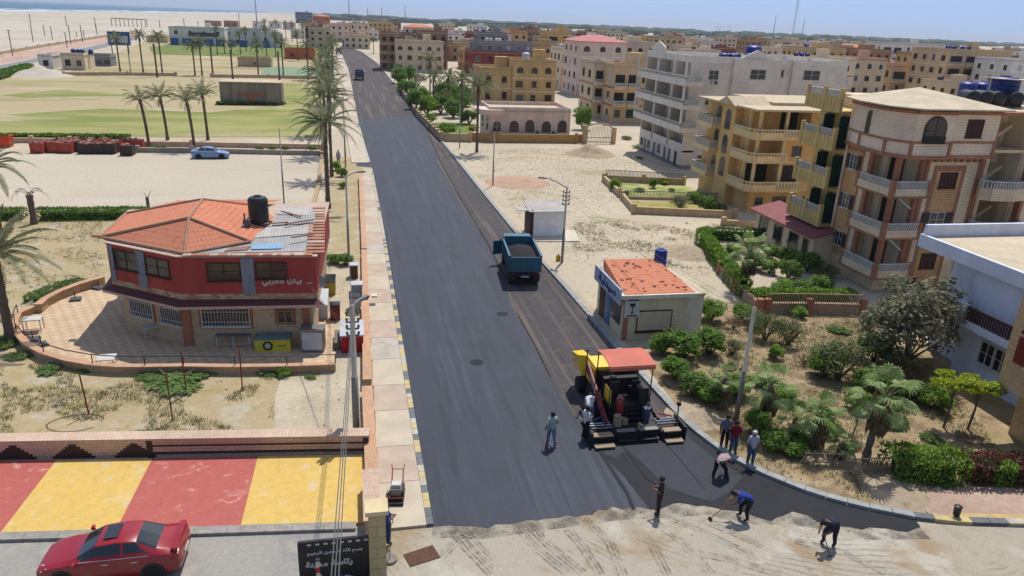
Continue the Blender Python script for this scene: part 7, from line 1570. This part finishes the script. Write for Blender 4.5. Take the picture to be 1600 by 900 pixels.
bl('dark unfinished blue-grey block near the sea horizon',462,488,19,36,30,4,'bluegrey')
bl('long grey wall building at the foot of the road bend',535,577,64,73,5,1,'bluegrey',side=False)
bl('brick red house with a pale floor band below the grey upper storey',736,833,82,118,16,2,'maroon',ncol=5,trim='grey')
r_=fpx(742,833,82,118,16); block('grey upper storey of cluttered rooms set back on the brick red house',r_[0],r_[1]+2,r_[2],12,r_[4]+3.2,1,'grey',ncol=6,z0=r_[4]+.2,wfr='white',tanks=('white',4,'white tank on the brick red house'))
# ochre villa with arches
YA,_=0,0; p=P(770,163); X2=PY(866,163,p.y)[0]; _,hA=HT(865,162,98)
oV=block('ochre three storey villa with arched windows and white rooftop tank',p.x+.3*(X2-p.x),p.y,.7*(X2-p.x),12,hA,3,'ochre',ncol=3,arch=True,wfr='brown'); block('lower ochre wing with an arched opening left of the ochre villa',p.x-3,p.y+.5,.3*(X2-p.x)+3,11,hA*.8,2,'ochre',ncol=2,arch=True)
tank(p.x+.55*(X2-p.x),p.y+3,hA+.2,'white','square white tank on the ochre villa roof',2.0,.9)
# pink villa
p=P(757,222); X2=PY(893,222,p.y)[0]; _,hP=HT(790,222,176); PV=block('single storey pink villa with flat cream roof and curved porch behind the yellow wall',p.x+1,p.y+1.5,X2-p.x-1,9,hP,1,'pink',ncol=5,arch=True,rc='sand',trim='pink',tanks=None,name='villa')
q=MB(); q.lathe([(2.6,hP-.5),(2.7,hP+.3)],20,c0=(p.x+1.5,p.y+3.2,0)); q.build('porch_roof',wm('pink'),PV,world=True)
bl('mustard tower block with stacked balconies behind the ochre villa',853,889,52,108,12,4,'mustard',ncol=2,bal=(0,))
bl('narrow cream block of balconies left of the pink roofed building',873,899,78,140,12,3,'cream',ncol=1,bal=(0,),tanks=('white',2,'white tank on the narrow cream block'))
bl('pink roofed building with a big arched window',899,972,64,150,14,4,'pink',roof='hip',rc='pink',ncol=3,arch=True,trim='white')
bl('mustard block right of the pink roof',972,1020,68,125,12,3,'mustard',ncol=2)
bl('red trimmed balcony house with green shutters at the sand lane',953,1013,106,192,10,3,'tan',ncol=3,bal=(0,1),trim='maroon',wfr='green',name='balcony_house')
bl('grey-white canopy topped house left of the balcony house',922,952,100,185,9,3,'beige',ncol=1,bal=(0,),trim='orange')
bl('cream and orange house with white top floor right of the white flats',1232,1326,92,160,14,3,'cream',ncol=4,arch=True,trim='orange',wfr='brown',tanks=('blue',3,'blue tank on the cream and orange house'))
bl('stone house with orange roof slab behind the ochre flats',1322,1376,93,150,14,3,'beige',ncol=3,arch=True,rc='orange')
bl('orange hip roofed mansion in the middle distance on the right',1300,1358,73,110,16,2,'pink',roof='hip',rc='orange')
bl('white three storey block with round arched stair windows',1370,1466,68,118,14,3,'white',ncol=6,bal=(0,1),wfr='grey')
bl('pink roofed balcony house left of the tan flats',1385,1462,104,150,12,2,'tan',ncol=3,bal=(0,1),rc='pink')
bl('tan block of flats with tinted balconies and blue tanks, upper right',1466,1562,80,160,16,4,'tan',ncol=4,bal=(0,1),tanks=('blue',6,'blue tank on the tan flats at the upper right'))
bl('pale house with scalloped parapet at the right edge',1564,1640,96,170,14,4,'white',ncol=3)
bl('beige flats left of the radio mast',1200,1250,62,95,14,3,'beige',ncol=3,bal=(1,),tanks=('black',4,'black tank on the beige flats by the mast'))
bl('grey unfinished block before the tan flats',1424,1464,88,112,10,2,'grey',ncol=2,side=False)
bl('ochre low house between white flats and mustard block',1030,1090,56,75,14,2,'cream',ncol=4)
tank(*(lambda r:(r[0],46+4,13.6))(PY(1572,120,50)),'blue','big blue cube-like tank behind the corrugated hip roof',2.2,1.1)
for k,(x,l) in enumerate(((1512,'left black tank lying behind the hip roof'),(1532,'middle black tank lying behind the hip roof'),(1553,'right black tank lying behind the hip roof'),(1580,'black tank lying at the right edge behind the hip roof'))): X,Z=PY(x,158,48.5); htank(X,48.5,13.65,'black',l,1.2,1.7,.5)
for k,(x,y,l) in enumerate(((1512,140,'blue tank standing left behind the hip roof'),(1534,142,'blue tank standing right behind the hip roof'))): X,Z=PY(x,y,54); tank(X,54,13.6,'blue',l,1.5,.7)
o=thing('sun_canopy','pale corrugated canopy on posts behind the hip roof','canopy',(48,50,13.6)); a=P(1550,133,15.6); MB().bar((0,0,2),(4.5,-2.,1.9),2.2,.06).build('roof',m_corr,o)
for s_ in ((.2,0),(4.2,-1.9)): q=MB(); q.tube([(s_[0],s_[1],0),(s_[0],s_[1],1.95)],.05); q.build('post',m_white,o)
# seaside: resort hall, houses, walls
def bls(label,xl,xr,yt,yb,d,fl,wall,**k): return bl(label,xl,xr,yt,yb,d,fl,wall,group='low buildings by the sea front',**k)
H1=bls('long white beach hall with blue painted arches at its foot',266,352,43,70,14,2,'white',ncol=4,side=False)
r=fpx(266,430,60,70,10); q=MB(); 
for k in range(9): 
    x=r[0]+k*r[2]/9*.98; q.box(x+.5,r[1]-.6,0,x+r[2]/9*.7,r[1]-.3,3.4)
q.build('blue_arches',plain('sea_blue_paint',c(50,110,180),.6,mode='pos'),H1,world=True); q=MB(); q.box(r[0]+r[2]*.18,r[1]-.5,4.6,r[0]+r[2]*.46,r[1]-.1,6.4); q.build('dark_glazing',m_glass,H1,world=True)
bls('second white beach hall with pale blue front',352,432,45,71,14,2,'white',ncol=6,side=False,wfr='grey')
bls('blue sided resort house among the palms, right',408,440,52,74,12,1,'white',ncol=2)
bls('small beige seaside house with blue tanks and a pergola',98,134,86,109,9,1,'cream',ncol=2,tanks=('blue',4,'blue tank on the small beige seaside house'))
bls('little white pavilion at the coast road corner',62,84,88,108,7,1,'white',ncol=1)
bls('dark clad shed right of the small seaside house',138,174,88,103,6,1,'grey',ncol=3,side=False)
bls('cream pavilion at the sand track by the beach hall',229,262,58,66,10,1,'tan',ncol=1,side=False)
bls('terracotta arena wall building behind the ball court',445,492,78,92,8,1,'orange',ncol=2,side=False,rc='orange')
bls('pale wall building left of the ball court',372,424,92,104,6,1,'tan',ncol=1,side=False)
bls('blue roofed kiosk near the pavement palms',455,480,46,60,10,2,'white',rc='white',ncol=2)
for k,(xl,xr,yt,yb,wc,l) in enumerate(((480,500,47,62,'cream','cream shop behind the palm row'),(500,522,52,68,'beige','beige shop by the road before the palms'),(420,440,34,44,'white','white beach cafe under far palms, left'),(442,462,36,46,'pink','pink beach cafe under far palms, right'),(350,372,33,42,'brown','brown beach hut behind the halls, middle'),(395,415,34,44,'white','white beach hut behind the halls, right'),(320,345,33,40,'brown','brown beach hut behind the halls, left'))): bls(l,xl,xr,yt,yb,8,1,wc,ncol=2,side=False)
# old painted wall with broken stage
p=P(345,163); X2=PY(441,163,p.y)[0]; _,hw=HT(345,163,128); SW=thing('old_stage_wall','weathered grey stage wall with terracotta band and emblem on the lawn','wall',(p.x,p.y,0))
q=MB(); q.box(p.x,p.y,0,X2,p.y+.5,hw); q.box(p.x,p.y+.5,0,p.x+.4,p.y+6,hw*.9); q.box(X2-.4,p.y+.5,0,X2,p.y+6,hw*.9); q.build('wall',stucco('old_grey_render',c(176,164,146),.6),SW,world=True)
q=MB(); q.box(p.x+(X2-p.x)*.28,p.y-.15,hw*.45,p.x+(X2-p.x)*.72,p.y-.01,hw*.55); q.build('terracotta_band',m_redbk,SW,world=True); q=MB(); q.box(p.x+(X2-p.x)*.46,p.y-.12,hw*.12,p.x+(X2-p.x)*.56,p.y-.01,hw*.42); q.build('emblem',plain('terracotta_pale',c(190,120,90)),SW,world=True)
q=MB(); q.box(p.x,p.y-.2,hw,X2,p.y+6,hw+.12); q.build('top_slab',rm('sand'),SW,world=True)
gwall('low brick wall across the far dry field',((100,118),(200,118),(275,119)),.8,.4,m_fw,every=60); gwall('low brick wall in front of the ball court',((330,121),(420,122),(500,124)),.8,.4,m_fw,every=60)
gwall('low wall with stubby pillars along the coast promenade',((0,86),(60,75),(140,62),(215,50)),1.0,.4,m_gw,every=14)
bb=P(189,84); o=thing('billboard','blue billboard on posts beside the coast road','billboard',(bb.x,bb.y,0)); q=MB(); q.box(-4,-.2,3.2,4,.2,8.2); q.build('panel',plain('billboard_blue',c(50,90,160),.5),o); q=MB(); q.box(-3.2,-.25,4.2,3.2,-.21,6.6); q.build('pale_poster',m_whitepl,o)
for s_ in(-3,3): q=MB(); q.tube([(s_,0,0),(s_,0,3.2)],.2); q.build('post',m_gal,o)
o=thing('beach_frame','long white pergola frame standing on the beach','pergola',(P(175,41).x,P(175,41).y,0)); X2=PY(228,42,P(175,41).y)[0]-o.location.x; q=MB(); q.box(0,-.3,6.2,X2,.3,6.9); q.build('beam',m_tanfr,o)
for k in range(9): MB().cbox(k*X2/8,0,0,.5,.5,6.2).build('post',m_tanfr,o)
for k,(x,y,t) in enumerate(((20,88,48),(52,66,40),(82,62,42),(111,70,40),(129,66,40),(152,56,38),(104,40,25),(48,38,22),(70,56,40),(120,58,50),(105,75,52),(132,62,48),(150,46,28),(250,44,32),(205,118,70),(290,60,30),(340,56,34),(375,50,22),(230,40,30),(310,44,33))):
    p,h=HT(x,y,t); o=thing('light_pole',['slim beach lamp post standing on the pale sand','slim beach lamp post along the coast promenade','slim lamp post near the beach halls'][0 if y<50 else 1 if x<200 else 2],'lamp post',(p.x,p.y,0),0,'lamp posts along the shore'); r=.05+p.y/9000*3; MB().tube([(0,0,0),(0,0,h)],r,5).build('pole',plain('dark_post',c(110,100,96)),o); MB().cbox(0,0,h,h*.12,.3,.2).build('lamp',m_gal,o)
for x,y,t,l in ((403,60,-6,'tall thin mast rising above the left palms'),(546,40,-8,'tall thin mast at the road end'),(575,36,12,'short mast left of the road end buildings'),(597,40,12,'aerial mast above the brown corner tower'),(633,34,8,'faint aerial mast over the orange roof'),(1207,62,24,'thin mast left of the lattice tower'),(1252,62,28,'thin mast right of the lattice tower')):
    p,h=HT(x,y,t); h=min(h,90); tag(MB().tube([(0,0,0),(0,0,h)],[.0006*p.y+.08,.0003*p.y+.05],5).build('mast',plain('mast_grey',c(120,124,134)),loc=(p.x,p.y,0)),l,'mast')
p,h=HT(1236,70,-30); lt=thing('radio_tower','red and white lattice radio tower with guy wires','radio tower',(p.x,p.y,0)); q=MB(); w=1.1
for k in range(3): a=k*2.09; q.tube([(w*math.cos(a),w*math.sin(a),0),(w*math.cos(a),w*math.sin(a),h)],.16,4)
for i in range(int(h/2.2)):
    for k in range(3): a=k*2.09;a2=(k+1)*2.09; q.tube([(w*math.cos(a),w*math.sin(a),i*2.2),(w*math.cos(a2),w*math.sin(a2),i*2.2+2.2)],.07,3)
q.build('lattice',plain('tower_grey',c(150,120,120)),lt)
for k in range(4): a=k*1.57+.5; q=MB(); q.tube([(math.cos(a)*12,math.sin(a)*12,0),(0,0,h*.95)],.06,3); q.build('guy_wire',m_gal,lt)
for k,(x,t) in enumerate(((1120,40),(1124,40),(1137,41),(1141,40))): p,h=HT(x,51.,t); h=min(h,220); tag(MB().tube([(0,0,0),(0,0,h)],[h*.05,h*.035],8).build('chimney',plain('chimney_grey',c(170,160,160)),loc=(p.x,p.y,0)),['thin power station chimney on the hazy horizon, leftmost of four','thin power station chimney on the hazy horizon, second of four','thin power station chimney on the hazy horizon, third of four','thin power station chimney on the hazy horizon, rightmost of four'][k],'chimney')
# small distant houses
FG={}
kinds=['cream','beige','white','ochre','pink','maroon','grey','tan','white','cream','brown','tan','block']
def small_house(x,y,w,d,h,fl,k,rc):
    key=(round(w),round(d),fl,k,rc)
    if key not in FG:
        w,d=key[0],key[1]; h=fl*3.1+.4; b=MB(); b.box(0,0,0,w,d,h,0); b.box(-.2,-.2,h,w+.2,d+.2,h+.25,1); ring(b,0,0,w,d,h+.25,h+.9,.25,0); b.box(w*.6,d*.5,h+.25,w*.85,d*.8,h+2.4,0)
        sh=3.1
        for f in range(fl):
            n=max(2,int(w/3.2))
            for i in range(n):
                u=(i+.5)*w/n; b.box(u-.65,-.05,f*sh+1,u+.65,.0-.002,f*sh+2.4,2)
                if i%2==f%2: b.box(u-1.3,-1.1,f*sh+.0+ (0.001 if f else 0.02),u+1.3,-.06,f*sh+.9,0)
            n=max(2,int(d/3.2))
            for i in range(n): u=(i+.5)*d/n; b.box(-.05,u-.6,f*sh+1,-.002,u+.6,f*sh+2.4,2)
        FG[key]=b.mesh('town_house',[wm(k),rm(rc),m_dark])
    o=bpy.data.objects.new('town_house',FG[key]); C.objects.link(o); o.location=(x,y,0)
    tag(o,'distant %s house of %s with %s roof terrace in the packed town'%({'block':'bare brick','tan':'tan'}.get(k,k),['','one storey','two storeys','three storeys','four storeys'][fl],rc if rc!='sand' else 'sandy'),'house','small houses filling the distant town'); return o
occ=[(o.location.x,o.location.y) for o in C.objects if o.get('category')=='building']
rg=random.Random(99); placed=0
rows=[]
y=185
while y<1500:
    rows.append(y); y+=18+y*.035
for Y in rows:
    xl=max(20 if Y>260 else 50, PY(600,60,Y)[0]) if Y<420 else max(-60, -Y*.12); xr=Y*.98+60
    if Y>=420: xl=max(xl,PY(470,30,Y)[0])
    x=xl+rg.uniform(0,10)
    while x<xr and placed<290:
        w=rg.choice([10,12,14,18]); 
        if all(abs(x-ox)>16 or abs(Y-oy)>14 for ox,oy in occ) and rg.random()<.86:
            fl=rg.choice([1,2,2,3,3,4]) if Y>230 else rg.choice([1,2,2]); small_house(x,Y+rg.uniform(-4,4),w,rg.choice([10,14]),0,fl,rg.choice(kinds),rg.choice(['sand','sand','white','grey','orange'])); placed+=1
            if rg.random()<.55 and Y<700:
                cl=rg.choice(['blue','white','black','blue']); tank(x+w*.3,Y+4,fl*3.1+.65,cl,'%s tank on a distant roof of the packed town'%cl,1.7,.8,group='tanks on distant roofs')
        x+=w+rg.choice([3,4,8,14])+Y*.008
# far belt of dark trees and dunes on the horizon, one mass each
def belt(name,label,y0,x0,x1,n,hmin,hmax,mat,seed,dy=300,wd=60):
    rg=random.Random(seed); b=MB()
    for i in range(n):
        x=rg.uniform(x0,x1); y=y0+rg.uniform(0,dy); h=rg.uniform(hmin,hmax); w=rg.uniform(.5,1.3)*wd; k=7
        ring0=[(x+w*math.cos(2*PI*j/k)*rg.uniform(.8,1.1),y+w*.6*math.sin(2*PI*j/k),0) for j in range(k)]; r1=[(x+(p[0]-x)*.95,y+(p[1]-y)*.95,h*rg.uniform(.55,.8)) for p in ring0]; r2=[(x+(p[0]-x)*.45,y+(p[1]-y)*.45,h*rg.uniform(.85,1)) for p in ring0]
        b.loft([ring0,r1,r2])
    tag(b.build(name,mat,uv=False),label,kind='stuff')
m_far=plain('far_tree_foliage',(.035,.06,.028),.95,mode='pos',scale=.05)
belt('far_woodland','dark belt of trees along the inland horizon',2300,-100,3600,420,10,20,m_far,1,900,45)
belt('far_woodland','scattered dark trees behind the distant town',1500,150,1700,140,7,14,m_far,2,700,14)
belt('far_dunes','pale sand dune behind the tan flats on the right',1050,1000,1160,7,8,14,rm('sand'),3,60,60)
belt('far_dunes','pale sand dune beyond the mustard block in the town centre',1200,330,430,6,6,11,rm('sand'),4,60,45)
# haze: one closed box of thin pale air
hz=MB(); hz.box(-14900,-400,-1.5,15000,15900,130); ho=hz.build('haze',None and m_far or flat('haze_shell',(.5,.5,.5)),uv=False)
hm_=bpy.data.materials.new('haze_air'); hm_.use_nodes=True; t=hm_.node_tree
for n_ in list(t.nodes):
    if n_.type=='BSDF_PRINCIPLED': t.nodes.remove(n_)
pvn=t.nodes.new('ShaderNodeVolumePrincipled'); pvn.inputs['Color'].default_value=(.78,.86,.97,1); pvn.inputs['Density'].default_value=.0001; pvn.inputs['Anisotropy'].default_value=.2
t.links.new(pvn.outputs[0],[x for x in t.nodes if x.type=='OUTPUT_MATERIAL'][0].inputs['Volume']); ho.data.materials.clear(); ho.data.materials.append(hm_); tag(ho,'thin pale blue haze over the whole place',kind='stuff')

# weeds, stones and litter scattered over the open ground (too many to count)
def inpoly(x,y,pl):
    r=False; j=len(pl)-1
    for i in range(len(pl)):
        if (pl[i][1]>y)!=(pl[j][1]>y) and x<(pl[j][0]-pl[i][0])*(y-pl[i][1])/(pl[j][1]-pl[i][1])+pl[i][0]: r=not r
        j=i
    return r
def scatter(name,label,poly,n,fn,mat,seed,thr=None):
    rg=random.Random(seed); pl=PL(*poly); xs=[p[0] for p in pl]; ys=[p[1] for p in pl]; b=MB(); k=0
    while k<n:
        x,y=rg.uniform(min(xs),max(xs)),rg.uniform(min(ys),max(ys)); k+=1
        if inpoly(x,y,pl) and (thr is None or mnoise.noise(Vector((x*.35,y*.35,seed)))>thr): fn(b,x,y,rg)
    return tag(b.build(name,mat,uv=False),label,kind='stuff')
def weed(b,x,y,rg):
    for k in range(7):
        a=rg.uniform(0,6.3); l=rg.uniform(.06,.2); dx,dy=math.cos(a)*l*.7,math.sin(a)*l*.7; ox,oy=x+rg.uniform(-.12,.12),y+rg.uniform(-.12,.12); b.add([(ox-dy*.12,oy+dx*.12,.01),(ox+dy*.12,oy-dx*.12,.01),(ox+dx,oy+dy,l)],[(0,1,2)])
def stone(b,x,y,rg,f=1.):
    r=f*rg.uniform(.02,.07)*(1.8 if rg.random()<.08 else 1); h=r*.8; b.add([(x-r,y,0),(x,y-r*.8,0),(x+r*.9,y,0),(x,y+r,0),(x+rg.uniform(-.4,.4)*r,y+rg.uniform(-.3,.3)*r,h+.02)],[(0,1,4),(1,2,4),(2,3,4),(3,0,4)])
m_weed=leafmat('weed_leaf',(.17,.20,.06),(.24,.20,.10)); m_stone=plain('field_stone',c(190,172,148),.95,mode='pos',scale=4,var=(.6,1.2)); m_crumb=plain('asphalt_crumbs',(.04,.04,.045),.95)
GARD=((1086,660),(1140,700),(1200,735),(1350,780),(1430,795),(1560,700),(1450,560),(1330,500),(1110,480),(1040,560))
scatter('weeds','patchy weeds and dry grass in the corner garden',GARD,9000,weed,m_weed,1,-.12)
scatter('weeds','patchy dry grass tufts in the restaurant yard',((0,345),(160,345),(160,440),(0,500)),3000,weed,m_weed,2,-.1)
scatter('weeds','dry grass tufts between terrace and long wall',((0,560),(100,575),(300,590),(430,595),(425,680),(0,690)),6000,weed,m_weed,3,.0)
scatter('weeds','weeds along the walled garden on the vacant sand',((880,350),(980,345),(1150,352),(1160,420),(1000,420),(900,400)),5000,weed,m_weed,4,.08)
scatter('stones','loose stones in the corner garden and behind the kerb',GARD,5000,stone,m_stone,5)
scatter('stones','loose stones and rubble on the vacant sand lot',((740,235),(935,228),(1000,260),(950,340),(1090,360),(1110,430),(1000,440),(890,410),(810,340)),9000,stone,m_stone,6)
scatter('stones','loose stones in the restaurant yard',((0,345),(560,345),(565,684),(0,690)),6000,stone,m_stone,7,.1)
scatter('asphalt_crumbs','asphalt crumbs spilled along the ragged edge of the new mat',((660,822),(850,812),(1000,795),(1130,796),(1280,812),(1440,822),(1440,840),(1280,850),(1000,835),(680,838)),1800,lambda b,x,y,rg: stone(b,x,y,rg,.45),m_crumb,8)
for a in ((1185,425,2.4,1.6,'bush','dark shrub just right of the hedge palm'),(1150,405,2.0,1.2,'hedge','bright shrub behind the hedge at its top corner'),(1180,400,2.4,1.5,'olive','olive shrub at the back hedge'),(1205,460,2.0,.9,'low','flowering plants before the front hedge, left'),(1235,462,2.2,1.0,'hedge','plants before the front hedge, middle'),(1290,462,2.2,1.4,'bush','dark shrub before the front hedge, right'),(1270,430,2.4,1.8,'bush','big dark shrub close to the flats wall'),(1235,415,2.0,1.4,'hedge','bright shrub by the annexe steps'),(1210,410,2.0,1.5,'bush','dark shrub near the annexe corner'),(1300,440,2.2,1.3,'olive','olive shrub under the flats balcony'),(1140,420,1.6,.9,'low','low plants inside the left hedge'),(1168,470,1.6,1.0,'hedge','shrub at the bend of the pink wall'),(1090,320,1.8,1.3,'hedge','bright shrub between the lawn shrubs'),(1000,300,1.6,1.0,'low','low plants in the shrub garden'),(1040,290,1.4,1.1,'yel','yellow shrub at the back of the shrub garden'),(1130,335,1.6,1.2,'olive','olive shrub at the ochre flats steps')):
    bush(*a,group='shrubs in the walled gardens')
for a in ((1300,560,2.4,1.2,'low','pale green shrub in the dry middle of the garden'),(1265,575,1.6,.8,'dry','dry tussock in the middle of the garden'),(1380,575,2.6,1.8,'bush','dark green shrub left of the big grey-green trunk'),(1420,600,2.6,1.4,'olive','olive shrub below the big grey-green tree'),(1440,635,2.0,1.2,'bush','dark shrub between the olive shrub and round shrub'),(1350,650,1.8,1.2,'hedge','bright shrub directly behind the leaning fan palm'),(1400,665,1.8,1.0,'low','pale shrub right of the leaning fan palm'),(1235,640,1.4,1.0,'hedge','small bright bush above the stubby fan palm'),(1160,590,1.8,1.0,'dry','dry bush behind the leaning garden pole'),(1190,520,2.0,1.4,'olive','olive bush by the garden wire trellis'),(1165,505,1.8,1.2,'hedge','bright bush left of the wire trellis'),(1310,520,1.6,.8,'low','weeds below the villa garden wall'),(1360,520,2.0,1.4,'dry','dry creeper at the end of the pink wall'),(1250,720,1.4,.8,'bush','dark low plants in front of the stubby fan palm'),(1305,690,1.2,.8,'hedge','green sprouts right of the low fan palm'),(1455,690,1.2,.7,'low','weeds at the foot of the left yellow-green tree'),(1200,605,2.2,1.1,'low','pale weeds beyond the three men on the kerb'),(1480,760,1.2,.4,'low','weeds at the foot of the thick hedge'),(1150,560,1.6,1.1,'olive','olive bush right of the green thicket'),(1500,640,1.6,1.0,'dry','twiggy plant by the villa corner'),(1000,218+30,1.5,.6,'low','weeds at the white flats corner')):
    bush(*a,group='garden bushes by the kerb')
